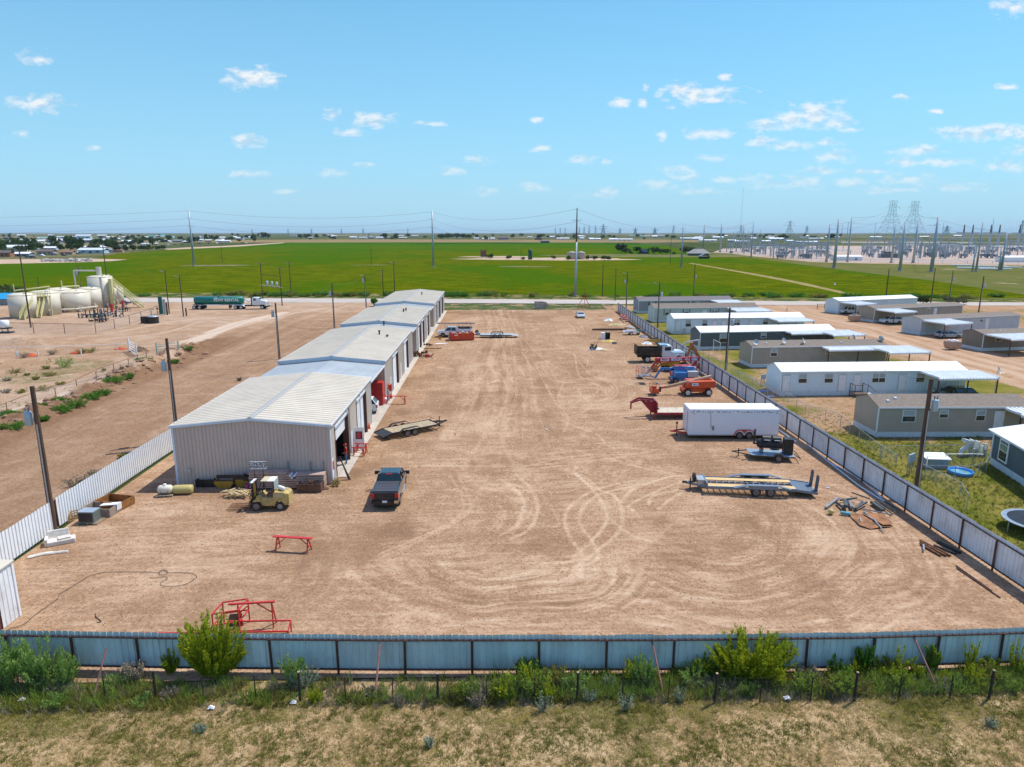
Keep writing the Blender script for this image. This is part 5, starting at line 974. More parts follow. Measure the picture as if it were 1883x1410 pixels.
random.seed(8); jk=MB(); 
for i in range(26): jk.cb((random.uniform(-ll/2+.3,ll/2-.3),random.uniform(-.9,.9),random.uniform(1.0,1.45)),(random.uniform(.2,.9),random.uniform(.1,.6),random.uniform(.05,.3)),random.uniform(0,3),random.uniform(-.5,.5))
solo('scrap_heap','mixed scrap filling the red orange dumpster','scrap',jk,mat('scrap mix',(.4,.37,.32),.7,0,.6,3),db.location,db.rotation_euler[2],kind='stuff')
part('stencil_mark',MB().bx(-ll/2+.75,-ll/2+1.35,-1.215,-1.205,1.0,1.15),WLT,db)
# dark low trailer
a=G(908,621.4); dtl=thing('flatbed_trailer','low dark car trailer with drive-over fenders beside the red dumpster','trailer',a+Vector((.6,1.2,0)),pi)
part('deck',MB().bx(-2.9,3.2,-1.05,1.05,.5,.6).prism([(-4.2,.32),(-2.9,.6),(-2.9,.52),(-4.2,.26)],'y',-1.,1.),mat('aluminium deck',(.45,.48,.50),.45,.3,.08,2),dtl)
for s in (-1,1):
    part('fender',MB().prism([(-1.3,.62),(-1.1,1.0),(.9,1.0),(1.2,.62),(1.1,.62),(.82,.93),(-1.02,.93),(-1.2,.62)],'y',s*1.15-.18,s*1.15+.18),BLK,dtl)
    for x in (-.6,.4): wheel(dtl,x,s*1.15,.37,.22,RIMG,s)
part('frame',MB().bx(-2.9,3.3,-1.08,-1.02,.38,.55).bx(-2.9,3.3,1.02,1.08,.38,.55).bar((3.2,-.8,.48),(4.9,0,.5),.1).bar((3.2,.8,.48),(4.9,0,.5),.1),BLK,dtl)
part('toolbox',MB().bx(3.3,4.1,-.5,.5,.55,.95),BLU,dtl); q=wheel(dtl,3.9,.1,.36,.2,RIMG,1); q.location.z=1.1
# cars
car('sports_car','silver sports car alone near the far gate','car',G(1069,585)+Vector((0,2.1,0)),-pi/2,4.4,1.85,.78,.86,1.28,(-1.5,-.7,.2,.95),paint('silver paint',(.55,.58,.60),.25,.03,.8),(-.28,.3),.33,RIMW,.2,nose=.62,tail=.9)
car('suv','white SUV parked in the low open bay, tail outwards','car',(XR-2.35,75.6,.03),pi+.06,4.6,1.88,1.05,1.12,1.72,(-2.2,-1.75,.55,1.3),WT,(-.3,.3),.36,RIMG,.3,nose=.9)
# tanker
a=G(360.5,569); b=G(486,568.6); sc1=(b-a).length/125.5
tx=lambda p:(p-427)*sc1   # photo px to local x around the middle of the rig
mid=(a+b)/2+Vector((0,1.2,0)); ang=math.atan2(b.y-a.y,b.x-a.x)
tr=thing('tank_trailer','long dark green tank trailer lettered along its side','tank trailer',mid,ang); GRN=mat('tanker green',(.0,.17,.13),.35,0,.1,1,.08,coat=.3)
x0,x1=tx(359.3),tx(450.5); kk=MB(); lathe_y(kk,[(.02,0),(.8,.1),(1.02,.25),(1.02,x1-x0-.25),(.8,x1-x0-.1),(.02,x1-x0)],24,(0,0,0)); kk.v=[(x0+v[1],-v[0],v[2]+2.35) for v in kk.v]; part('tank',kk,GRN,tr,True)
part('tank_band',MB().bx(x0+.3,x1-.2,-1.03,-.93,2.15,2.2) if 0 else MB().bx(x0+.4,x1-.6,-.25,.25,3.35,3.42),GALV,tr); part('frame_rail',MB().bx(x0-.3,x1-.3,-.6,.6,1.1,1.3),GALV,tr); part('hatch',MB().tube(((x0+x1)/2,0,3.3),((x0+x1)/2,0,3.6),.35),GRN,tr)
bw=[360.5,370.5,376]
for p in (tx(360.8),tx(370.6)):
    for s in (-1,1): wheel(tr,p,s*.95,.52,.5,RIMW,s)
part('mudguard',MB().prism([(tx(355),1.1),(tx(357),1.3),(tx(375),1.3),(tx(377),1.0),(tx(376),1.0),(tx(374),1.2),(tx(358),1.2)],'y',-1.2,1.2),GALV,tr); part('spare_tyre',lathe_y(MB(),[(.3,-.5),(.5,-.4),(.5,.4),(.3,.5)],12,(tx(377),0,.62)),RUB,tr)
part('landing_leg',MB().bx(tx(424),tx(425.5),-.9,.9,.25,1.2),BLK,tr); part('hose_tube',MB().tube((tx(384),-1.1,1.25),(tx(410),-1.1,1.25),.1),WHT,tr)
lo=letters(tr,'KDW RENTAL',1.0,(tx(421),-1.06,2.5),(pi/2,0,0),WLT,bold=.025,sx=1.05); part('placard',MB().bx(tx(399.5),tx(405),-1.1,-1.05,2.75,3.1),WHT,tr)
tc_=thing('semi_tractor','white day cab semi tractor hitched to the green tank trailer','semi truck',mid,ang)
for p,r in ((tx(437),.52),(tx(447),.52)):
    for s in (-1,1): wheel(tc_,p,s*.95,r,.5,RIMW,s)
for s in (-1,1): wheel(tc_,tx(486),s*1.05,.52,.32,RIMW,s)
part('chassis',MB().bx(tx(433),tx(490),-.42,.42,.75,1.1),BLK,tc_); part('mudguard',MB().prism([(tx(432),.6),(tx(434),1.15),(tx(450),1.15),(tx(454),.7),(tx(452.5),.7),(tx(449),1.05),(tx(435),1.05),(tx(433.3),.6)],'y',-1.2,1.2),WT,tc_)
cab=MB().prism([(tx(467.5),1.1),(tx(467.5),2.9),(tx(469),3.1),(tx(478),3.1),(tx(481.5),2.55),(tx(492),2.2),(tx(493.5),1.9),(tx(494),.9),(tx(491),.85),(tx(489.5),1.2),(tx(483),1.25),(tx(481),1.0)],'y',-1.08,1.08); bevel(part('cab',cab,WT,tc_),.1)
part('windscreen',MB().loft([[(tx(478.3),-.9,2.98),(tx(479),-.9,2.98),(tx(479),.9,2.98),(tx(478.3),.9,2.98)],[(tx(481.3),-.95,2.6),(tx(482),-.95,2.6),(tx(482),.95,2.6),(tx(481.3),.95,2.6)]]),GLS,tc_)
part('side_window',MB().bx(tx(470.5),tx(475),-1.1,-1.07,2.3,2.85),GLS,tc_); part('side_window',MB().bx(tx(470.5),tx(475),1.07,1.1,2.3,2.85),GLS,tc_); part('exhaust_stack',MB().bx(tx(465.5),tx(467.3),-.9,.9,.9,3.2),BLK,tc_); part('grille',MB().bx(tx(494),tx(494.4),-.6,.6,1.2,2.0),GALV,tc_); part('bumper',MB().bx(tx(493.5),tx(495.5),-1.15,1.15,.5,.85),BLK,tc_)
part('air_hose',MB().path([(tx(466),0,2.4),(tx(458),.1,1.9),(tx(452),0,2.6)],.06,5),BLK,tc_)
# ---------------- props in the yard
def sawhorse(label,pa,pb,h,wd=.7,m=REDM,bar=.12,group='red steel saw horses'):
    a=Vector(pa[:2]+(0,)) if isinstance(pa,tuple) else Vector((pa.x,pa.y,0)); b=Vector((pb.x,pb.y,0)); c=(a+b)/2; L=(b-a).length
    t=thing('saw_horse',label,'saw horse',c,math.atan2(b.y-a.y,b.x-a.x),group)
    part('top_beam',MB().bx(-L/2-.25,L/2+.25,-bar,bar,h-.06,h),m,t)
    for s in (-1,1):
        for q in (-1,1): part('leg',MB().bar((s*(L/2-.05),q*.05,h-.05),(s*(L/2),q*wd/2,0),.07),m,t)
        part('brace',MB().bar((s*L/2,wd*.3,h*.4),(s*L/2,-wd*.3,h*.4),.05).bar((s*(L/2-.02),0,h*.42),(s*L*.22,0,h-.08),.05),m,t)
    return t
sawhorse('lone red saw horse standing in the open yard',G(511,1010.5),G(569,1014),.95)
sawhorse('low red saw horse beside the second workshop',G(712,742.5),G(745,742.5),1.0)
sawhorse('small red saw horse nearest the open workshop door',G(650.5,838),G(669,838.5),.85,.4,bar=.05); sawhorse('small red saw horse behind the smaller one at the workshop door',G(657,831),G(674,832),.9,.4,bar=.05)
# red frames near the fence
a=G(441,1156); b=G(503,1151); t=thing('trestle_stand','tall red welded trestle frame with braced top bar near the bush','steel frame',(0,0,0),0,'red welded frames by the front fence')
def fb(mb,p,q,w=.06): return mb.bar(p,q,w)
h1=1.35; x0,y0,x1,y1=a.x,a.y,b.x,b.y
part('top_beam',MB().bar((x0-.5,y0+.1,h1),(x1+.15,y1+.05,h1+.02),.12,.08),REDM,t)
for (x,y) in ((x0,y0),(x1,y1)):
    for q in (-.15,.35): part('leg',MB().bar((x,y,h1),(x+.05,y+q,0),.06),REDM,t)
part('brace',MB().bar((x0+.02,y0,.85),(x0+.55,y0+.03,h1-.03),.05).bar((x1-.02,y1,.8),(x1-.75,y1-.02,h1-.03),.05),REDM,t)
t=thing('trestle_stand','square red welded frame leaning beside the tall trestle behind the bush','steel frame',(0,0,0),0,'red welded frames by the front fence')
p=[G(394,1170),G(442,1165)]; a_,b_=p; mb=MB()
for q in (a_,b_,a_+Vector((.1,1.1,0)),b_+Vector((.1,1.1,0))): mb.bar((q.x,q.y,0),(q.x,q.y,1.25),.06)
for z in (.62,1.25): mb.bar((a_.x,a_.y,z),(b_.x,b_.y,z+.08),.06).bar((a_.x+.1,a_.y+1.1,z),(b_.x+.1,b_.y+1.1,z+.08),.06).bar((b_.x,b_.y,z+.08),(b_.x+.1,b_.y+1.1,z+.08),.06).bar((a_.x,a_.y,z),(a_.x+.1,a_.y+1.1,z),.06)
part('frame',mb,REDM,t); part('panel',MB().face([(a_.x+.35,a_.y+.6,.1),(b_.x-.1,b_.y+.5,.1),(b_.x-.1,b_.y+.7,.75),(a_.x+.5,a_.y+.9,.7)]),mat('dark mesh panel',(.07,.045,.035),.8),t)
t=thing('trestle_stand','long low red frame lying against the front fence','steel frame',(0,0,0),0,'red welded frames by the front fence'); a_=G(246,1172);b_=G(527,1178); mb=MB(); zz=.32
mb.bar((a_.x,a_.y-.15,zz),(b_.x,a_.y-.15,zz),.07).bar((a_.x+4.6,a_.y+.35,zz+.3),(b_.x,a_.y+.35,zz+.3),.07).bar((b_.x,a_.y-.15,0.02),(b_.x,a_.y-.15,zz+.05),.06).bar((b_.x,a_.y-.15,zz),(b_.x,a_.y+.35,zz+.3),.06).bar((b_.x,a_.y+.35,0),(b_.x,a_.y+.35,zz+.3),.06).bar((a_.x,a_.y-.15,0),(a_.x,a_.y-.15,zz),.06)
part('frame',mb,REDM,t)
# skips by the wall
def skip(label,pxa,pxb,py,h,d_,col,taper=.28,group='metal skips along the end wall'):
    a=G(pxa,py);b=G(pxb,py); L=b.x-a.x; c=(a+b)/2; t=thing('skip',label,'skip',(c.x,c.y+d_/2,0),0,group); T_=taper
    out=[[(-L/2+T_,-d_/2+.05,0),(L/2-T_,-d_/2+.05,0),(L/2-T_,d_/2-.05,0),(-L/2+T_,d_/2-.05,0)],[(-L/2,-d_/2,h*.62),(L/2,-d_/2,h*.62),(L/2,d_/2,h*.62),(-L/2,d_/2,h*.62)],[(-L/2+.05,-d_/2,h),(L/2-.05,-d_/2,h),(L/2-.05,d_/2,h),(-L/2+.05,d_/2,h)],
     [(-L/2+.1,-d_/2+.05,h-.01),(L/2-.1,-d_/2+.05,h-.01),(L/2-.1,d_/2-.05,h-.01),(-L/2+.1,d_/2-.05,h-.01)],[(-L/2+.15,-d_/2+.1,h*.4),(L/2-.15,-d_/2+.1,h*.4),(L/2-.15,d_/2-.1,h*.4),(-L/2+.15,d_/2-.1,h*.4)]]
    part('body',MB().loft(out),col,t); part('rim',MB().bx(-L/2,L/2,-d_/2-.03,-d_/2+.03,h-.04,h+.03).bx(-L/2,L/2,d_/2-.03,d_/2+.03,h-.04,h+.03),BLK,t); return t
OCH=mat('ochre yellow paint',(.40,.22,.025),.5,0,.15,2,.15)
skip('black rectangular bin at the left of the yellow skips',360,394,896,.62,1.0,BLK,.02); skip('ochre yellow skip with sloping ends beside the black bin',394,429,898,.66,.9,OCH,.3); skip('second ochre skip half hidden behind the pink bucket',433,466,896,.72,.9,OCH,.12)
p=G(455,899); solo('bucket','pink plastic bucket in front of the ochre skip','bucket',MB().lathe([(.13,0),(.2,.42),(.19,.42),(.12,.05)],14),mat('pink plastic',(.62,.12,.28),.4),p)
p=G(436,893); solo('steel_beam','black steel beam lying across the skips by the wall','beam',MB().bx(-1.6,.9,0,.15,.95,1.06).bx(-1.6,.9,.05,.1,.8,.95),BLK,(p.x+.2,52.2,0)); solo('engine_block','dark greasy engine block on top of the second ochre skip','engine',MB().bx(-.3,.3,-.25,.25,.68,1.0).tube((-.2,0,1.0),(-.2,0,1.2),.1).tube((.1,0,1.0),(.12,.1,1.15),.14),BLK,(G(458,896).x,52.2,0))
# stacked panels / pipes behind the forklift
CRE=mat('stacked panel edge',(.42,.30,.24),.6,0,.2,2,.2); DKE=mat('panel gap brown',(.12,.08,.06),.7)
a=G(466,893); b=G(534,893); xa,xb=a.x,b.x; xc=G(604,892).x
for i in range(7):
    z=.12+i*.19; l=xa+.06*(i%2); r=(xc-.1) if i<4 else (xb+.25*(i<6)); nmz=['bottom','second','third','fourth','fifth','sixth','topmost'][i]
    solo('insulated_panel',nmz+' long ribbed panel in the stack against the end wall','panel',MB().prism([(51.75,z),(51.75,z+.13),(51.85,z+.16),(52.6,z+.16),(52.6,z)],'x',l,r),CRE,group='long panels stacked against the end wall')
for i in range(2): z=.88+i*.19; solo('insulated_panel',['lower','upper'][i]+' shorter panel at the right end of the stack','panel',MB().prism([(51.8,z),(51.8,z+.13),(52.6,z+.16),(52.6,z)],'x',xb+.75,xc-.12),CRE,group='long panels stacked against the end wall')
for x,l in ((xb-.1,'left'),(xb+1.7,'middle'),(xc-.35,'right')): solo('stack_post',l+' upright post holding the panel stack','post',MB().bx(-.04,.04,0,.08,0,2.0),GREY,(x,52.68,0))
for k,(x,z) in enumerate(((xb+.3,1.15),(xb+.42,.98),(xb+.65,1.15))): solo('pipe_end',['upper left','lower','upper right'][k]+' pale round pipe end between the two panel stacks','pipe',MB().tube((x,51.68,z),(x,52.4,z),.085,n=10),WHT)
a=G(473.5,893); b=G(500,893); sgx=(a.x+b.x)/2; yb=51.55
st=thing('sign','white CONCRETE WASHOUT sign on two brown legs by the end wall','sign',(sgx,yb,0)); W_=.98
z1=HT(sgx,yb,862.5); z2=HT(sgx,yb,848.5)
part('leg',MB().bx(-W_/2+.12,-W_/2+.17,.0,.05,0,z1),BRN,st); part('leg',MB().bx(W_/2-.17,W_/2-.12,.0,.05,0,z1),BRN,st)
bevel(part('board',MB().bx(-W_/2-.16,W_/2+.16,-.02,.02,z1,z2),WHT,st),.01); letters(st,'CONCRETE\nWASHOUT',.32,(0,-.025,(z1+z2)/2),(pi/2,0,0),mat('sign letter blue black',(.004,.008,.015),.6),bold=.008,sx=.84)
# tanks and pallets left
def pallet(label,c,rz,m=None,tilt=0,w=1.2,d_=1.0,group='wooden pallets'):
    t=thing('pallet',label,'pallet',c,rz,group); m=m or WOOD
    if tilt: t.rotation_euler=(tilt,0,rz)
    for i in range(7): y=-d_/2+i*(d_-.1)/6; part('top_slat',MB().bx(-w/2,w/2,y,y+.09,.12,.14),m,t)
    for i in range(3): x=-w/2+i*(w-.08)/2; part('stringer',MB().bx(x,x+.08,-d_/2,d_/2,.02,.12),m,t)
    part('bottom_slat',MB().bx(-w/2,w/2,-d_/2,-d_/2+.09,0,.02).bx(-w/2,w/2,d_/2-.09,d_/2,0,.02),m,t); return t
p=G(302,913); pallet('flat pallet under the small white tank',p+Vector((0,.3,0)),.15); kk=MB(); lathe_y(kk,[(.02,-.55),(.22,-.52),(.33,-.4),(.33,.4),(.22,.52),(.02,.55)],18,(0,0,0)); kk.v=[(v[1],v[0],v[2]) for v in kk.v]
wk=thing('plastic_tank','small white horizontal tank on a pallet','tank',p+Vector((0,.3,.5)),.1); part('body',kk,mat('cream white plastic',(.68,.64,.52),.5,0,.05,2,.1),wk,True); part('cap',MB().tube((0,0,.3),(0,0,.42),.12,n=10),WHT,wk); part('cradle',MB().bx(-.3,-.24,-.32,.32,-.36,0).bx(.24,.3,-.32,.32,-.36,0),GREY,wk)
p=G(334,910.5); kk=MB(); lathe_y(kk,[(.02,-.75),(.28,-.72),(.34,-.66),(.36,-.5),(.36,.5),(.34,.68),(.28,.72),(.02,.75)],18,(0,0,0)); kk.v=[(v[1],v[0],v[2]) for v in kk.v]
solo('plastic_tank','yellowish cylindrical tank lying on the dirt near the workshop corner','tank',kk,mat('pale yellow tank',(.50,.42,.15),.5,0,.08,2,.2),p+Vector((0,.35,.36)),.08,smooth=True)
PINEW=mat('pale pallet wood',(.55,.42,.22),.85,0,.2,4)
random.seed(3); c=G(431,916)
for i in range(2): pallet(['lower broken pallet left of the forklift','upper broken pallet left of the forklift'][i],c+Vector((.1*i,.5,.0+.16*i)),.12-.2*i,PINEW,w=1.6,d_=1.0)
mb=MB()
for i in range(16): mb.cb((random.uniform(-.85,.85),random.uniform(-.5,.5),.36+random.uniform(0,.08)),(random.uniform(.5,1.1),.09,.03),random.choice([.9,-.7,.5])+random.uniform(-.2,.2),random.uniform(-.1,.1),random.uniform(-.12,.12))
solo('broken_boards','loose pale boards heaped on the broken pallets','boards',mb,PINEW,c+Vector((0,.5,0)),kind='stuff')
# rusty boxes at left fence
def openbox(name,label,cat_,c,rz,L,W,h,m,th=.05,floor=True,inner=None):
    t=thing(name,label,cat_,c,rz); mb=MB().bx(-L/2,L/2,-W/2,-W/2+th,0,h).bx(-L/2,L/2,W/2-th,W/2,0,h).bx(-L/2,-L/2+th,-W/2+th,W/2-th,0,h).bx(L/2-th,L/2,-W/2+th,W/2-th,0,h)
    part('wall',mb,m,t); part('floor',MB().bx(-L/2+th,L/2-th,-W/2+th,W/2-th,.0,.04),m,t); return t
OB=mat('orange brown rust',(.27,.12,.035),.8,.1,.3,2,bump=.2)
a=G(223,938); t=openbox('steel_box','open rusty steel box farther along the left fence','box',a+Vector((-.9,.8,0)),-.25,2.2,1.6,.62,OB)
a=G(200,951); t=openbox('steel_box','open weathered grey wooden box with white sacking in front of the rusty one','box',a+Vector((-.9,.75,0)),-.12,2.2,1.3,.62,mat('grey weathered board',(.30,.24,.19),.85,0,.2,4)); part('sacking',MB().prism([(-.2,.5),(.9,.6),(1.15,.66),(1.12,.2),(1.14,.2),(1.18,.7),(.9,.66),(-.2,.55)],'y',.1,.62),WHT,t)
a=G(159,965); t=thing('air_conditioner','dark grey green cooling unit on a pallet by the left fence','air conditioner',a+Vector((0,.45,.14)),-.05); part('case',MB().bx(-.55,.55,-.4,.4,0,.75),mat('grey green case',(.12,.15,.14),.5,0,.1,2,.15),t); part('lid',MB().bx(-.57,.57,-.42,.42,.75,.8),BLU,t); part('grille',MB().bx(-.48,.48,-.415,-.40,.08,.68),BLK,t); pallet('pallet under the cooling unit by the left fence',a+Vector((.1,.45,0)),-.05,w=1.4)
a=G(128,958); pallet('worn pallet leaning against the white sheet fence',a+Vector((-.1,.2,.1)),.75,mat('brown pallet wood',(.30,.18,.08),.85,0,.2,4),tilt=1.15)
# sofa + tarp
a=G(106,1003); SO=mat('dirty white upholstery',(.66,.62,.55),.85,0,.14,3,.35)
t=thing('sofa','discarded white sofa lying at the foot of the timber pole','sofa',a+Vector((-.05,.45,0)),.5); t.scale=(.88,.85,.85); bevel(part('seat',MB().bx(-.85,.95,-.5,.35,.0,.36),SO,t),.06); bevel(part('backrest',MB().prism([(.3,.1),(.45,.95),(.62,.92),(.55,.1)],'x',-.85,.55),SO,t),.06); bevel(part('armrest',MB().bx(-1.0,-.78,-.45,.45,0,.6),SO,t),.05); part('cushion',MB().cb((.25,-.1,.42),(.8,.6,.14),.1),SO,t)
a=G(84,1022); rs=random.Random(2); mb=MB(); pts=[(-.9,-.35),(-.5,-.05),(-.2,.15),(.2,.25),(.7,.42),(1.1,.5)]
mb.path([(p[0],p[1],.05) for p in pts],.09,6); mb.path([(p[0]+.05,p[1]+.1,.07) for p in pts[:4]],.08,6)
solo('rag','crumpled off white cloth on the dirt in front of the sofa','rag',mb,SO,a)
# rusty bin by wall
a=G(568,906); t=openbox('steel_bin','rusty open bin of scrap under the panel stack','bin',a+Vector((0,.55,0)),0,1.9,1.05,.7,mat('dark rusty steel',(.13,.07,.045),.8,.1,.3,2)); mb=MB()
for i in range(8): mb.bar((random.uniform(-.8,.8),random.uniform(-.4,.4),.3),(random.uniform(-.8,.8),random.uniform(-.4,.4),.85),.05)
part('scrap_filling',mb,RUST,t); solo('brick_pile','flat scrap board beside the rusty bin','board',MB().cb((0,0,.04),(.6,.4,.05),.4),mat('dark rusty steel'),G(597,899))
# cones
CON=mat('cone orange',(.80,.10,.02),.45,0,.05,2)
def cone(label,p): t=thing('traffic_cone',label,'traffic cone',p,0,'orange traffic cones by the workshop'); part('cone_body',MB().lathe([(.16,.04),(.03,.72),(.001,.73)],12),CON,t,True); part('base',MB().bx(-.2,.2,-.2,.2,0,.04),CON,t)
cone('orange cone beside the closed roll-up door',G(679,789)); cone('orange cone half behind the open white door',G(667,811))
# red locker, cylinder, gas bottles near bay
p=G(690,741); t=thing('locker','tall red steel cabinet standing in the open bay','cabinet',(XR-.9,79.2,.05)); part('body',MB().bx(-.9,.9,-.55,.9,0,2.7),mat('locker red',(.42,.02,.02),.45,0,.1,2,.1),t); part('door',MB().bx(.9,.93,-.5,.85,.05,2.65),mat('sunlit side red',(.62,.03,.02),.4),t)  # cabinet side panel painted a brighter red as its sunlit face
t=thing('gas_cylinder','grey gas cylinder standing at the bay corner','gas cylinder',(XR+.35,81.0,.05),0); part('body',MB().lathe([(.11,0),(.12,.05),(.12,1.2),(.04,1.35),(.03,1.45)],10),GALV,t,True); part('cap',MB().tube((0,0,1.45),(0,0,1.6),.06),REDM,t)
solo('gas_cylinder','short white round tank beside the grey gas cylinder','gas cylinder',MB().ball((0,0,.32),.3,1.,8),WHT,(XR+.1,80.1,.05),smooth=True)
t=thing('hose_reel_rack','red compressor rack against the second workshop wall','rack',(XR+.35,82.3,.05)); part('frame',MB().bx(-.25,.25,-.3,.3,0,.2).bx(-.2,.2,-.25,.25,.9,1.7).bx(-.22,-.16,-.28,-.22,0,1.9).bx(.16,.22,-.28,-.22,0,1.9),REDM,t); part('bucket',MB().lathe([(.14,.2),(.17,.5)],10),CON,t)
solo('pipe_pair','two dark pipes leaning on the workshop corner','pipes',MB().tube((0,0,0),(-.7,.3,1.9),.05).tube((.15,-.1,0),(-.6,.1,1.7),.05),BLK,(XR+1.1,53.9,0))
# misc machines along the wall (px)
def clutter(name,label,cat_,p,n,ext,cols,seed,hmax=.8,kind=None):
    rs=random.Random(seed); t=thing(name,label,cat_,p)
    for k,cname in enumerate(cols):
        mb=MB()
        for i in range(n): s=(rs.uniform(.15,.5),rs.uniform(.1,.4),rs.uniform(.08,.5)); mb.cb((rs.uniform(-ext[0],ext[0]),rs.uniform(-ext[1],ext[1]),s[2]/2+rs.uniform(0,max(.01,hmax-s[2]))*.6),s,rs.uniform(0,3),rs.uniform(-.3,.3))
        for i in range(n//2): a_=Vector((rs.uniform(-ext[0],ext[0]),rs.uniform(-ext[1],ext[1]),.05)); mb.tube(a_,a_+Vector((rs.uniform(-.6,.6),rs.uniform(-.5,.5),rs.uniform(0,hmax))),.04)
        part(['frame','tank','fitting'][k],mb,cname,t)
    return t
clutter('welding_machine','dark cluttered welding machine with a red can by the second workshop','welding machine',G(773,655),7,(1.1,.8),[BLK,RUST],5,1.3); clutter('air_compressor','small red and grey compressor on the dirt near the third workshop','compressor',G(789,656),4,(.5,.4),[REDM,GREY],6,.6)
clutter('tyre_pile','dark heap of rubber parts by the workshop wall','rubber pile',G(787,635),6,(.8,.4),[RUB],7,.35); solo('white_sheet','bright white sheet lying flat on the dirt by the workshops','sheet',MB().face([(-1.2,-.2,.04),(.3,-.45,.04),(1.5,0,.04),(.8,.35,.04),(-.8,.45,.04)]),mat('bright roof white'),G(810,632))
solo('rebar_bundle','thin rusty bars lying beside the workshop wall','bars',MB().path([(-1.6,0,.05),(1.6,.1,.05)],.06).path([(-1.4,.3,.05),(1.5,.25,.05)],.05),RUST,G(795,641)); solo('pump','small yellow pump left of the red orange dumpster','pump',MB().bx(-.25,.25,-.2,.2,0,.4).tube((0,0,.4),(0,0,.6),.12),OCH,G(809,623.5))
# right side junk: pipes along the fence
PVC=mat('pale blue white pvc',(.62,.70,.76),.4,0,.04,2)
z3_=lambda a,b:G(1483+a/4.405,800+b/4.405)
for i,(L_,l) in enumerate((([(0,75),(180,225),(430,420),(590,520),(630,540)],'longest pale pvc pipe lying along the white fence'),([(190,230),(330,300),(440,370),(580,470)],'second pale pvc pipe closer to the fence'),([(545,455),(580,490),(610,515)],'short pale pvc pipe at the end of the long ones'))):
    pts=[z3_(*q) for q in L_]; solo('pvc_pipe',l,'pipe',MB().path([(p.x,p.y,.08) for p in pts],.06,7),PVC,group='pale pipes along the white fence')
def zz2(a,b): return G(1150+a/4.7,740+b/4.7)
pts=[zz2(1330,245),zz2(1475,345)]; solo('pvc_pipe','white plank like pipe between the white trailer and the fence','pipe',MB().path([(p.x,p.y,.08) for p in pts],.08,6),WHT)
pts=[G(1325,683),G(1342,700)]; solo('pvc_pipe','white pipe on the dirt right of the orange boom lift','pipe',MB().path([(p.x,p.y,.06) for p in pts],.07,6),WHT)
pts=[G(1282,680),G(1298,692)]; solo('pvc_pipe','white pole on the dirt by the backhoe bucket','pipe',MB().path([(p.x,p.y,.06) for p in pts],.09,6),WHT)
# dark beams heap
DKS=mat('dark green grey steel',(.07,.085,.085),.55,.3,.3,2)
BM=[((155,600),(255,525),.09),((240,560),(300,615),.1),((270,545),(400,540),.08),((310,560),(318,615),.12),((345,540),(365,610),.14),((385,615),(450,560),.08),((395,620),(485,570),.07),((365,490),(510,555),.05),((440,600),(695,668),.05),((525,560),(620,635),.12),((555,560),(630,630),.08),((580,555),(700,650),.06),((600,560),(710,640),.06),((635,550),(755,635),.06)]
for i,(a_,b_,r) in enumerate(BM):
    p,q=z3_(*a_),z3_(*b_); z=.08+.06*(i%4); solo('steel_section','dark steel section in the scrap heap left of the white fence','steel section',MB().tube((p.x,p.y,z),(q.x,q.y,z+.12),r,n=7) if i%3 else MB().bar((p.x,p.y,z+.05),(q.x,q.y,z+.1),r*2,r*1.5),DKS if i%4 else GREY,group='scattered dark steel sections by the white fence')
pl=[z3_(*q) for q in [(320,630),(410,645),(520,660),(600,665),(690,745),(600,755),(520,765),(430,740)]]
RSH=mat('rust brown sheet',(.26,.12,.05),.8,.1,.45,1.5,bump=.5)
solo('rusty_sheet','large buckled rust brown steel sheet lying on the dirt','steel sheet',MB().face([(p.x,p.y,.05+.06*(i%2)) for i,p in enumerate(pl)]).face([(p.x*1+.25,p.y+.15,.14+.05*(i%3)) for i,p in enumerate(pl[1:6])]),RSH)
for k,(a_,b_) in enumerate((((460,640),(540,700)),((540,700),(628,795)),((430,690),(440,715)))): p,q=z3_(*a_),z3_(*b_); solo('pale_pipe',['pale pipe on the upper rust sheet','pale pipe sticking out below the rust sheet','short pale stub on the rust sheet'][k],'pipe',MB().tube((p.x,p.y,.22),(q.x,q.y,.12),.045),GALV)
p=z3_(285,645); t=thing('water_pump','small teal pump with round yellow tank left of the rust sheet','pump',p); part('motor',MB().tube((-.1,0,.18),(.5,-.25,.16),.13,n=10),mat('teal paint',(.08,.30,.34),.5),t); part('tank',MB().ball((-.75,.1,.22),.22,.9),mat('pale yellow tank'),t,True)
for i,(a_,b_) in enumerate((((920,860),(1165,985)),((920,875),(1130,985)),((920,890),(1085,985)),((1030,900),(1215,972)),((1060,870),(1245,962)))): p,q=z3_(*a_),z3_(*b_); solo('rusty_pipe',['topmost of three parallel rusty pipes on the dirt','middle one of three parallel rusty pipes','lowest of three parallel rusty pipes','short dark pipe beside the three rusty ones','thick black pipe nearest the white fence foot'][i],'pipe',MB().tube((p.x,p.y,.08),(q.x,q.y,.08),.07 if i<4 else .11),RUST if i<3 else BLK,group='rusty pipes by the fence')
for i,(a_,b_) in enumerate((((1210,1060),(1500,1265)),((1215,1080),(1570,1322)))): p,q=z3_(*a_),z3_(*b_); solo('steel_rod',['upper','lower'][i]+' long thin rod beside the fence shadow at lower right','rod',MB().tube((p.x,p.y,.04),(q.x,q.y,.04),.035),BRN)
p,q=z3_(945,905),z3_(948,950); solo('pale_pipe','short pale pipe stub on the three rusty pipes','pipe',MB().tube((p.x,p.y,.15),(q.x,q.y,.15),.06),GALV)
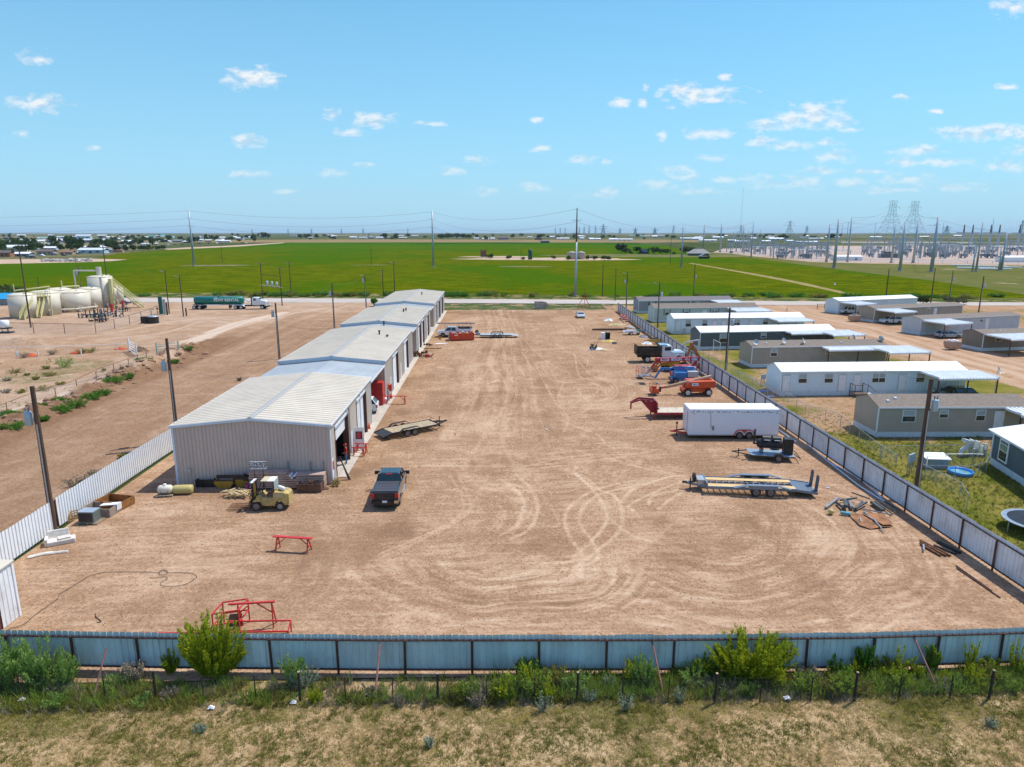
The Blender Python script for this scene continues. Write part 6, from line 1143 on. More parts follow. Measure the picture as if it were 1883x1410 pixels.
# barrels, trailer, debris mid yard (zoom 7: 8.187, origin 1060,560)
z7=lambda a,b:G(1060+a/8.187,560+b/8.187)
for i,(a_,b_) in enumerate(((672,215),(715,228),(757,258))):
    t=thing('traffic_drum',['orange traffic drum farthest from the camera','middle orange traffic drum of the three','nearest orange traffic drum of the three'][i],'traffic barrel',z7(a_,b_),0,'orange and white traffic drums'); part('drum',MB().lathe([(.34,0),(.3,.1),(.28,.6),(.24,1.1)],14),CON,t,True); part('stripe',MB().lathe([(.296,.28),(.288,.45)],14),WHT,t); part('stripe',MB().lathe([(.274,.68),(.264,.85)],14),WHT,t); part('base',MB().lathe([(.45,0),(.42,.08)],14),RUB,t)
def crump(name,label,cat_,p,ext,m,seed,n=9,h=.5):
    rs=random.Random(seed); me=MB(); G_=10; k=len(me.v); big=ext[0]>.5; ext=(ext[0]*(.7 if big else 1),ext[1]*(.7 if big else 1)); h=h*(1.5 if big else 1)
    for j in range(G_+1):
        for i in range(G_+1):
            u,v=i/G_*2-1,j/G_*2-1; e=max(0,1-(u*u+v*v)); me.v.append((u*ext[0]*(1+.2*rs.random()),v*ext[1]*(1+.2*rs.random()),h*e*(.4+rs.random()*.6)+.01))
    for j in range(G_):
        for i in range(G_): q=k+j*(G_+1)+i; me.f.append((q,q+1,q+G_+2,q+G_+1))
    return solo(name,label,cat_,me,m,p)
crump('tarpaulin','crumpled white tarpaulin on the dirt in front of the drums','tarpaulin',z7(480,240),(1.3,1.2),WHT,1); crump('foam_scraps','pale yellow foam and board scraps near the white tarpaulin','scraps',z7(620,305),(2.6,1.),mat('yellowish scrap',(.5,.42,.22),.8,0,.4,3),2,h=.3)
solo('steel_beam','long dark purple brown steel beam on the yard','beam',MB().bx(-3.6,3.6,-.15,.15,.1,.4).bx(-2,3,.3,.5,.05,.25),BRN,z7(500,390)+Vector((0,.2,0)))
t=thing('utility_trailer','small white utility trailer with one wheel in view','trailer',z7(825,460)+Vector((0,.8,0)),pi); part('bed',MB().bx(-1.6,1.4,-.75,.75,.5,.62).bx(-1.6,1.4,-.78,-.73,.6,.85).bx(-1.6,1.4,.73,.78,.6,.85),WHT,t); wheel(t,0,.85,.33,.2,RIMW,1); wheel(t,0,-.85,.33,.2,RIMW,-1); part('drawbar',MB().bar((1.4,0,.5),(2.6,0,.4),.08),BLK,t)
solo('pvc_pipe','light blue pipes tilted on the small utility trailer','pipe',MB().tube((.2,.2,.75),(-1.2,.8,1.3),.08).tube((0,.3,.75),(-1.4,.6,1.1),.08),PVC,z7(870,420)); t=thing('bin','green wheelie bin right of the small utility trailer','bin',z7(928,455)); part('body',MB().loft([[(-.25,-.28,.05),(.25,-.28,.05),(.25,.28,.05),(-.25,.28,.05)],[(-.33,-.36,1.0),(.33,-.36,1.0),(.33,.36,1.0),(-.33,.36,1.0)]]),mat('bin green',(.01,.16,.07),.5),t); part('lid',MB().bx(-.36,.36,-.38,.38,1.0,1.06),mat('bin green'),t)
t=thing('dryer_pair','white appliance and black open appliance standing together','appliances',z7(430,520)); part('cabinet',MB().bx(-.75,0,-.1,.75,0,1.25),WHT,t); part('open_shelf',MB().bx(.02,.95,-.1,.75,.05,.12).bx(.02,.95,-.1,.75,1.15,1.25).bx(.02,.1,-.1,.75,0,1.2).bx(.87,.95,-.1,.75,0,1.2).bx(.1,.87,.6,.75,.1,1.2).bx(.1,.87,0,.7,.55,.62),BLK,t)
crump('board_scraps','yellow boards and scraps in front of the white appliance','boards',z7(490,555),(1.6,.9),mat('yellow board',(.55,.42,.08),.8,0,.4,3),4,h=.2); clutter('engine','black engine block on a white tarp','engine',z7(255,680)+Vector((0,.3,0)),14,(.6,.4),[BLK],9,1.5); crump('tarpaulin','white and grey tarp with scrap around the black engine','tarpaulin',z7(320,675),(2.0,.8),WHT,5,h=.25)
solo('plywood_sheet','tan plywood offcut beside the black engine','board',MB().face([(-.8,0,.12),(.2,-.4,.1),(1.0,-.3,.12),(.1,.3,.3)]),PINEW,z7(400,690)); solo('rusty_pipe','dark rod in front of the drums','pipe',MB().path([(z7(645,220)-z7(680,250))[:],(z7(715,270)-z7(680,250))[:]],.06),BRN,z7(680,250)+Vector((0,0,.07)))
crump('wire_coil','grey heap of hose and wire beside the white fence','wire heap',z7(1010,490),(1.3,.9),GREY,7,h=.4); crump('earth_heap','low brown earth heap at the foot of the white fence','earth heap',z7(1215,550),(1.1,1.),mat('heap soil',(.25,.16,.10),.95,0,.3,3),8,h=.6); crump('tarpaulin','white and blue tarp bundle behind the dump truck','tarpaulin',z7(1060,590),(1.2,.9),WHT,9,h=.4)
solo('ochre_beam','ochre yellow machine arm lying behind the dump truck','machine arm',MB().bar((0,0,.3),(1.8,-2.6,.8),.35,.5).bar((-.6,.4,.2),(1.2,-1.4,.5),.25,.3),OCH,z7(1075,570)); solo('rusty_pipe','pipes and boards lying right of the traffic drums','pipe',MB().path([(0,0,.06),(3.6,-3.2,.06)],.08),BRN,z7(720,350))
solo('pvc_pipe','white pipes lying near the fence below the drums','pipe',MB().path([(0,0,.06),(2.2,-4,.06)],.08).path([(.5,.2,.06),(3.4,-4.6,.06)],.07),WHT,z7(940,380)); p=z7(600,600); solo('battery_box','small dark box in front of the yellow boards','box',MB().bx(-.4,.4,0,.5,0,.35).bx(-.3,.3,.1,.4,.35,.4),GREY,z7(575,592))
# white drum on end etc at the far gate
p=G(993,568); t=thing('wooden_crate','weathered grey crate with a round side beside the far gate','crate',p+Vector((0,1,0))); part('crate_box',MB().bx(-1.4,.9,-1,1,0,2.0),mat('weathered grey wood',(.36,.30,.25),.85,0,.2,2),t); part('spool',lathe_y(MB(),[(.9,-.3),(.9,.3)],14,(1.3,0,.95)),mat('weathered grey wood'),t)
t=thing('tripod','red steel tripod frame standing at the far gate fence','tripod',G(1075,566.5)+Vector((0,1,0))); mb=MB()
for a_ in range(3): mb.bar((0,0,3.2),(2.1*cos(a_*2.1+.5),1.6*sin(a_*2.1+.5),0),.12)
mb.bar((-1.9,-.4,.3),(1.9,-.4,.3),.1).bar((0,0,3.1),(0,0,5.2),.08); part('frame',mb,REDM,t)
# hose on the dirt (zoom 3: 3.3625 origin 0,1020)
zh=lambda a,b:G(a/3.3625,1020+b/3.3625)
hp=[(45,468),(150,430),(210,380),(300,315),(355,275),(370,245),(420,215),(500,165),(560,130),(660,110),(800,107),(930,110),(985,112),(1010,95),(1035,103),(1030,122),(990,125),(985,105),(1010,100),(1045,112),(1150,112),(1200,122),(1218,138),(1200,152),(1170,175),(1100,195),(1020,195),(992,185),(1005,168),(1035,150),(1025,138),(980,143),(940,146),(925,140)]
pts=cat([zh(*q) for q in hp],5); solo('hose','long thin dark hose snaking and looping over the dirt','hose',MB().path([(p.x,p.y,.03) for p in pts],.013,5),mat('hose dark',(.05,.035,.03),.7))
hp=[(590,365),(592,385),(612,400),(625,415),(600,420)]; pts=cat([zh(*q) for q in hp],4); solo('rope','short scrap of dark rope on the dirt','rope',MB().path([(p.x,p.y,.02) for p in pts],.02,4),mat('hose dark'))
# litter in the scrub and yard
for i,(x,y) in enumerate(((41,1290),(389,1305),(540,1295),(1447,1287),(1005,790),(1522,897),(1471,725))):
    crump('litter',['white bottle like litter at the far left below the wire fence','crumpled white bag left of centre in the scrub','white bag just below the wire fence','white scrap under the wire fence on the right','white scrap on the yard near the middle','white scrap right of the slate trailer','white scrap beside the chain link fence'][i],'litter',G(x,y)+Vector((0,0,.1 if y>1200 else .02)),(.12,.085) ,mat('bright roof white'),20+i,h=.14)
# ---------------- person
def ell(cx,cz,cy,rx,ry,n=12,pw=1.): return [(cx+rx*cos(2*pi*i/n),cy+ry*sin(2*pi*i/n),cz) for i in range(n)]
def person(label,loc,rz):
    SK=mat('skin',(.42,.22,.15),.6); JE=mat('blue jeans',(.06,.16,.30),.8,0,.15,5); RS=mat('red shirt',(.45,.02,.025),.8,0,.1,4)
    me=bpy.data.meshes.new('person'); J=[(0,0,.93,.15,.11),(0,0,1.15,.14,.10),(0,0,1.38,.18,.11),(0,0,1.50,.06,.06),(.02,0,1.60,.085,.095),(.02,0,1.70,.09,.10),(.01,0,1.78,.06,.07),
     (0,.2,1.43,.06,.06),(-.02,.27,1.17,.045,.045),(.18,.22,1.05,.035,.035),(.25,.19,1.04,.04,.03),(0,-.2,1.43,.06,.06),(-.02,-.28,1.17,.045,.045),(.14,-.24,1.0,.035,.035),(.2,-.22,.97,.04,.03),
     (0,.1,.86,.095,.095),(.03,.12,.48,.065,.065),(-.02,.13,.09,.045,.045),(.14,.14,.05,.045,.035),(0,-.1,.86,.095,.095),(.02,-.13,.48,.065,.065),(.0,-.14,.09,.045,.045),(.16,-.16,.05,.045,.035)]
    E=[(0,1),(1,2),(2,3),(3,4),(4,5),(5,6),(2,7),(7,8),(8,9),(9,10),(2,11),(11,12),(12,13),(13,14),(0,15),(15,16),(16,17),(17,18),(0,19),(19,20),(20,21),(21,22)]
    me.from_pydata([j[:3] for j in J],E,[]); o=bpy.data.objects.new('person',me); COL.objects.link(o); sk=o.modifiers.new('s','SKIN'); 
    for i,j in enumerate(J): me.skin_vertices[0].data[i].radius=j[3:5]; me.skin_vertices[0].data[i].use_root=(i==0)
    o.modifiers.new('u','SUBSURF').levels=1; dg=bpy.context.evaluated_depsgraph_get(); dg.update(); m2=bpy.data.meshes.new_from_object(o.evaluated_get(dg)); bpy.data.objects.remove(o)
    o=bpy.data.objects.new('person',m2); COL.objects.link(o); m2.materials.clear(); [m2.materials.append(x) for x in (SK,JE,RS,BLK)]
    for p in m2.polygons:
        z=p.center.z; y=abs(p.center.y); p.use_smooth=True
        p.material_index=3 if z<.12 else (1 if z<.96 and not(y>.17 and z>.9 and p.center.x>.1) else (2 if z<1.5 and not (y>.17 and z<1.2) else 0))
    setp(o,label,'person'); o.location=loc; o.rotation_euler=(0,0,rz); o.scale=(1.02,)*3
    cap=MB().lathe([(.11,0),(.108,.05),(.08,.1),(.02,.12)],12,(.01,0,1.72)); cap.bx(.06,.22,-.07,.07,1.72,1.735); part('cap',cap,REDM,o,True)
    fc=MB().cb((.105,0,1.645),(.04,.025,.04)).cb((.095,.035,1.67),(.012,.02,.012)).cb((.095,-.035,1.67),(.012,.02,.012)).cb((.095,0,1.605),(.012,.05,.01)); part('face',fc,mat('skin dark',(.25,.12,.08),.6),o)
    for s,h in ((1,(.25,.19,1.04)),(-1,(.2,-.22,.97))):
        hm=MB()
        for k in range(4): hm.tube((h[0],h[1]+(-.03+.02*k),h[2]-.01),(h[0]+.07+.01*(k%2),h[1]+(-.03+.02*k),h[2]-.05),.010,.007,n=5)
        hm.tube((h[0]-.01,h[1]-s*.03,h[2]),(h[0]+.04,h[1]-s*.055,h[2]-.02),.011,.008,n=5); part('fingers',hm,SK,o)
    return o
g=Vector((XR+.12,57.7,0)); person('man in red shirt blue jeans and cap at the open workshop door',(g.x,g.y,.05),R_(200))
# ---------------- mobile homes
SHG=mat('asphalt shingle',(.20,.165,.13),.9,0,.18,4,.15); SHD=mat('grey asphalt shingle',(.17,.155,.155),.9,0,.18,4,.1); MRF=mat('pale metal roof',(.76,.80,.79),.5,0,.06,.5,.10)
mat('step wood',(.28,.18,.11),.8); SKW=mat('white skirting',(.62,.68,.70),.6,0,.06,1,.2); 
def lapwall(mb,x0,x1,y,z0,z1,side,pitch=.2):
    z=z0
    while z<z1-.01: h=min(pitch,z1-z); mb.face([(x0,y+side*.03,z),(x1,y+side*.03,z),(x1,y,z+h),(x0,y,z+h)]); z+=h
def mhome(label,c0,c1,W,h,wall,roof,feats,lap=False,rise=.65,rdir=None,vents=(),skirt=SKW,ov=.12,wh=None):
    """c0,c1: ground points of the near long side, from the end at the white fence to the lane end; feats on that side"""
    a=Vector((c0.x,c0.y,0)); b=Vector((c1.x,c1.y,0)); L=(b-a).length; ang=math.atan2(b.y-a.y,b.x-a.x)
    t=thing('mobile_home',label,'mobile home',a,ang,'mobile homes behind the white fence'); sk=.55
    # wall mesh: near y=0, far y=W
    w_=MB()
    if lap: lapwall(w_,0,L,0,sk,h,-1); lapwall(w_,0,L,W,sk,h,1)
    else: w_.ribs((0,0),(L,0),sk,h,.4,.04,1); w_.ribs((L,W),(0,W),sk,h,.4,.04,1)
    g=lambda s:h+rise*(1-abs(2*s-1))
    w_.ribs((0,W),(0,0),sk,g,.4 if not lap else .6,.015,1); w_.ribs((L,0),(L,W),sk,g,.4,.015,1); part('wall',w_,wall,t)
    s_=MB(); s_.ribs((0,-.01),(L,-.01),0,sk,.35,.02,1); s_.ribs((L,W),(0,W),0,sk,.35,.02,1); s_.ribs((-.01,W),(-.01,0),0,sk,.35,.02,1); s_.ribs((L+.01,0),(L+.01,W),0,sk,.35,.02,1); part('skirting',s_,skirt,t)
    r=MB(); th=.05
    if roof is MRF:
        n=max(2,round(L/1.2))
        for i in range(n):
            x0,x1=-ov+i*(L+2*ov)/n,-ov+(i+1)*(L+2*ov)/n-.035
            r.prism([(-ov-.05,h-.02),(W/2,h+rise),(W+ov+.05,h-.02),(W+ov+.05,h+.04),(W/2,h+rise+.07),(-ov-.05,h+.04)],'x',x0,x1)
        r.prism([(-ov,h-.0),(W/2,h+rise),(W+ov,h),(W+ov,h+.03),(W/2,h+rise+.04),(-ov,h+.03)],'x',-ov,L+ov)
    else: r.prism([(-ov-.05,h-.02),(W/2,h+rise),(W+ov+.05,h-.02),(W+ov+.05,h+.04),(W/2,h+rise+.07),(-ov-.05,h+.04)],'x',-ov,L+ov)
    part('roof',r,roof,t)
    part('fascia',MB().bx(-ov,L+ov,-ov-.09,-ov-.05,h-.1,h+.05),WHT,t)
    part('corner_trim',MB().bx(-.05,.05,-.05,.04,sk,h),WHT,t); part('corner_trim',MB().bx(L-.05,L+.05,-.05,.04,sk,h),WHT,t)
    for f in feats:
        k,x=f[0],f[1]*L if f[1]<=1 else f[1]
        if k=='w' or k=='ww':
            ww=(f[2] if len(f)>2 else .9)*1.12*(1.8 if k=='ww' else 1); hh=f[3] if len(f)>3 else 1.15; zt=h-.32
            fr=part('window',MB().bx(x-ww/2-.06,x+ww/2+.06,-.075,-.025,zt-hh-.06,zt+.06),WHT,t); part('pane',MB().bx(x-ww/2,x+ww/2,-.082,-.072,zt-hh,zt-hh/2-.03),GLS,fr); part('pane',MB().bx(x-ww/2,x+ww/2,-.082,-.072,zt-hh/2+.03,zt),mat('window blind',(.36,.40,.40),.2,0,.15,3),fr)
            if k=='ww': part('mullion',MB().bx(x-.03,x+.03,-.086,-.07,zt-hh,zt),WHT,fr)
            if len(f)>4:
                for s in (-1,1): part('shutter',MB().bx(x+s*(ww/2+.22)-.16,x+s*(ww/2+.22)+.16,-.07,-.03,zt-hh-.04,zt+.04),mat('shutter '+f[4],{'dark':(.02,.02,.025),'tan':(.22,.20,.15)}[f[4]],.6),t)
        elif k=='d':
            d=part('door',MB().bx(x-.45,x+.45,-.08,-.03,sk+.02,sk+2.05),DOORW,t); part('handle',MB().bx(x+.32,x+.38,-.12,-.08,sk+.95,sk+1.03),GALV,d)
            part('door_frame',MB().bx(x-.5,x+.5,-.05,-.032,sk,sk+2.12),WHT if wall is not PWH else mat('grey frame',(.45,.46,.47),.6),t)
            if len(f)>2: part('porch_step',MB().bx(x-.6,x+.6,-1.0,-.05,sk-.15,sk-.02).bx(x-.5,x+.5,-1.4,-1.0,.2,.28),mat('step wood',(.28,.18,.11),.8),t)
    for (x,y) in vents: part('roof_vent',MB().bx(x-.14,x+.14,y-.14,y+.14,h+rise*(1-abs(2*y/W-1)),h+rise*(1-abs(2*y/W-1))+.22),WHT,t)
    return t,a,ang,L
PWH=mat('pale blue white siding',(.62,.73,.78),.5,0,.04,.7,.06,streak=True); TAN=mat('taupe lap siding',(.38,.32,.25),.6,0,.05,.8,.06); DGR=mat('dark slate siding',(.10,.125,.135),.6,0,.08,.8,.08); LGR=mat('grey lilac siding',(.30,.30,.33),.6,0,.06,.8,.08); PGR=mat('pale green grey siding',(.48,.54,.52),.6,0,.05,.8,.08)
def carport(label,c,ang,L,W,h,posts,group='pale metal carport roofs',slope=.25,dep=None):
    """c = corner at the home wall, +x along the home, -y away from it"""
    t=thing('carport',label,'carport',c,ang,group); r=MB(); n=max(2,round(L/.42))
    zf=lambda y:h+slope*(y/W) 
    k=len(r.v)
    for i in range(n+1):
        for dx,dz in ((0,0),(.07,.09),(.18,.09),(.25,0)):
            x=min(L,i*L/n+dx); r.v+=[(x,-W,h-slope+dz),(x,0,h+dz)]
    m_=(n+1)*4
    for i in range(m_-1): r.f.append((k+2*i,k+2*i+2,k+2*i+3,k+2*i+1))
    part('roof_sheet',r,MRF,t); part('edge_beam',MB().bx(0,L,-W-.04,-W+.02,h-slope-.16,h-slope+.02),WHT,t); part('edge_beam',MB().bx(-.04,.02,-W,0,h-.22,h-.0),WHT,t); part('edge_beam',MB().bx(L-.02,L+.04,-W,0,h-.22,h),WHT,t)
    for x in posts: part('post',MB().bx(x-.06,x+.06,-W+.05,-W+.17,0,h-slope-.05),BRN,t)
    return t
def dish(label,p,rz,h=0,s=1.):
    t=thing('satellite_dish',label,'satellite dish',p,rz,'satellite dishes on the mobile homes'); d=MB().lathe([(.02,0),(.2*s,.03*s),(.36*s,.10*s),(.37*s,.10*s),(.2*s,.05*s),(.02,.02)],14); o=part('reflector',d,mat('dish grey',(.5,.52,.54),.4),t,True,(0,-.1,h+.65*s)); o.rotation_euler=(1.15,0,0)
    part('mast',MB().tube((0,0,0),(0,0,h+.6*s),.03).tube((0,-.1,h+.6*s),(0,-.55*s,h+.5*s),.015),GALV,t); return t
# 1 nearest tan, px near side: left base corner (1618.5?,..)
z9=lambda a,b:G(1360+a/3.597,520+b/3.597)
def home(label,pl,pr,ptl,Wpx,wall,roof,feats,W=4.6,**k):
    c0=z9(*pl); h=HT(c0.x,c0.y,520+ptl/3.597); dirn=z9(*pr)-c0; return mhome(label,c0,z9(*pr),W,max(2.7,min(3.6,h)),wall,roof,feats,**k)
t1,a1,g1,L1_=home('nearest taupe mobile home with brown shingle roof and white skirting',(900,1020),(1900,1018),822,0,TAN,SHG,[('w',3.05,1.1),('w',6.5,.7,.75),('w',10.2,.75,1.05),('d',12.1)],lap=True,rise=.75,vents=((2.3,1.4),(1.3,.9),(.6,3.2)))
t2,a2,g2,L2_=home('long white blue mobile home with four doors and metal roof',(265,747),(1480,735),588,0,PWH,MRF,[('d',.028),('w',.115,.9,1.1),('w',.255,.9,1.1),('d',.33),('d',.408),('ww',.525,.8,1.1),('d',.655),('w',.75,.9,1.1)],W=4.4,rise=.7)
t3,a3,g3,L3_=home('taupe mobile home with several dishes on its shingle roof',(75,560),(960,545),425,0,TAN,SHG,[('w',.16,.85,1.1),('w',.56,.6,.8)],lap=True,rise=.6,vents=((2.6,1.),(14.5,1.)))
zq=lambda a,b:G(1130+a/6.493,530+b/6.493)
def homeq(label,pl,pr,ptl,wall,roof,feats,**k):
    c0=zq(*pl); h=HT(c0.x,c0.y,530+ptl/6.493); return mhome(label,c0,zq(*pr),k.pop('W',4.5),max(2.7,min(3.7,h)),wall,roof,feats,**k)
t4=homeq('dark slate mobile home with pale metal roof',(1015,735),(2610,700),528,DGR,MRF,[('w',4.2,1.1,1.5),('w',11.6,.8,.8)],rise=.75)
t5=homeq('pale blue mobile home with many doors and white metal roof',(700,545),(2250,525),362,PWH,MRF,[('d',.035),('w',.11,.95,1.3),('w',.235,.9,1.3),('d',.31),('d',.38),('ww',.475,.75,1.2),('d',.595),('w',.70,.9,1.)],rise=.75)
t6=homeq('pale green grey mobile home with brown shingle roof and tan shutters',(465,405),(1700,390),237,PGR,SHG,[('w',.125,.8,1.3,'tan'),('w',.31,.9,1.1,'tan'),('d',.485),('ww',.58,.7,1.,'tan')],rise=.8)
t7=homeq('farthest lilac grey mobile home with dark shutters beside the road',(285,297),(1400,280),150,LGR,SHD,[('w',.14,1.0,1.2,'dark'),('w',.55,.6,.8,'dark'),('w',.63,.6,.8)],rise=.75)
# carports of the left row: (home, start x, length, width, label)
for (hm,x0,L_,W_,lab) in ((t2[:] if 0 else (t2,a2,g2,L2_),.742,7.5,3.7,'big pale carport roof at the lane end of the long white home'),((t3,a3,g3,L3_),.51,9.5,1.9,'narrow porch roof along the taupe home'),((t3,a3,g3,L3_),.86,6.5,5.0,'pale carport roof at the lane end of the taupe home'),
    (t4,.62,7.,2.2,'narrow porch roof along the dark slate home'),(t4,.86,6.,5.,'pale carport roof at the lane end of the dark slate home'),(t5,.72,7.5,4.2,'pale carport roof at the lane end of the pale blue home'),(t6,.70,8.2,5.,'pale carport roof at the lane end of the green grey home'),(t7,.76,7.,4.5,'pale carport roof at the lane end of the farthest home'),((t1,a1,g1,L1_),.82,6.,2.2,'pale porch roof at the right end of the nearest taupe home')):
    t_,a_,g_,l_=hm; hh=3.05; mx_=Matrix.Translation(a_)@Matrix.Rotation(g_,4,'Z'); carport(lab,mx_@Vector((x0*l_,-.12,0)),g_,L_,W_,hh,(.1,L_*.5,L_-.1))
# white gable trim + bottom right dark home
c0=z9(1655,1215); 
def darkhome():
    a=G(1820,855); b=G(1883,895); c=z9(1680,1230); d=Vector((b.x-a.x,b.y-a.y,0)).normalized()
    p0=z9(1655,1195); p1=z9(1881,1345); d=(p1-p0).normalized(); n=Vector((-d.y,d.x,0)); L=9.; W=8.; t=thing('mobile_home','dark slate home with white framed window at the right photo edge','mobile home',p0,math.atan2(d.y,d.x),'mobile homes behind the white fence')
    h=3.0; sk=.6; w_=MB(); w_.ribs((0,0),(L,0),sk,h,.4,.015,1); w_.ribs((0,W),(0,0),sk,h,.4,.015,1); w_.ribs((L,0),(L,W),sk,h,.4,.015,1); w_.ribs((L,W),(0,W),sk,h,.4,.015,1); part('wall',w_,DGR,t)
    s_=MB(); s_.ribs((0,-.02),(L,-.02),0,sk,.4,.02,1); s_.ribs((-.02,W),(-.02,0),0,sk,.4,.02,1); part('skirting',s_,SKW,t)
    part('roof',MB().prism([(-.4,h),(W/2,h+.9),(W+.4,h),(W+.4,h+.08),(W/2,h+1.),(-.4,h+.08)],'x',-.35,L+.35),MRF,t); part('soffit',MB().bx(0,L,-.36,-.02,h-.1,h-.02),WHT,t); part('corner_trim',MB().bx(-.08,.08,-.06,.04,sk,h),WHT,t)
    x=2.0; fr=part('window',MB().bx(x-.75,x+.75,-.1,-.03,.85,2.75),WHT,t); part('pane',MB().bx(x-.6,x+.6,-.11,-.095,1.0,1.75),GLS,fr); part('pane',MB().bx(x-.6,x+.6,-.11,-.095,1.82,2.35),mat('green blind',(.22,.27,.17),.3),fr); part('pane',MB().bx(x-.6,x+.6,-.11,-.095,2.42,2.62),DGR,fr)
darkhome()
# right hand row beyond the lane
def homez(label,pl,pr,ptl,wall,roof,feats,**k):
    c0=z9(*pl); h=HT(c0.x,c0.y,520+ptl/3.597); return mhome(label,c0,z9(*pr),k.pop('W',4.5),max(2.7,min(3.6,h)),wall,roof,feats,**k)
r1_=homez('white mobile home nearest the road across the lane',(650,205),(1165,180),120,PWH,MRF,[],rise=.6); r2_=homez('brown grey mobile home with white SUV under its carport',(885,262),(1465,232),172,TAN,SHG,[('w',.6,.7,.7),('d',.68)],lap=True,rise=.5,vents=((2,1),(14,1)))
r3_=homez('pale grey mobile home with silver car under its carport',(1190,345),(1840,310),242,mat('light grey siding',(.52,.55,.58),.6,0,.05,.8,.06),SHG,[('w',.6,.7,.7),('d',.66)],rise=.5,vents=((2,1),(13,1))); r4_=homez('brown mobile home at the right edge across the lane',(1600,452),(2300,430),340,mat('brown lap siding',(.22,.185,.145),.6,0,.05,.8,.06),SHG,[('w',3.,1.0,.9)],lap=True,rise=.5,vents=((4,1),))
for hm,L_,lab in ((r1_,6.5,'pale carport roof above the white pickup across the lane'),(r2_,6.5,'pale carport roof above the white SUV across the lane'),(r3_,7.,'pale carport roof above the silver car across the lane'),(r4_,7.5,'pale carport roof at the right edge across the lane')):
    t_,a_,g_,l_=hm; mx_=Matrix.Translation(a_)@Matrix.Rotation(g_,4,'Z'); carport(lab,mx_@Vector((.3,-.12,0)),g_,L_,5.,2.95,(.1,L_-.1))
BP=paint('dark green black car paint',(.02,.035,.035),.2,.03,.8)
def pcar(n,l,c,p,ang,m,**k):
    base=dict(L=4.7,W=1.85,hood=1.0,belt=1.05,roofz=1.65,gh=(-2.1,-1.6,.5,1.25)); base.update(k); return car(n,l,c,p,ang,base['L'],base['W'],base['hood'],base['belt'],base['roofz'],base['gh'],m,(-.3,.3),.35,RIMG,.28,nose=.85)
mx2=Matrix.Translation(a2)@Matrix.Rotation(g2,4,'Z'); pcar('car','dark car under the big carport of the long white home','car',mx2@Vector((L2_*.742+3.6,-2.0,0)),g2+pi,BP,roofz=1.42,hood=.85,belt=.9)
car('pickup_truck','white pickup parked under the carport nearest the road','pickup truck',z9(750,208)+Vector((0,1.2,0)),pi,5.6,1.95,1.1,1.15,1.85,(-.5,-.4,1.,1.6),WT,(-.32,.31),.38,RIMG,.4,nose=1.0,deck=-.55)
pcar('suv','white SUV under the middle carport across the lane','car',z9(1020,272)+Vector((0,1.2,0)),pi,WT); pcar('car','silver blue sedan under the carport across the lane','car',z9(1405,370)+Vector((0,1.2,0)),0,paint('silver blue paint',(.30,.40,.46),.25,.03,.8),roofz=1.42,hood=.85,belt=.92)
# dumpsters of the park
for i,(p,w_) in enumerate((((768,258),1.0),((1424,445),1.3))):
    t=thing('waste_bin',['tan waste container beside the lane near the road','tan waste container full of bags on the lane'][i],'waste container',z9(*p)+Vector((0,.8,0)),.05,'tan waste containers'); part('body',MB().loft([[(-.9,-.6,.15),(.9,-.6,.15),(.9,.6,.15),(-.9,.6,.15)],[(-1.15,-.8,.9),(1.15,-.8,.9),(1.15,.8,.9),(-1.15,.8,.9)],[(-1.1,-.75,1.45),(1.1,-.75,1.45),(1.1,.75,1.45),(-1.1,.75,1.45)]]),mat('tan container',(.42,.28,.20),.6,0,.1,2,.2),t)
    mb=MB(); rs=random.Random(i)
    for k in range(6+6*i): mb.ball((rs.uniform(-.8,.8),rs.uniform(-.5,.5),1.45+rs.uniform(0,.15)),rs.uniform(.18,.32),.8,6)
    solo('waste_bags','white and dark bags heaped on the '+['first','second'][i]+' tan container','bags',mb,WHT if i else GREY,t.location)
# dishes
mx3=Matrix.Translation(a3)@Matrix.Rotation(g3,4,'Z')
for i,(x,y,z) in enumerate(((.7,.6,3.0),(5.2,1.0,3.1),(8.2,.9,3.1),(17.5,3.,3.2),(21.0,1.3,3.2))): dish(['dark dish at the left corner of the taupe home roof','white dish left of centre on the taupe home roof','dish beside the antenna on the taupe home roof','dish behind the taupe home roof ridge','dish at the right end of the taupe home roof'][i],mx3@Vector((x,y,z)),.5*i,s=1.2)
dish('large grey dish on a post under the edge of the big carport',z9(1680,745),.8,2.2,1.5); dish('dish on the roof of the white home nearest the road',z9(650,95)+Vector((0,3,3.4)),.2)
mx1=Matrix.Translation(a1)@Matrix.Rotation(g1,4,'Z')
# utility pedestals, pool, kennel, playset, trampoline
def meters(label,p,s=1.):
    t=thing('meter_rack',label,'meter boxes',p,.6,'electric meter racks'); 
    for x in (-.35,.1,.45): part('post',MB().bx(x-.03,x+.03,-.03,.03,0,1.5*s),GREY,t)
    for x in (-.3,.02,.34): part('meter_box',MB().bx(x-.15,x+.15,-.14,.0,1.0*s,1.65*s),BLU,t)
meters('blue grey meter boxes on posts beside the nearest fence corner',z9(1118,1265),1.1); meters('blue grey meter boxes left of the long white home',z9(150,685)); meters('meter box beside the pale blue home',zq(825,560),.9)
t=thing('paddling_pool','round bright blue paddling pool on the grass','paddling pool',z9(1460,1262)); pr=MB(); 
for (r,z) in (): pass
part('pool_wall',MB().lathe([(.8,.0),(.95,.02),(.98,.28),(.93,.33),(.86,.28),(.82,.06),(.1,.05)],24),mat('pool blue',(.02,.22,.62),.35,0,.05,2),t,True); part('water',MB().lathe([(.84,.12),(.01,.121)],20),mat('pool water',(.15,.38,.42),.05,0,.1,2,spec=.8),t)
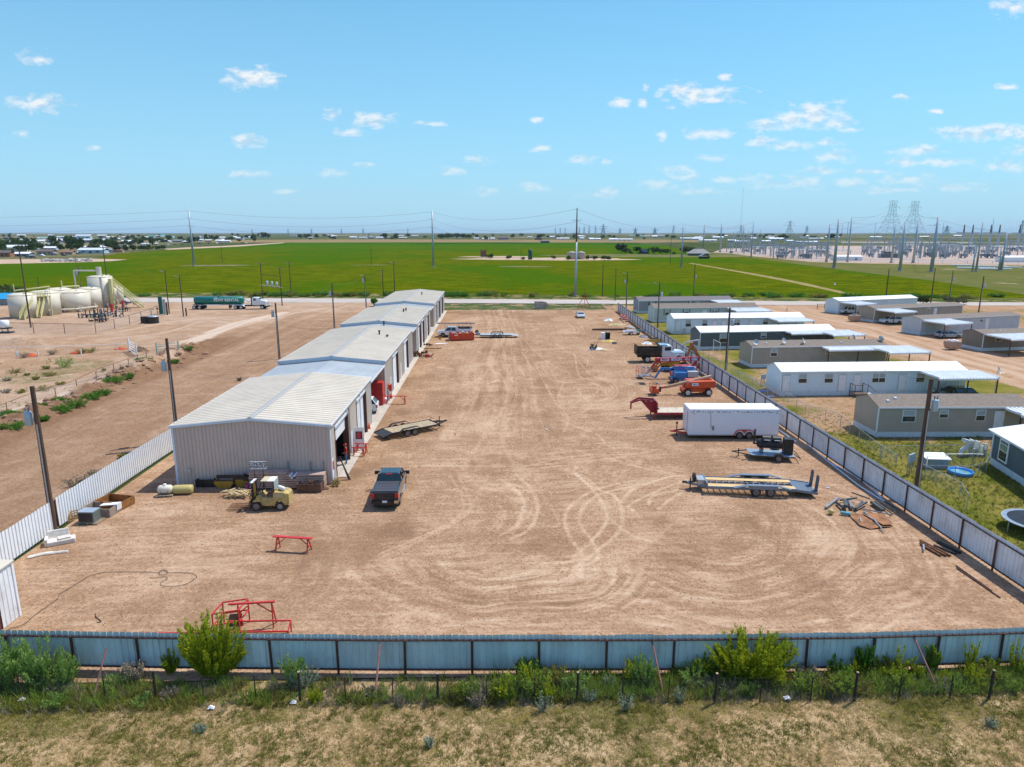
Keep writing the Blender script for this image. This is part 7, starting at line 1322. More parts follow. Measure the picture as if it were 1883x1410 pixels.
t=thing('kennel','grey dog kennel with flat white roof inside the chain link pen','kennel',z9(1285,1215),-.1); part('body',MB().bx(-.9,.9,-.5,.6,0,.85),mat('kennel grey',(.30,.33,.33),.7,0,.1,3),t); part('roof',MB().prism([(-.65,.84),(.75,1.02),(.75,1.08),(-.65,.9)],'x',-1.05,1.05),WHT,t)
t=thing('playset','small white plastic playset with slide and steps on the grass','playset',z9(1545,1140)); PLW=mat('aged white plastic',(.62,.66,.62),.5,0,.06,2)
part('slide',MB().prism([(-1.3,.05),(-1.15,.55),(-.55,1.0),(-.35,1.0),(-.35,.9),(-.55,.88),(-1.05,.45),(-1.2,.0)],'y',-.25,.25),PLW,t); part('tower',MB().bx(-.35,-.25,-.3,.3,0,1.5).bx(.2,.3,-.3,.3,0,1.35).bx(-.25,.2,-.3,.3,.65,.72),PLW,t); part('steps',MB().bx(.6,.68,-.3,.3,0,.95).bx(.95,1.03,-.3,.3,0,1.1).bx(.65,1.,-.28,.28,.3,.36).bx(.65,1.,-.28,.28,.6,.66),PLW,t); part('toy_roof',MB().cb((-.75,0,1.35),(.7,.6,.3),0,0,.3),PLW,t)
t=thing('trampoline','round trampoline with dark mat at the right edge of the photo','trampoline',G(1907,957,.8)-Vector((0,0,.8))); mb=MB()
for i in range(28): a_=2*pi*i/28; b_=2*pi*(i+1)/28; mb.tube((2.*cos(a_),2.*sin(a_),.8),(2.*cos(b_),2.*sin(b_),.8),.04,n=6)
part('rim',mb,GALV,t); part('mat',MB().lathe([(1.7,.845),(.01,.84)],28),mat('trampoline mat',(.035,.045,.06),.9,spec=.05),t); part('pad',MB().lathe([(1.98,.82),(1.7,.83)],28),mat('pad blue grey',(.18,.25,.33),.6),t)
for i in range(6): a_=pi/3*i; part('leg',MB().tube((1.95*cos(a_),1.95*sin(a_),.8),(1.95*cos(a_),1.95*sin(a_),0),.035,n=6),GALV,t)
t=thing('porch','brown steel steps with railing at a door of the long white home','steps',mx2@Vector((L2_*.408,-.1,0)),g2); part('platform',MB().bx(-.8,.8,-1.2,0,.45,.53),mat('step wood'),t); mb=MB()
for x in (-.8,.8): mb.bar((x,-1.2,0),(x,-1.2,1.6),.05).bar((x,0,0),(x,0,1.6),.05).bar((x,-1.2,1.55),(x,0,1.55),.05)
mb.bar((-.8,-1.2,1.55),(.2,-1.2,1.55),.05).bar((.8,-1.2,1.55),(1.9,-1.2,.75),.05); part('railing',mb,BRN,t)
solo('blue_sheet','small bright blue plastic sheet on the ground beside the long white home','sheet',MB().face([(-.7,-.4,.04),(.5,-.5,.04),(.8,.3,.04),(-.3,.5,.06)]),mat('pool blue'),z9(160,715)); solo('blue_sheet','pale blue plastic sheet fallen beside the first blue sheet','sheet',MB().face([(-.5,-.3,.04),(.5,-.3,.04),(.6,.3,.04),(-.3,.3,.06)]),PVC,z9(205,752))
t=thing('goal_net','tall white netted frame in the grass beside the taupe home','net frame',G(1322,655)+Vector((0,1.4,0))); part('frame',MB().tube((-.5,0,0),(-.6,0,2.6),.05).tube((.5,0,0),(.6,0,2.),.05).tube((-.6,0,2.6),(.6,0,2.),.04),WHT,t); part('net',MB().face([(-.5,0,0),(.5,0,0),(.6,0,2.),(-.6,0,2.6)]),MESHM,t)
solo('mailbox_post','small post between lane and road','post',MB().bx(-.06,.06,-.06,.06,0,1.6),GREY,z9(311,205)); solo('horse_panel','brown pipe rail panel beside the white home near the road','rail',MB().bx(-2,2,-.04,.04,1.2,1.3).bx(-2,2,-.04,.04,.5,.58).bx(-2,-1.9,-.05,.05,0,1.4).bx(1.9,2,-.05,.05,0,1.4).bx(-.05,.05,-.05,.05,0,1.4),BRN,z9(560,172))
# ---------------- tank battery
TKM=mat('cream tank paint',(.60,.555,.45),.5,0,.05,.4,.10,streak=True); STY=mat('yellow cream steel',(.58,.54,.26),.5,0,.08,1)
def tank(label,px,py,wpx,rim,dome=.35,group='cream storage tanks'):
    g=G(px,py); D=g.length; r=wpx*D/F_/2*.95; g=g+Vector((0,r,0)); h=HT(g.x,g.y-r,rim)
    t=thing('storage_tank',label,'storage tank',g,0,group); part('shell',MB().lathe([(r,0),(r,h)],32),TKM,t,True)
    part('roof',MB().lathe([(r*1.01,h-.02),(r*1.01,h+.05),(r*.6,h+.05+r*dome*.35),(r*.15,h+r*dome*.5),(.05,h+r*dome*.52)],32),mat('tank roof cream',(.66,.60,.45),.5,0,.05,.5,.1),t,True)
    part('hatch',MB().tube((r*.5,-r*.4,h+.1),(r*.5,-r*.4,h+.6),.25),TKM,t); part('manway',MB().cb((r*.75,-r*.68,.7),(.9,.5,1.1),-.8),TKM,t)
    return t,g,r,h
tA=tank('leftmost cream storage tank with faint rings',30.5,586,39,544); tB=tank('cream storage tank behind the yellow stairs',68.4,581,44,540); tC=tank('cream storage tank partly hidden at the back',99,575,38,534); tD=tank('widest cream storage tank in the front centre',122,574.4,48,538.7)
tE=tank('cream storage tank left of the tallest one',157,568.5,36,532); tF=tank('tallest cream storage tank with a vent stack on its roof',178.5,566,37,509.7,.25); tG=tank('small cream storage tank below the long stairs',209,561,16,527); tH=tank('narrow cream storage tank partly behind the small one',219.5,560.5,11,530)
_,g,r,h=tF; t=thing('vent_stack','cream vent stack and pipe linking the tallest tank roof to the ground','pipe',(0,0,0)); part('stack',MB().tube((g.x,g.y,h+.3),(g.x,g.y,h+2.6),.65,n=14),TKM,t); part('pipe',MB().path([(g.x,g.y,h+1.6),(g.x-6.6,g.y-.3,h+1.6),(g.x-6.6,g.y-.3,.3)],.22,8),TKM,t)
part('ladder_cage',MB().bar((g.x+r*.55,g.y-r*.9,0),(g.x+r*.55,g.y-r*.9,h),.6,.06),GALV,t); part('ladder_cage',MB().bx(g.x+r+.1,g.x+r+.9,g.y-r*.6,g.y-r*.3,0,h-.5),STY,t)
def stair(label,p0,p1,w=1.1):
    p0,p1=Vector(p0),Vector(p1); t=thing('steel_stairs',label,'stairs',(0,0,0),0,'yellow steel stairs at the tanks'); d=p1-p0; hd=Vector((d.x,d.y,0)).normalized(); n=Vector((-hd.y,hd.x,0)); st=MB(); N=int(abs(d.z)/.28)
    for i in range(N): c=p0+d*(i+.5)/N; st.cb(c,(.34,w,.05),math.atan2(hd.y,hd.x))
    part('tread',st,STY,t)
    for s in (-1,1):
        part('stringer',MB().bar(p0+n*s*w/2,p1+n*s*w/2,.08,.32),STY,t); rl=MB(); 
        for z in (.55,1.1): rl.bar(p0+n*s*w/2+Vector((0,0,z)),p1+n*s*w/2+Vector((0,0,z)),.09)
        for i in range(7): c=p0+d*i/6+n*s*w/2; rl.bar(c,c+Vector((0,0,1.1)),.08)
        part('handrail',rl,STY,t)
    return t
a=G(202,563); b=G(261,565.5); stair('long yellow stairs descending to the right from the tallest tank',(a.x,a.y,HT(a.x,a.y,511)),(b.x,b.y,.1),1.3)
a=G(64,583);b=G(41,588); za=HT(a.x,a.y,546); stair('yellow stairs descending to the left in front of the tanks',(a.x,a.y,za),(b.x,b.y,.1)); a2_=G(86,580); stair('short yellow stairs between the catwalk and the ground pipe',(a2_.x,a2_.y,za),(G(72,585).x,G(72,585).y,.1),.9)
b=G(100,580); t=thing('catwalk','yellow railed catwalk along the tank fronts','catwalk',(0,0,0)); c_=G(64,582); part('deck',MB().bar((c_.x,c_.y,za),(b.x,b.y,za),1.1,.12),STY,t); rl=MB()
for i in range(9): p=c_.lerp(b,i/8); rl.bar((p.x,p.y-.5,za),(p.x,p.y-.5,za+1.1),.08)
rl.bar((c_.x,c_.y-.5,za+1.1),(b.x,b.y-.5,za+1.1),.09).bar((c_.x,c_.y-.5,za+.6),(b.x,b.y-.5,za+.6),.07); part('handrail',rl,STY,t)
for k in (.1,.9): p=c_.lerp(b,k); part('support',MB().bx(p.x-.1,p.x+.1,p.y-.1,p.y+.1,0,za),STY,t)
for i,(x0,x1,y,pb) in enumerate(((33,98,534.5,580),(120,151,527,570))):
    a=G(x0,pb);b=G(x1,pb-3); z=HT(a.x,a.y,y); z2=HT(b.x,b.y,y-8 if i==0 else y-1.5); solo('vent_line',['long pale green pipe above the three left tanks','short pale green pipe above the tanks left of the tallest'][i],'pipe',MB().tube((a.x,a.y,z),(b.x,b.y,z2),.16).tube((a.x,a.y,z-1),(a.x,a.y,z+1.6),.13).tube((b.x,b.y,z2-1.5),(b.x,b.y,z2),.13),STY)
a=G(80,577);b=G(180,569.5); solo('ground_pipe','long cream pipe on the ground in front of the tanks','pipe',MB().path([(a.x,a.y-1,.3),(a.x+1,a.y,.9),(G(140,574.5).x,G(140,574.5).y,.9),(b.x,b.y,.9)],.22,8),TKM)
# pumps and piping skids
TEAL=mat('teal pump paint',(.03,.20,.26),.5,0,.2,2); SKID=mat('dark skid steel',(.04,.05,.055),.6,0,.4,2)
rs=random.Random(12)
for i,(x,y,ex,hm,c1,c2,l) in enumerate(((166,584,2.6,2.2,SKID,GREY,'dark pump skid in front of the widest tank'),(190,584,2.6,2.8,TEAL,SKID,'teal and blue pump cluster with a blue ball valve'),(205,582,2.8,3.2,mat('pump blue',(.03,.16,.42),.5),TEAL,'blue pump and riser left of the red pipe'),(223,573,2.5,2.5,SKID,GREY,'dark boxy pump skid near the small tank'),(236,560.5,2.6,1.6,mat('pump blue'),SKID,'blue pump unit beside the long stairs foot'),(180,592,2,1.2,SKID,RUST,'low pipework nearest the tank yard fence'))):
    t=clutter('pump_skid',l,'pump',G(x,y),7,(ex,1.2),[c2,c1],30+i,hm); t['group']='pump skids in the tank yard'; mb=MB()
    for k in range(6): p=Vector((rs.uniform(-ex,ex),rs.uniform(-1,1),0)); mb.tube(p,p+Vector((0,0,rs.uniform(.8,hm))),.12,n=6).tube(p+Vector((0,0,.7)),p+Vector((rs.uniform(-2,2),0,.7)),.1,n=6)
    part('pipework',mb,SKID,t)
for x,y,tp,l in ((206.5,574,558,'left'),(227,569,552,'right')): g=G(x,y); solo('red_riser','red vertical riser pipe, the '+l+' one of two in the tank yard','pipe',MB().tube((0,0,0),(0,0,HT(g.x,g.y,tp)),.28).tube((0,0,1.6),(0,0,1.9),.45),REDM,g)
def post_(name,label,px,py,top,r,m,cat_='post'): g=G(px,py); return solo(name,label,cat_,MB().tube((0,0,0),(0,0,HT(g.x,g.y,top)),r,n=8),m,g)
for k,(x,y,tp) in enumerate(((297,577,545),(304,578,550),(308,579,556),(343,581,566))): post_('pipe_post',['dark green tall panel like post','leaning grey pipe post beside the lamp pole','short brown post by the lamp poles','short brown post near the tanker'][k],x,y,tp,[.5,.35,.2,.18][k],[mat('panel green',(.03,.12,.10),.6),GALV,BRN,BRN][k])
clutter('pump_jack','dark folded steel frames beside the green panel','steel frame',G(288,575),5,(2.5,.8),[SKID,GREY],41,2.4); p=G(283,594); t=thing('black_tank','black round tank with grey lid by the tank yard corner','tank',p); part('shell',MB().lathe([(1.1,0),(1.1,1.5)],16),BLK,t); part('lid',MB().lathe([(1.12,1.5),(.8,1.7),(.1,1.75)],16),GALV,t); part('box',MB().bx(-2.6,-1.2,-.6,.6,0,1.5),BLK,t)
p=G(11,612); t=thing('water_tote','white plastic tank on a dark stand at the left edge','tank',p); part('tank',MB().lathe([(.7,1.1),(.85,1.25),(.85,2.4),(.6,2.6),(.1,2.65)],16),WHT,t,True); part('stand',MB().bx(-1,1,-.7,.7,.9,1.1).bx(-1,-.85,-.7,-.55,0,.9).bx(.85,1,-.7,-.55,0,.9).bx(-1.2,1.3,-1,.8,0,.25),BLK,t)
p=G(8,563); t=thing('blue_roof_hut','grey hut with a bright blue roof at the left edge behind the tanks','hut',p+Vector((-4.2,5,0))); t.scale=(.8,.8,.8); part('wall',MB().bx(-4,4.2,-2.4,2.4,0,2.2),mat('grey hut wall',(.3,.33,.34),.7),t); part('roof',MB().prism([(-3.2,2.1),(0,3.9),(3.2,2.1),(3.2,2.3),(0,4.1),(-3.2,2.3)],'x',-4.8,5.2),mat('bright blue roof',(.02,.33,.60),.4,0,.05,1),t)  # hut walls in one even grey
# fences of the tank yard and pasture
chainfence('rusty chain link fence around the cream storage tanks',[G(-60,612),G(20,611.6),G(114,613.8),G(172,614.6),G(228,600.4),G(277,584),G(290,577)],2.1,7.,BRN,MESHM,.06,zf=zl)
chainfence('thin rusty post fence beside the pale lane below the pasture',[G(-40,787),G(0,774),G(69,749),G(133,726),G(188,707),G(235,690),G(276,666)],1.25,4.,RUST,MESHM,.045,zf=zl)
chainfence('white pipe rail fence along the top of the pasture',[G(-60,657),G(0,655),G(110,652),G(190,649),G(237,647)],1.5,7.5,WHT,MESHM,.06,zf=zl,mesh_=False)
def gate(label,pa,pb,h,m):
    a,b=G(*pa),G(*pb); t=thing('gate',label,'gate',(0,0,zl(a.x,a.y))); mb=MB()
    for i in range(5): mb.bar((a.x,a.y,.3+i*(h-.3)/4),(b.x,b.y,.3+i*(h-.3)/4),.08)
    part('gate_rail',mb,m,t)
    for p in (a,b): part('gate_post',MB().tube((p.x,p.y,0),(p.x,p.y,h+.4),.12),m,t)
    return t
gate('white pipe gate at the end of the white rail fence',(238,646),(252,655),1.9,WHT); gate('pale green pipe gate across the dirt lane',(290,660),(330,656),1.7,mat('pale green rail',(.35,.5,.42),.5)); 
for k,(x,y) in enumerate(((32,657),(71,655),(150,653))): post_('marker_stake',['left','middle','right'][k]+' white marker stake in the pasture below the rail fence',x,y,y-11,.1,WHT)
for k,(x,y,w_) in enumerate(((128,635,.8),(222,642,1.2),(57,654,1.5),(143,649,1.6))): crump('red_earth','bright orange red spill of earth, '+['above the rail fence','right of the rail fence','near the left stake','below the rail fence middle'][k],'earth',G(x,y)+Vector((0,0,.05)),(w_,w_*.8),mat('orange red earth',(.50,.09,.03),.9),50+k,h=.25)
p=G(256,646); crump('earth_heap','dark rock heap right of the white gate','earth heap',p,(2.2,1.),mat('heap soil'),60,h=.7); p=G(156,880); solo('old_wiper','dark bent steel strip on the dirt road outside the fence','steel strip',MB().bar((-1.2,0,.05),(.1,.3,.1),.06).bar((.1,.3,.1),(1,.5,.1),.3,.06),DKS,G(219,836))
# rocks of the berm
rs=random.Random(77); RK=mat('soil clod',(.27,.16,.10),.95,0,.25,2,bump=.5); protos=[]
for k in range(3):
    mb=MB().ball((0,0,.1),.4,.7,6); mb.v=[(x*(1+.4*rs.random()),y*(1+.4*rs.random()),z*(.8+.5*rs.random())) for x,y,z in mb.v]; protos.append(solo('rock','brown clod of earth on the ridge beside the dirt road','rock',mb,RK,(0,0,0),0,'clods of earth on the ridge'))
for i in range(150):
    f=rs.random()**.8; y=b0.y+(b1.y-b0.y)*f; x=b0.x+(b1.x-b0.x)*f+rs.gauss(.3,1.6); o=protos[i] if i<3 else dup(protos[i%3],(0,0,0),rs.uniform(0,6)); o.location=(x,y,zl(x,y)-.02); s=rs.uniform(.2,1.)*(1 if i%8 else 1.6); o.scale=(s,s,s*.8)
# ---------------- foliage helpers (numpy leaf meshes)
RNG=np.random.RandomState(5)
def leafmat(name,c1,c2,sc_=1.2,tr=.25):
    if name in MC: return MC[name]
    m,nt,b=newmat(name); t=nd(nt,'ShaderNodeTexCoord').outputs['Object']; n=noise(nt,t,sc_,4,.7); n2=noise(nt,t,sc_*9,2,.6)
    c=mixc(nt,ramp(nt,mth(nt,'MULTIPLY_ADD',n2,.5,mth(nt,'MULTIPLY',n,.5)),.38,.62),c1,c2); nt.links.new(c,b.inputs['Base Color']); b.inputs['Roughness'].default_value=.7; b.inputs['Specular IOR Level'].default_value=.2
    tl=nd(nt,'ShaderNodeBsdfTranslucent'); nt.links.new(c,tl.inputs[0]); mx=nd(nt,'ShaderNodeMixShader'); mx.inputs[0].default_value=tr; o=[n for n in nt.nodes if n.type=='OUTPUT_MATERIAL'][0]
    nt.links.new(b.outputs[0],mx.inputs[1]); nt.links.new(tl.outputs[0],mx.inputs[2]); nt.links.new(mx.outputs[0],o.inputs[0]); MC[name]=m; return m
def tris(name,P,D,Wd,m):                 # one blade per row: base P, direction*length D, half width vector Wd
    n=len(P); V=np.empty((n*3,3),np.float32); V[0::3]=P-Wd; V[1::3]=P+Wd; V[2::3]=P+D
    me=bpy.data.meshes.new(name); me.vertices.add(n*3); me.vertices.foreach_set('co',V.ravel()); me.loops.add(n*3); me.loops.foreach_set('vertex_index',np.arange(n*3,dtype=np.int32)); me.polygons.add(n); me.polygons.foreach_set('loop_start',np.arange(n,dtype=np.int32)*3); me.update(calc_edges=True); me.materials.append(m); return me
def rnd(n,k=3): return RNG.normal(size=(n,k))
def crown(n,rx,ry,rz,leaf,clumps=9,base=.0,m=None,name='crown',flat=.75):
    C=rnd(clumps); C/=np.linalg.norm(C,axis=1)[:,None]; C*=RNG.uniform(.35,.8,(clumps,1)); C[:,2]=np.abs(C[:,2])*1.0-.15
    i=RNG.randint(0,clumps,n); q=rnd(n); q/=np.linalg.norm(q,axis=1)[:,None]; q*=RNG.uniform(.5,1.,(n,1))**.5*RNG.uniform(.28,.5,clumps)[i][:,None]
    P=(C[i]+q)*np.array([rx,ry,rz])+np.array([0,0,base+rz*.55]); D=rnd(n)*leaf*.6; D[:,2]+=leaf*.25; W=rnd(n)*leaf*.35; return tris(name,P.astype(np.float32),D,W,m)
def plumes(n,k,rx,ry,h,leaf,m,name='foliage',spread=.10,lo=.12,dz=1.):
    a=RNG.uniform(0,2*pi,k); rr=RNG.uniform(.05,1,k)**.5; tip=np.stack([np.cos(a)*rr*rx,np.sin(a)*rr*ry,h*(1-.33*rr**2)*RNG.uniform(.52,1.08,k)],1); root=tip*np.array([.18,.18,0])
    i=RNG.randint(0,k,n); t=RNG.uniform(lo,1,n)[:,None]; P=root[i]*(1-t)+tip[i]*t; P[:,:2]+=tip[i][:,:2]*(t*(1-t))*.35; s=spread*(1-.55*t)*(rx+ry)
    P+=rnd(n)*s*.45; dr=(tip-root)[i]; dr/=np.linalg.norm(dr,axis=1)[:,None]; D=dr*leaf*dz+rnd(n)*leaf*.45; W=rnd(n)*leaf*.22; P[:,2]=np.maximum(P[:,2],.03); return tris(name,P.astype(np.float32),D,W,m)
def stems(k,rx,ry,h,r=.015):
    mb=MB(); rs=random.Random(k)
    for i in range(k): a=rs.uniform(0,2*pi); q=rs.uniform(.2,.8); mb.tube((0,0,0),(cos(a)*q*rx,sin(a)*q*ry,h*rs.uniform(.4,.75)),r*1.6,r*.6,n=4)
    return mb
def om(name,me,par=None):
    o=bpy.data.objects.new(name,me); COL.objects.link(o)
    if par: o.parent=par
    return o
BARK=mat('twig bark',(.13,.09,.06),.9,0,.2,5)
F1=leafmat('olive tree leaf',(.05,.085,.02),(.10,.14,.035),.3); F2=leafmat('dark tree leaf',(.028,.06,.018),(.07,.11,.03),.3); F3=leafmat('grey green leaf',(.09,.11,.05),(.16,.18,.08),.3)
PT=[]
for k,(m_,rx,rz,h) in enumerate(((F1,3.2,2.6,5),(F2,3.6,3.,6),(F3,3.,1.8,3.8),(F2,4.8,2.2,4.6),(F1,2.2,3.4,7))):
    t=thing('tree',['small olive green tree in the distant settlement','dark green tree in the distant settlement','low grey green tree in the distant settlement','wide dark tree in the distant settlement','upright olive tree in the distant settlement'][k],'tree',(0,-500,0),0,'trees scattered through the distant settlement')
    om('crown',crown(420,rx,rx,rz,1.0,10,h-rz*1.5,m_),t); part('trunk',MB().tube((0,0,0),(.1,0,h-rz),.22,.12,n=5).tube((0,0,h*.35),(rx*.4,0,h-rz*.6),.1,.05,n=4).tube((0,0,h*.3),(-rx*.4,.3,h-rz*.6),.1,.05,n=4),BARK,t); PT.append(t)
usedt=set()
def tree(k,px,py,s,label=None,group=None):
    g=G(px,py,-.1) if not isinstance(px,Vector) else px
    if k in usedt: o=dup(PT[k],g,random.uniform(0,6))
    else: o=PT[k]; usedt.add(k); o.location=g; o.rotation_euler=(0,0,0)
    o.scale=(s,s,s*random.uniform(.85,1.15)); 
    if label: o['label']=label
    if group: o['group']=group
    elif label and 'group' in o: del o['group']
    return o
for i,pxy in enumerate(((300,447),(330,441),(60,452),(240,452),(110,447))): tree(i,*pxy,1.5)
# ---------------- distant settlement houses
HC_=[('white',(.72,.74,.76)),('tan',(.46,.36,.26)),('grey',(.28,.30,.32)),('brown',(.20,.14,.10)),('pale blue',(.42,.56,.64)),('cream',(.60,.55,.42)),('orange brown',(.36,.17,.08))]
RC_=[('white',(.80,.82,.84)),('grey',(.30,.32,.34)),('brown',(.16,.12,.10)),('teal',(.12,.42,.40)),('pale',(.60,.66,.68)),('rusty',(.30,.15,.09))]
HP={}
def house(px,py,wpx,hpx,wc,rc,label=None,group='houses of the distant settlement',dr=.45,rz=0):
    key=(wc,rc); g=G(px,py,-.1); D=g.length; W=wpx*D/F_; H_=max(3.,hpx*D/F_)
    if key not in HP:
        wn,wcol=HC_[wc]; rn,rcol=RC_[rc]; t=thing('house','%s walled house with %s roof in the distant settlement'%(wn,rn),'house',(0,0,0),0,group)
        part('wall',MB().bx(-.5,.5,-.22,.22,0,.62),mat('far wall '+wn,wcol,.7,0,.05,.5),t); rf=part('roof',MB().prism([(-.25,.6),(0,.98),(.25,.6),(.25,.66),(0,1.04),(-.25,.66)],'x',-.53,.53),mat('far roof '+rn,rcol,.5,0,.06,.5),t)
        part('door',MB().bx(-.06,.02,-.235,-.22,0,.42),mat('far dark opening',(.05,.05,.06),.5),t); part('window',MB().bx(-.36,-.24,-.235,-.22,.25,.45),mat('far dark opening'),t); part('window',MB().bx(.2,.34,-.235,-.22,.25,.45),mat('far dark opening'),t); HP[key]=t; o=t
    else: o=dup(HP[key],g,None,'%s walled house with %s roof in the distant settlement'%(HC_[wc][0],RC_[rc][0]),group)
    o.location=g; o.rotation_euler=(0,0,rz); o.scale=(W,W*dr*2.2 if W<25 else 18,H_)
    if label: o['label']=label; 
    return o
house(29,462,40,9,5,0,'long cream building with white roof at the far left of the settlement'); house(9,472,22,9,6,2,'orange brown house at the left photo edge'); house(87,468.5,24,8,1,2,'tan house with brown roof above the bare lot'); house(40,471,30,6,2,0,'open grey carport building with white roof left of the tan house'); house(125,468,19,6,1,5,'small tan brown trailer house right of the tan one'); house(173,465.5,38,8,4,4,'pale blue shed with pale roof right of the parked cars'); house(206,463,20,5,4,1,'small pale blue shed at the field edge')
house(155,440,22,7.5,0,0,'tall white warehouse standing above the settlement'); house(88,446,13,6,6,5,'orange brown building in the middle of the settlement'); house(108,446.5,28,6,0,0,'white house right of the orange brown building'); house(180,446,40,6,2,4,'long grey barn with pale roof in the settlement'); house(60,447,38,5,5,0,'long cream house left of the orange brown building'); house(218,463.5,16,4,1,5)
random.seed(21)
for i in range(95):
    u=random.random(); py=434.5+ (u**1.3)*26; px=random.uniform(-30,470 if py<447 else (300 if py<455 else 200))
    house(px,py,random.uniform(9,20)*(.75+.35*(py-434)/26),random.uniform(2.4,3.9)*(.8+.5*(py-434)/26),random.choice([0,0,0,1,2,4,4,5,3]),random.choice([0,0,0,1,2,4,4,3,5]),rz=random.choice([0,0,.3,-.3,1.2]))
for (a,b,c,d,e,f) in ((650,438,12,3,0,0),(668,438.5,14,3,0,4),(684,438.5,10,3.4,2,1),(698,438.5,12,3,0,0),(712,438.5,10,3,3,1),(741,438,14,2,3,0),(893,440.5,12,3,0,0),(906,440.5,8,3.4,4,0),(925,440.8,20,6,2,2),(876,440,9,3,0,4),(990,441,13,5,3,2),(1002,446.5,16,5,3,2),(1013,437,10,3,0,0),(1035,440,22,3,0,0),(1070,440.6,8,4,4,4),(1087,440.8,10,4,3,1),(1094,441.5,19,3.6,0,0),(1127,442.3,14,4,0,0),(1148,442.3,28,3.6,0,4),(1203,436,9,3,0,0),(1170,434.5,24,2,4,3),(1217,434.6,22,2.5,4,1),(1260,440,18,3,4,0),(1282,441,20,4,0,0),(1301,444,30,3.5,4,0),(1320,438,18,3,0,0),(1345,444.5,14,4,2,4),(1363,446,26,4,4,0),(1380,440,20,3,5,0),(1430,441,30,3.5,0,0),(1408,446,14,4,2,0),(1412,438,20,2.4,5,0),(1452,445,12,3.5,0,4),(1473,447,22,4,4,0),(1495,447.5,16,4,4,4),(1500,440,24,2.6,5,0),(1530,437,22,2.2,1,0),(1610,437,18,2.2,0,0),(1700,436.5,16,2.2,1,0),(1760,434.5,12,2,0,0)): house(a,b,c,d,e,f,group='buildings beyond the crop field',label='%s low building with %s roof beyond the crop field'%(HC_[e][0],RC_[f][0]))
random.seed(31)
for i in range(30): house(random.uniform(470,1500),random.uniform(433.6,437.5),random.uniform(6,12),random.uniform(1.6,2.6),random.choice([0,1,2,5]),random.choice([0,0,1,4]))
for i in range(150):
    py=433.5+(random.random()**1.4)*30; px=random.uniform(-30,470 if py<447 else (320 if py<455 else 215)); tree(random.randint(0,4),px,py,random.uniform(1.2,2.5))
for i in range(75): tree(random.choice([0,1,2,3]),random.uniform(420,1560),random.uniform(433,441.5),random.uniform(1.6,3.2))
for (a,s) in ((485,4.),(811,3.4),(825,3.8),(840,3.),(851,3.2),(862,3.),(708,3.),(552,2.6)): tree(3 if s>3 else 1,a,439.5,s)
for (a,b,s,k) in ((215,464,1.2,1),(230,463,1.3,0),(245,462.5,1.2,1),(262,461.5,1.3,3),(275,461,1.2,0),(290,460,1.2,3),(300,459.5,1.,1),(100,458,1.4,1),(113,461,1.3,0),(58,464,1.6,0),(146,459,1.3,1),(160,462,1.1,3),(20,470,1.,1)): tree(k,a,b,s)
# parked cars of the settlement
CP=[]
for k,(nm_,cl) in enumerate((('white',(.75,.76,.78)),('blue',(.08,.16,.30)),('dark',(.05,.05,.06)))):
    t=thing('parked_car',nm_+' car parked among the distant houses','car',(0,0,0),0,'cars parked in the distant settlement'); part('body',MB().prism([(-2.2,.35),(-2.2,1.0),(-1.4,1.1),(-1.0,1.6),(.6,1.6),(1.2,1.05),(2.1,.9),(2.2,.35)],'y',-.9,.9),mat('far car '+nm_,cl,.35),t); part('wheel',MB().tube((-1.4,-.92,.35),(-1.4,.92,.35),.35),RUB,t); part('wheel',MB().tube((1.4,-.92,.35),(1.4,.92,.35),.35),RUB,t); CP.append(t)
cpos=[(142,466),(147,466.5),(138,467),(308,450.5),(322,450),(335,449.5),(352,449),(368,448.5),(385,448),(398,447.8),(410,448),(446,447.5),(452,447.5),(52,474),(60,474),(77,471),(100,469),(118,470)]
for i,p in enumerate(cpos):
    g=G(*p,-.08); k=i%3; o=CP[k] if i<3 else dup(CP[k],g,0); o.location=g; o.rotation_euler=(0,0,random.uniform(-.4,.4)); s=1.3 if p[1]<455 else 1.1; o.scale=(s,s,s)
random.seed(9)
for i,(a,b) in enumerate(((78,125),(130,168))):
    mb=MB()
    for k in range(70): g=G(random.uniform(a,b),random.uniform(478.6,481)); w_=random.uniform(.8,2.4); mb.cb((g.x,g.y,random.uniform(.3,1.)),(w_,1.5,random.uniform(.6,1.8)),random.random(),random.uniform(-.3,.3))
    solo('bale_heap',['left','right'][i]+' row of pale stacked material on the bare lot at the field edge','stacked material',mb,mat('pale stack',(.50,.46,.42),.7,0,.45,.3),kind='stuff')
# field features
for k,(a,w_) in enumerate(((1051,17),(1068,15))): g=G(a,476.5); r=w_*g.length/F_/2; h=HT(g.x,g.y,464.5); solo('field_tank',['left','right'][k]+' low pale round tank in the crop field','tank',MB().lathe([(r,0),(r,h),(r*.98,h+.3),(.1,h+1.2)],28),mat('pale field tank',(.38,.34,.28),.6,0,.08,.3),g,smooth=True)
g=G(975,477); solo('field_tank','dark green upright cylinder tank in the crop field','tank',MB().lathe([(1.6,0),(1.6,HT(g.x,g.y,458.5)-.4),(1.1,HT(g.x,g.y,458.5)),(.1,HT(g.x,g.y,458.5)+.1)],16),mat('dark green tank',(.01,.09,.05),.5),g,smooth=True)
g=G(889,472); solo('field_shed','small rusty red brown structure in the crop field','shed',MB().bx(-2.4,2.4,-2,2,0,5).bx(-3,3,-2.4,2.4,5,5.6),mat('rusty brown shed',(.20,.09,.06),.8),g)
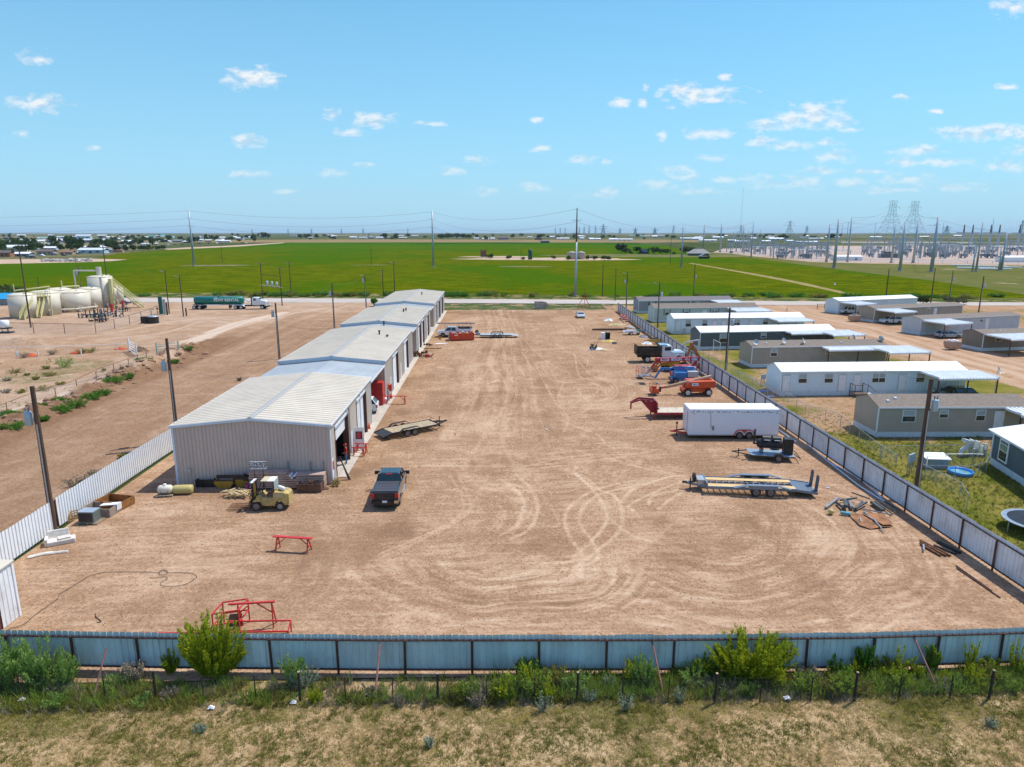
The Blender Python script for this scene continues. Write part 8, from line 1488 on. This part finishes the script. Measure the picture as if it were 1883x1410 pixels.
g=G(1287,470); t=thing('barn','abandoned barn with pale grey hipped roof at the field edge','barn',g); D=g.length/F_; part('wall',MB().bx(-16*D,16*D,0,18*D,0,4*D),mat('weathered barn wall',(.14,.15,.15),.8),t); part('roof',MB().loft([[(-19*D,-2*D,4*D),(19*D,-2*D,4*D),(19*D,20*D,4*D),(-19*D,20*D,4*D)],[(-8*D,7*D,11.5*D),(8*D,7*D,11.5*D),(8*D,11*D,11.5*D),(-8*D,11*D,11.5*D)]]),mat('aged grey roof',(.30,.29,.28),.8,0,.12,.2),t)
g=G(1296,475.5); t=thing('small_barn','small dark shed with blue grey roof in front of the barn','shed',g); D=g.length/F_; part('wall',MB().bx(-8*D,8*D,0,10*D,0,3.5*D),mat('dark shed wall',(.04,.04,.045),.8),t); part('roof',MB().prism([(-9*D,3.5*D),(0,8.5*D),(9*D,3.5*D),(9*D,4*D),(0,9*D),(-9*D,4*D)],'y',-1*D,11*D),mat('blue grey old roof',(.20,.24,.28),.7),t)
g=G(1184,466.5); t=thing('collapsed_barn','collapsing dark barn among bushes in the field','barn',g); D=g.length/F_; part('wall',MB().loft([[(-12*D,0,0),(10*D,0,0),(12*D,9*D,0),(-9*D,9*D,0)],[(-5*D,1*D,7*D),(9*D,1*D,5*D),(9*D,8*D,5*D),(-5*D,8*D,8*D)]]),mat('old dark timber',(.07,.06,.055),.9),t); part('roof',MB().face([(-5.5*D,.5*D,7.6*D),(3*D,.3*D,9.5*D),(10*D,-.5*D,3*D),(-1*D,-.8*D,3.2*D)]),mat('blue grey old roof'),t)
GT='trees and bushes around the abandoned barns'
for (a,b,s,k) in ((1142,465,1.9,1),(1150,467,1.1,3),(1203,468,1.4,3),(1160,467,.9,2),(1260,467,1.7,2),(1272,468,1.2,1),(1225,468,1.,3),(1240,468,.8,2),(1215,467,1.,3),(1172,466,1.2,1),(936,477,.8,2),(1018,477,.7,2),(1045,478.5,.6,0),(1080,478,.6,0),(1093,478.5,.7,3),(1112,478.5,.8,3),(1120,478.5,.7,2),(895,474,.8,2),(903,475.5,.7,0),(962,478,.5,0),(1345,466,.6,2)): tree(k,a,b,s,'bush or small tree by the abandoned barns and field tanks',GT)
# ---------------- substation
SST=mat('substation steel',(.34,.39,.42),.5,.2,.08,.2); INS=mat('grey porcelain',(.36,.38,.42),.4)
def bay(w_,h):
    t=thing('bus_support','steel bus support frame in the substation yard','substation frame',(0,0,0),0,'bus support frames'); 
    for s in (-1,1): part('leg',MB().bar((s*w_/2,0,0),(s*w_/2,0,h),.45),SST,t)
    part('crossbeam',MB().bar((-w_/2-1,0,h),(w_/2+1,0,h),.5),SST,t); ib=MB()
    for i in range(4): x=-w_/2+w_*i/3; part('insulator',MB().tube((x,0,h),(x,0,h+1.4),.26,n=6),INS,t); return t
def brk():
    t=thing('breaker','grey circuit breaker with three slanted bushings in the substation yard','circuit breaker',(0,0,0),0,'substation circuit breakers'); part('cabinet',MB().bx(-2.2,2.2,-.9,.9,1.2,2.6).bx(-.7,.7,-1.5,-.9,.6,2.4),mat('breaker grey',(.22,.24,.26),.5),t)
    for s in (-1,1): part('leg',MB().bx(s*1.8-.12,s*1.8+.12,-.6,.6,0,1.2),SST,t)
    for i in range(3): part('bushing',MB().tube((-1.5+i*1.5,0,2.6),(-2.1+i*2.1,0,4.6),.2,.12,n=6),INS,t)
    return t
def sw():
    t=thing('post_insulator','single post insulator stand in the substation yard','insulator stand',(0,0,0),0,'post insulator stands'); part('post',MB().tube((0,0,0),(0,0,3.2),.22,n=6),SST,t); part('insulator',MB().tube((0,0,3.2),(0,0,5.2),.3,.22,n=6),INS,t); part('bus_tube',MB().tube((-2.5,0,5.3),(2.5,0,5.3),.14,n=6),SST,t); return t
SP=[bay(9,7.5),brk(),sw(),bay(14,11)]; us=set(); random.seed(17)
def sp(k,px,py,s=1.):
    g=G(px,py,0); o=SP[k] if k not in us else dup(SP[k],g); us.add(k); o.location=g; o.rotation_euler=(0,0,random.choice([0,0,.15,1.57])); o.scale=(s,s,s)
for i in range(4): sp(i,1400+30*i,468)
for i in range(290):
    py=random.choice([457,459,461.5,464,467,470,472.5,475]); px=random.uniform(1335+max(0,(py-462))*7,1530) if i%3==0 else random.uniform(1590,1900)
    if 470<py and (1528<px<1595 or 1615<px<1660 or px>1840): continue
    sp(random.choice([0,1,1,2,2,2,0,3]),px,py+random.uniform(-.5,.5),random.uniform(1.,1.45))
def ctl(label,pa,pb,base,top):
    a=G(pa,base);b=G(pb,base); h=HT(a.x,a.y,top); t=thing('control_building',label,'substation building',(a+b)/2,math.atan2(b.y-a.y,b.x-a.x)); L=(b-a).length; part('wall',MB().bx(-L/2,L/2,0,9,0,h),WHT,t); part('roof',MB().prism([(-.4,h),(4.5,h+1.0),(9.4,h),(9.4,h+.2),(4.5,h+1.2),(-.4,h+.2)],'x',-L/2-.4,L/2+.4),mat('bright roof white'),t); part('door',MB().bx(L*.22,L*.3,-.1,0,0,h*.7),GREY,t)
ctl('long white control building inside the substation',1537,1585.5,479,472); ctl('white control building at the right edge of the substation',1846,1920,482,473.5)
g=G(1637,474); t=thing('power_transformer','big dark grey power transformer with radiators','power transformer',g); D=g.length/F_; part('tank_body',MB().bx(-14*D,14*D,0,10*D,0,7*D),mat('transformer dark grey',(.12,.14,.15),.5),t); part('radiator',MB().bx(-16*D,-14*D,1*D,9*D,1*D,7*D),SST,t); part('radiator',MB().bx(14*D,16*D,1*D,9*D,1*D,7*D),SST,t); part('conservator',MB().tube((-8*D,5*D,9*D),(8*D,5*D,9*D),1.4*D,n=10),mat('transformer dark grey'),t)
for i in range(3): part('bushing',MB().tube((-6*D+i*6*D,5*D,7*D),(-7*D+i*7*D,4*D,12*D),.5*D,n=6),INS,t)
BUS=mat('bright bus tube',(.72,.75,.72),.35)
for k,(a,b,y,pa,l) in enumerate(((1383,1527,453.5,466,'left'),(1455,1565,458.5,472,'nearest'),(1545,1785,445.5,462,'upper middle'),(1664,1760,449.5,465,'lower middle'),(1755,1883,452,468,'right'))):
    p=G(a,pa);q=G(b,pa); z=HT(p.x,p.y,y); z2=HT(q.x,q.y,y+1); t=thing('bus_bar','long bright horizontal bus bar, the %s one above the substation'%l,'bus bar',(0,0,0),0,'long bright bus bars'); part('tube',MB().tube((p.x,p.y,z),(q.x,q.y,z2),.5,n=6),BUS,t)
    for f in (0.02,.5,.98): r_=p.lerp(q,f); part('support_post',MB().tube((r_.x,r_.y,0),(r_.x,r_.y,z+(z2-z)*f),.32,n=6),SST,t)
random.seed(14)
for i in range(16): g=G(random.uniform(1320,1350)+i*4.2,random.choice([457,460,463])); solo('mast','slim grey lightning mast rising from the left part of the substation','mast',MB().tube((0,0,0),(0,0,random.uniform(16,24)),.5,.15,n=6),SST,g,group='slim masts in the left part of the substation')
for i,(a,b,y) in enumerate(((1750,1790,489),(1790,1850,491),(1760,1830,494),(1838,1880,493),(1800,1860,496))): p=G(a,y);q=G(b,y+.5); solo('steel_tube_stack','white steel pole lying on the grass by the substation','steel pole',MB().tube((p.x,p.y,.6),(q.x,q.y,.6),.5,.35,n=7),BUS,group='white steel poles lying on the grass by the substation')
chainfence('grey security fence along the front of the substation',[G(1325,465.5),G(1420,472.7),G(1500,481.3),G(1700,485),G(1900,487.3)],2.6,14.,GALV,MESHM,.10)
# ---------------- vegetation near the camera
CRE1=leafmat('creosote leaf',(.26,.32,.012),(.40,.45,.03),2.2,.42); MES=leafmat('mesquite leaf',(.17,.30,.06),(.33,.46,.12),2.,.35); WEED=leafmat('weed green',(.15,.25,.025),(.28,.38,.06),1.5,.42); DRYL=leafmat('dry brush',(.24,.205,.14),(.36,.31,.23),2.,.2)
OLV=leafmat('olive grass',(.16,.17,.03),(.31,.29,.07),.6,.42); STRAW=leafmat('straw grass',(.42,.33,.14),(.62,.50,.24),.6,.4); SAGE=leafmat('sage leaf',(.22,.29,.19),(.34,.41,.29),2.,.2); BRG=leafmat('bright shrub',(.05,.16,.015),(.14,.29,.035),.8,.3)
def bush(name,label,cat_,px,py,wpx,top,m,n,k=40,leaf=.09,y=None,depth=.8,group=None,spread=.10,dz=1.2,z0=0,lo=.08):
    g=G(px,py); 
    if y: g.y=y
    w_=wpx*g.length/F_/2*.97; h=max(.3,HT(g.x,g.y,top)-z0); g.z=z0; t=thing(name,label,cat_,g,0,group); om('foliage',plumes(n,k,w_,w_*depth,h,leaf,m,spread=spread,dz=dz,lo=lo),t); part('branch',stems(12,w_*.8,w_*depth*.8,h),BARK,t); return t
bush('creosote_bush','big yellow green creosote bush in front of the fence at left','bush',392,1243,140,1128,CRE1,18000,95,.10,spread=.055,depth=.55)
bush('creosote_bush','big yellow green creosote bush in front of the fence at right','bush',1376,1246,186,1160,CRE1,20000,130,.10,spread=.05,depth=.5)
bush('creosote_bush','lone small dark creosote sprig left of the big left bush','bush',315,1238,44,1196,CRE1,1800,16,.09,spread=.07); bush('creosote_bush','low yellow green sprig left of the big right bush','bush',1292,1243,50,1202,CRE1,2200,22,.09,spread=.07)
bush('mesquite_bush','feathery light green mesquite at the left photo edge','bush',10,1262,100,1172,MES,5200,34,.10,spread=.10,depth=.6); bush('mesquite_bush','feathery light green mesquite right of the one at the left edge','bush',75,1262,90,1172,MES,5200,30,.10,spread=.10,depth=.6); bush('mesquite_bush','spreading mesquite shrub with arching twigs near the left brace','bush',118,1258,90,1192,MES,3600,26,.10,spread=.09)
bush('dry_bush','round dry grey brush against the left part of the fence','bush',246,1250,50,1216,DRYL,3800,60,.08,spread=.10,dz=.5)
bush('weed','green branching weed right of the big left bush','bush',538,1262,56,1200,MES,2400,22,.09); bush('weed','tall dark green weed against the fence between the right posts','bush',1585,1238,34,1176,BRG,2600,18,.10,spread=.12); bush('weed','fresh green plume beside the right brace','bush',1712,1236,28,1178,WEED,2000,14,.10,spread=.10); bush('weed','pale green weed at the centre right fence foot','bush',1180,1262,60,1200,MES,2600,24,.09)
bush('weed','slender yellow green weed climbing the fence at right','bush',1783,1240,34,1176,CRE1,1100,9,.09,spread=.06); bush('weed','arching yellow green weed left of the right brace','bush',1640,1242,90,1190,CRE1,1500,14,.09,spread=.07); bush('weed','thin dark weed before the fence right of the big bush','bush',1540,1245,40,1202,BRG,1400,14,.08); bush('weed','slim weed at the far right of the fence','bush',1868,1240,30,1172,CRE1,900,9,.09,spread=.06); bush('weed','lone thin weed against the fence post near the centre','bush',950,1243,12,1205,BRG,300,4,.07); bush('weed','yellow sprouting weed right of the centre post','bush',968,1246,24,1218,CRE1,500,7,.07); bush('weed','pale spreading dry weed under the left bush','bush',560,1262,60,1222,SAGE,1500,26,.08)
# belt of weeds between the two fences
RNG.seed(8)
def tufts(name,label,n,xr,yr,dens,h,w_,blades,m,zf=None,lean=.35,cat_='grass'):
    x=RNG.uniform(*xr,n); y=RNG.uniform(*yr,n); keep=RNG.uniform(0,1,n)<dens(x,y); x,y=x[keep],y[keep]; n=len(x); z=zf(x,y) if zf else np.zeros(n)
    s=RNG.uniform(.55,1.35,n); P=np.repeat(np.stack([x,y,z],1),blades,0); s=np.repeat(s,blades); N=len(P); P[:,:2]+=rnd(N,2)*.05*s[:,None]; D=np.stack([RNG.normal(0,lean,N),RNG.normal(0,lean,N),RNG.uniform(.6,1.1,N)],1)*h*s[:,None]; a=RNG.uniform(0,pi,N); W=np.stack([np.cos(a),np.sin(a),0*a],1)*w_*s[:,None]
    o=om(name,tris(name,P.astype(np.float32),D,W,m)); return setp(o,label,cat_,None,'stuff')
fz=lambda x,y:.16*(fbm(x*.5,y*.5,4)-.5)*(1-sst(y,26.5,27.6))-.01
patch=lambda x,y:sst(fbm(x*.5+9,y*.8,4),.38,.62)
bare=lambda x,y:1-np.exp(-(((x+3.8)/4.8)**2+((y-27.4)/.55)**2)) 
tufts('weed_belt','tangled green weeds growing between the sheet fence and the wire fence',9000,(-34,34),(26.1,27.85),lambda x,y:bare(x,y)*(.08+.7*patch(x,y))*(.5+.5*sst(x,-8,8)),.5,.022,9,WEED,fz)
tufts('weed_belt','olive weeds growing between the sheet fence and the wire fence',9000,(-34,34),(25.9,27.8),lambda x,y:bare(x,y)*(.08+.6*patch(x+20,y)),.36,.02,9,OLV,fz)
tufts('dry_weeds','grey dry weeds standing along the wire fence',4200,(-34,34),(25.7,27.5),lambda x,y:.6*patch(x*1.3+5,y),.36,.012,8,DRYL,fz)
tufts('grass','olive green grass covering the foreground scrub',38000,(-26,26),(20.5,26.5),lambda x,y:.05+.6*patch(x,y),.11,.012,9,OLV,fz,.6)
tufts('grass','short straw coloured grass covering the foreground scrub',40000,(-26,26),(20.5,26.3),lambda x,y:.2+.55*(1-patch(x,y)),.09,.011,8,STRAW,fz,.7)
tufts('grass','dark low grass clumps in the foreground scrub',8000,(-26,26),(20.5,26.4),lambda x,y:sst(fbm(x*.9+3,y*1.3,4),.5,.66),.17,.014,12,OLV,fz,.6)
tufts('grass','green grass on the mobile home plots near the white fence',26000,(31,62),(29,74),lambda x,y:np.clip(parkgreen(x,y)-.25,0,1),.16,.02,6,leafmat('lawn grass',(.10,.15,.012),(.24,.24,.05),.5,.35),None,.5)
for i,(a,b,w_,tp) in enumerate(((1000,1308,44,1272),(1150,1305,40,1268),(880,1300,36,1268),(790,1375,26,1352),(1085,1288,40,1262),(1250,1290,30,1262),(368,1345,34,1330),(1120,1262,30,1238),(735,1300,30,1270),(1820,1335,30,1318),(1340,1275,70,1245))):
    bush('sage_bush',['pale sage bush below the middle post','pale sage bush right of the middle post','grey sage bush left of the middle post','round pale sage bush low in the foreground','sage clump by the wire fence centre','small sage clump near the right brace','flattened sage clump at lower left','small sage clump behind the wire','greyish bush left of centre at the wire','faint sage clump at lower right','grey brown brush under the big right bush'][i],'bush',a,b,w_,tp,SAGE if i not in (2,10,8) else DRYL,900,26,.05,spread=.11,dz=.6)
RNG.seed(31); rs=random.Random(44); WP=[]
for k,(m_,h,r) in enumerate(((WEED,1.0,.5),(MES,.85,.55),(OLV,.8,.5),(DRYL,.6,.45),(CRE1,1.1,.4))):
    t=thing('weed_plant',['leafy green weed','pale green feathery weed','olive stalky weed','dry grey brown weed','tall yellow green weed'][k]+' growing between the sheet fence and the wire fence','weed',(0,0,0),0,'tall weeds between the two front fences'); om('foliage',plumes(900,26,r,r,h,.085,m_,spread=.12,dz=.9),t); part('branch',stems(7,r*.8,r*.8,h,.01),BARK,t); WP.append(t)
for i in range(120):
    x=rs.uniform(-28,28) if i%3 else rs.uniform(-2,28); y=rs.uniform(26.2,27.8); 
    if abs(x+3.8)<4.6 and y>26.7: y=26.3
    k=rs.choice([0,0,1,2,3,4]) if x>-2 else rs.choice([2,3,3,1,0]); o=WP[i] if i<5 else dup(WP[k],(x,y,0),rs.uniform(0,6)); o.location=(x,y,-.03); s=rs.uniform(.45,1.25)*(.8 if x<-2 else 1); o.scale=(s*1.15,s*1.1,s)
# shrubs on the ridge and in the pasture
SHB=[(267,677,32,663),(235,703,27,686),(210,710,42,694),(346,653,24,643),(319,671,22,661),(281,667,13,659),(168,737,40,722),(140,750,42,734),(115,759,38,746),(79,775,26,765),(20,795,44,778),(14,771,36,756),(190,728,30,716),(77,755,26,744),(112,744,30,733),(45,772,24,760)]
for i,(a,b,w_,tp) in enumerate(SHB):
    g=G(a,b); z=zl(g.x,g.y); bush('shrub','rounded fresh green shrub on the ridge beside the dirt road','shrub',a,b,w_,tp-1,BRG,2600,60,.13,group='fresh green shrubs along the ridge',spread=.13,dz=.5,z0=max(0,z-.1))
SCR=[(120,675,36,652,MES),(28,686,28,675,OLV),(92,691,26,683,OLV),(43,658,24,646,DRYL),(97,652,22,641,DRYL),(150,650,18,639,OLV),(168,648,22,637,OLV),(79,718,36,708,OLV),(40,722,22,715,OLV),(12,722,18,714,DRYL),(66,698,14,692,OLV),(85,678,14,671,OLV),(14,700,16,694,DRYL),(191,682,8,677,OLV),(112,707,20,702,OLV),(50,690,10,686,OLV),(140,893,40,873,DRYL),(172,878,34,862,DRYL),(228,842,24,832,OLV),(440,700,10,692,DRYL)]
for i,(a,b,w_,tp,m_) in enumerate(SCR): bush('scrub_bush','sparse scrub bush in the bare pasture or along the outside of the left fence','bush',a,b,w_,tp,m_,700 if i else 1600,30,.12,group='sparse scrub bushes left of the yard',spread=.12,dz=.6)
bush('weed','dry yellow green weed at the front corner of the workshop','bush',618,893,22,878,STRAW,900,30,.10,spread=.14,dz=.6)
tufts('weeds','scattered low weeds in the pasture left of the road',5000,(-130,-42),(62,110),lambda x,y:sst(fbm(x*.2,y*.3,4),.52,.66)*(bermd(x,y)<-4),.3,.035,6,OLV,None,.6)
tufts('weeds','low weeds along the outside foot of the left fence',1500,(-31.6,-30.6),(34,78),lambda x,y:sst(fbm(x,y*.5,3),.45,.6),.4,.02,7,OLV,None,.4)
RNG.seed(4); random.seed(6); RB=[]
for k in range(2):
    t=thing('roadside_bush',['low green bush in the verge beyond the paved road','low olive bush in the verge beyond the paved road'][k],'bush',(0,0,0),0,'bushes in the verge beyond the paved road'); om('foliage',plumes(700,40,1.7,1.3,1.3,.3,[BRG,OLV][k],spread=.14,dz=.5),t); part('branch',stems(6,1.2,.9,1.,.03),BARK,t); RB.append(t)
for i in range(150):
    px=random.uniform(-20,1883) if i%2 else random.uniform(420,940); py=547.5-2.2*abs(px-940)/940*0-random.uniform(2.3,6.0)+(px-900)*.0045*(px>900); g=G(px,py); k=random.choice([0,0,1]); o=RB[i] if i<2 else dup(RB[k],g,random.uniform(0,6)); o.location=g; s=random.uniform(.5,1.5); o.scale=(s*1.3,s,s*.8)
def rtree(label,px,py,wpx,top,m_,n=1500):
    g=G(px,py); w_=wpx*g.length/F_/2; h=HT(g.x,g.y,top); t=thing('tree',label,'tree',g); om('crown',crown(n,w_,w_,h*.45,.45,12,h*.28,m_),t); part('trunk',MB().tube((0,0,0),(.1,0,h*.55),.15,.08,n=6).tube((0,0,h*.3),(w_*.4,0,h*.6),.07,.04,n=5).tube((0,0,h*.25),(-w_*.4,.2,h*.6),.07,.04,n=5),BARK,t)
rtree('small round tree behind the white home near the road','1' and 1697,560,22,543,F1); rtree('wide thin tree right of the round one beyond the homes',1750,559,40,546,F3); rtree('dark mesquite thicket behind the leftmost tank',22,548,60,523,F1,2500); rtree('green bush at the left rear corner of the farthest workshop',688,563,14,548,BRG,900)
# loose stones and clods over the yard
def stones(name,label,n,xr,y0,y1,m,smin,smax):
    x=RNG.uniform(*xr,n); y=y0*(y1/y0)**RNG.uniform(0,1,n); s=RNG.uniform(smin,smax,n)*(y/y0)**.5; B=np.stack([x,y,np.zeros(n)],1); a=RNG.uniform(0,2*pi,n)
    q=[B+np.stack([np.cos(a+k)*s,np.sin(a+k)*s*.8,0*s],1) for k in (0,2.1,4.2)]; T_=B+np.stack([s*.2,0*s,s*.9],1); V=np.empty((n*4,3),np.float32)
    for k in range(3): V[k::4]=q[k]
    V[3::4]=T_; i=np.arange(n,dtype=np.int32)*4; F=np.stack([i,i+1,i+3,i+1,i+2,i+3,i+2,i,i+3],1).ravel(); me=bpy.data.meshes.new(name); me.vertices.add(n*4); me.vertices.foreach_set('co',V.ravel()); me.loops.add(n*9); me.loops.foreach_set('vertex_index',F); me.polygons.add(n*3); me.polygons.foreach_set('loop_start',np.arange(n*3,dtype=np.int32)*3); me.update(calc_edges=True); me.materials.append(m)
    setp(om(name,me),label,'stones',None,'stuff')
stones('gravel','small pale stones strewn over the dirt yard',9000,(-29.5,29.5),28.5,150,mat('pale stone',(.58,.47,.34),.9,0,.3,2),.012,.045); stones('gravel','small brown clods strewn over the dirt yard',9000,(-29.5,29.5),28.5,150,mat('brown clod',(.22,.13,.075),.95,0,.3,2),.015,.055)
# ---------------- haze
hz=MB().bx(-40500,40500,-3500,40500,-1.2,190); m=bpy.data.materials.new('air'); m.use_nodes=True; nt=m.node_tree; nt.nodes.clear(); v=nd(nt,'ShaderNodeVolumePrincipled'); v.inputs['Color'].default_value=(.66,.87,1.,1); v.inputs['Density'].default_value=3e-5; v.inputs['Anisotropy'].default_value=0.; o_=nd(nt,'ShaderNodeOutputMaterial'); nt.links.new(v.outputs[0],o_.inputs['Volume'])
o=part('haze',hz,m); setp(o,kind='stuff')
# ---------------- labels of small groups: order seen in the photo
ORD='first second third fourth fifth sixth seventh eighth ninth tenth eleventh twelfth thirteenth fourteenth fifteenth sixteenth seventeenth eighteenth nineteenth twentieth'.split()
def relabel(group,key,fmt,only=None):
    L=[o for o in list(bpy.data.objects) if o.parent is None and o.get('group')==group]; L.sort(key=key)
    for i,o in enumerate(L[:20]): o['label']=fmt%ORD[i]
ctr=lambda o:(o.location if o.type=='EMPTY' or o.location.length>.1 else sum((v.co for v in o.data.vertices),Vector())/len(o.data.vertices))
hx=lambda o:(ctr(o).x/max(1,ctr(o).y))
relabel('fresh green shrubs along the ridge',lambda o:ctr(o).y,'rounded fresh green shrub on the ridge, %s counted from the camera')
relabel('sparse scrub bushes left of the yard',lambda o:ctr(o).y,'sparse scrub bush left of the white fence, %s nearest to the camera')
relabel('small vents on the workshop roofs',lambda o:ctr(o).y,'small dark vent pipe on the roofs, %s counted from the nearest')
relabel('scattered dark steel sections by the white fence',hx,'dark steel section in the scrap heap by the fence, %s from the left')
relabel('white steel poles lying on the grass by the substation',hx,'white steel pole lying on the grass by the substation, %s from the left')
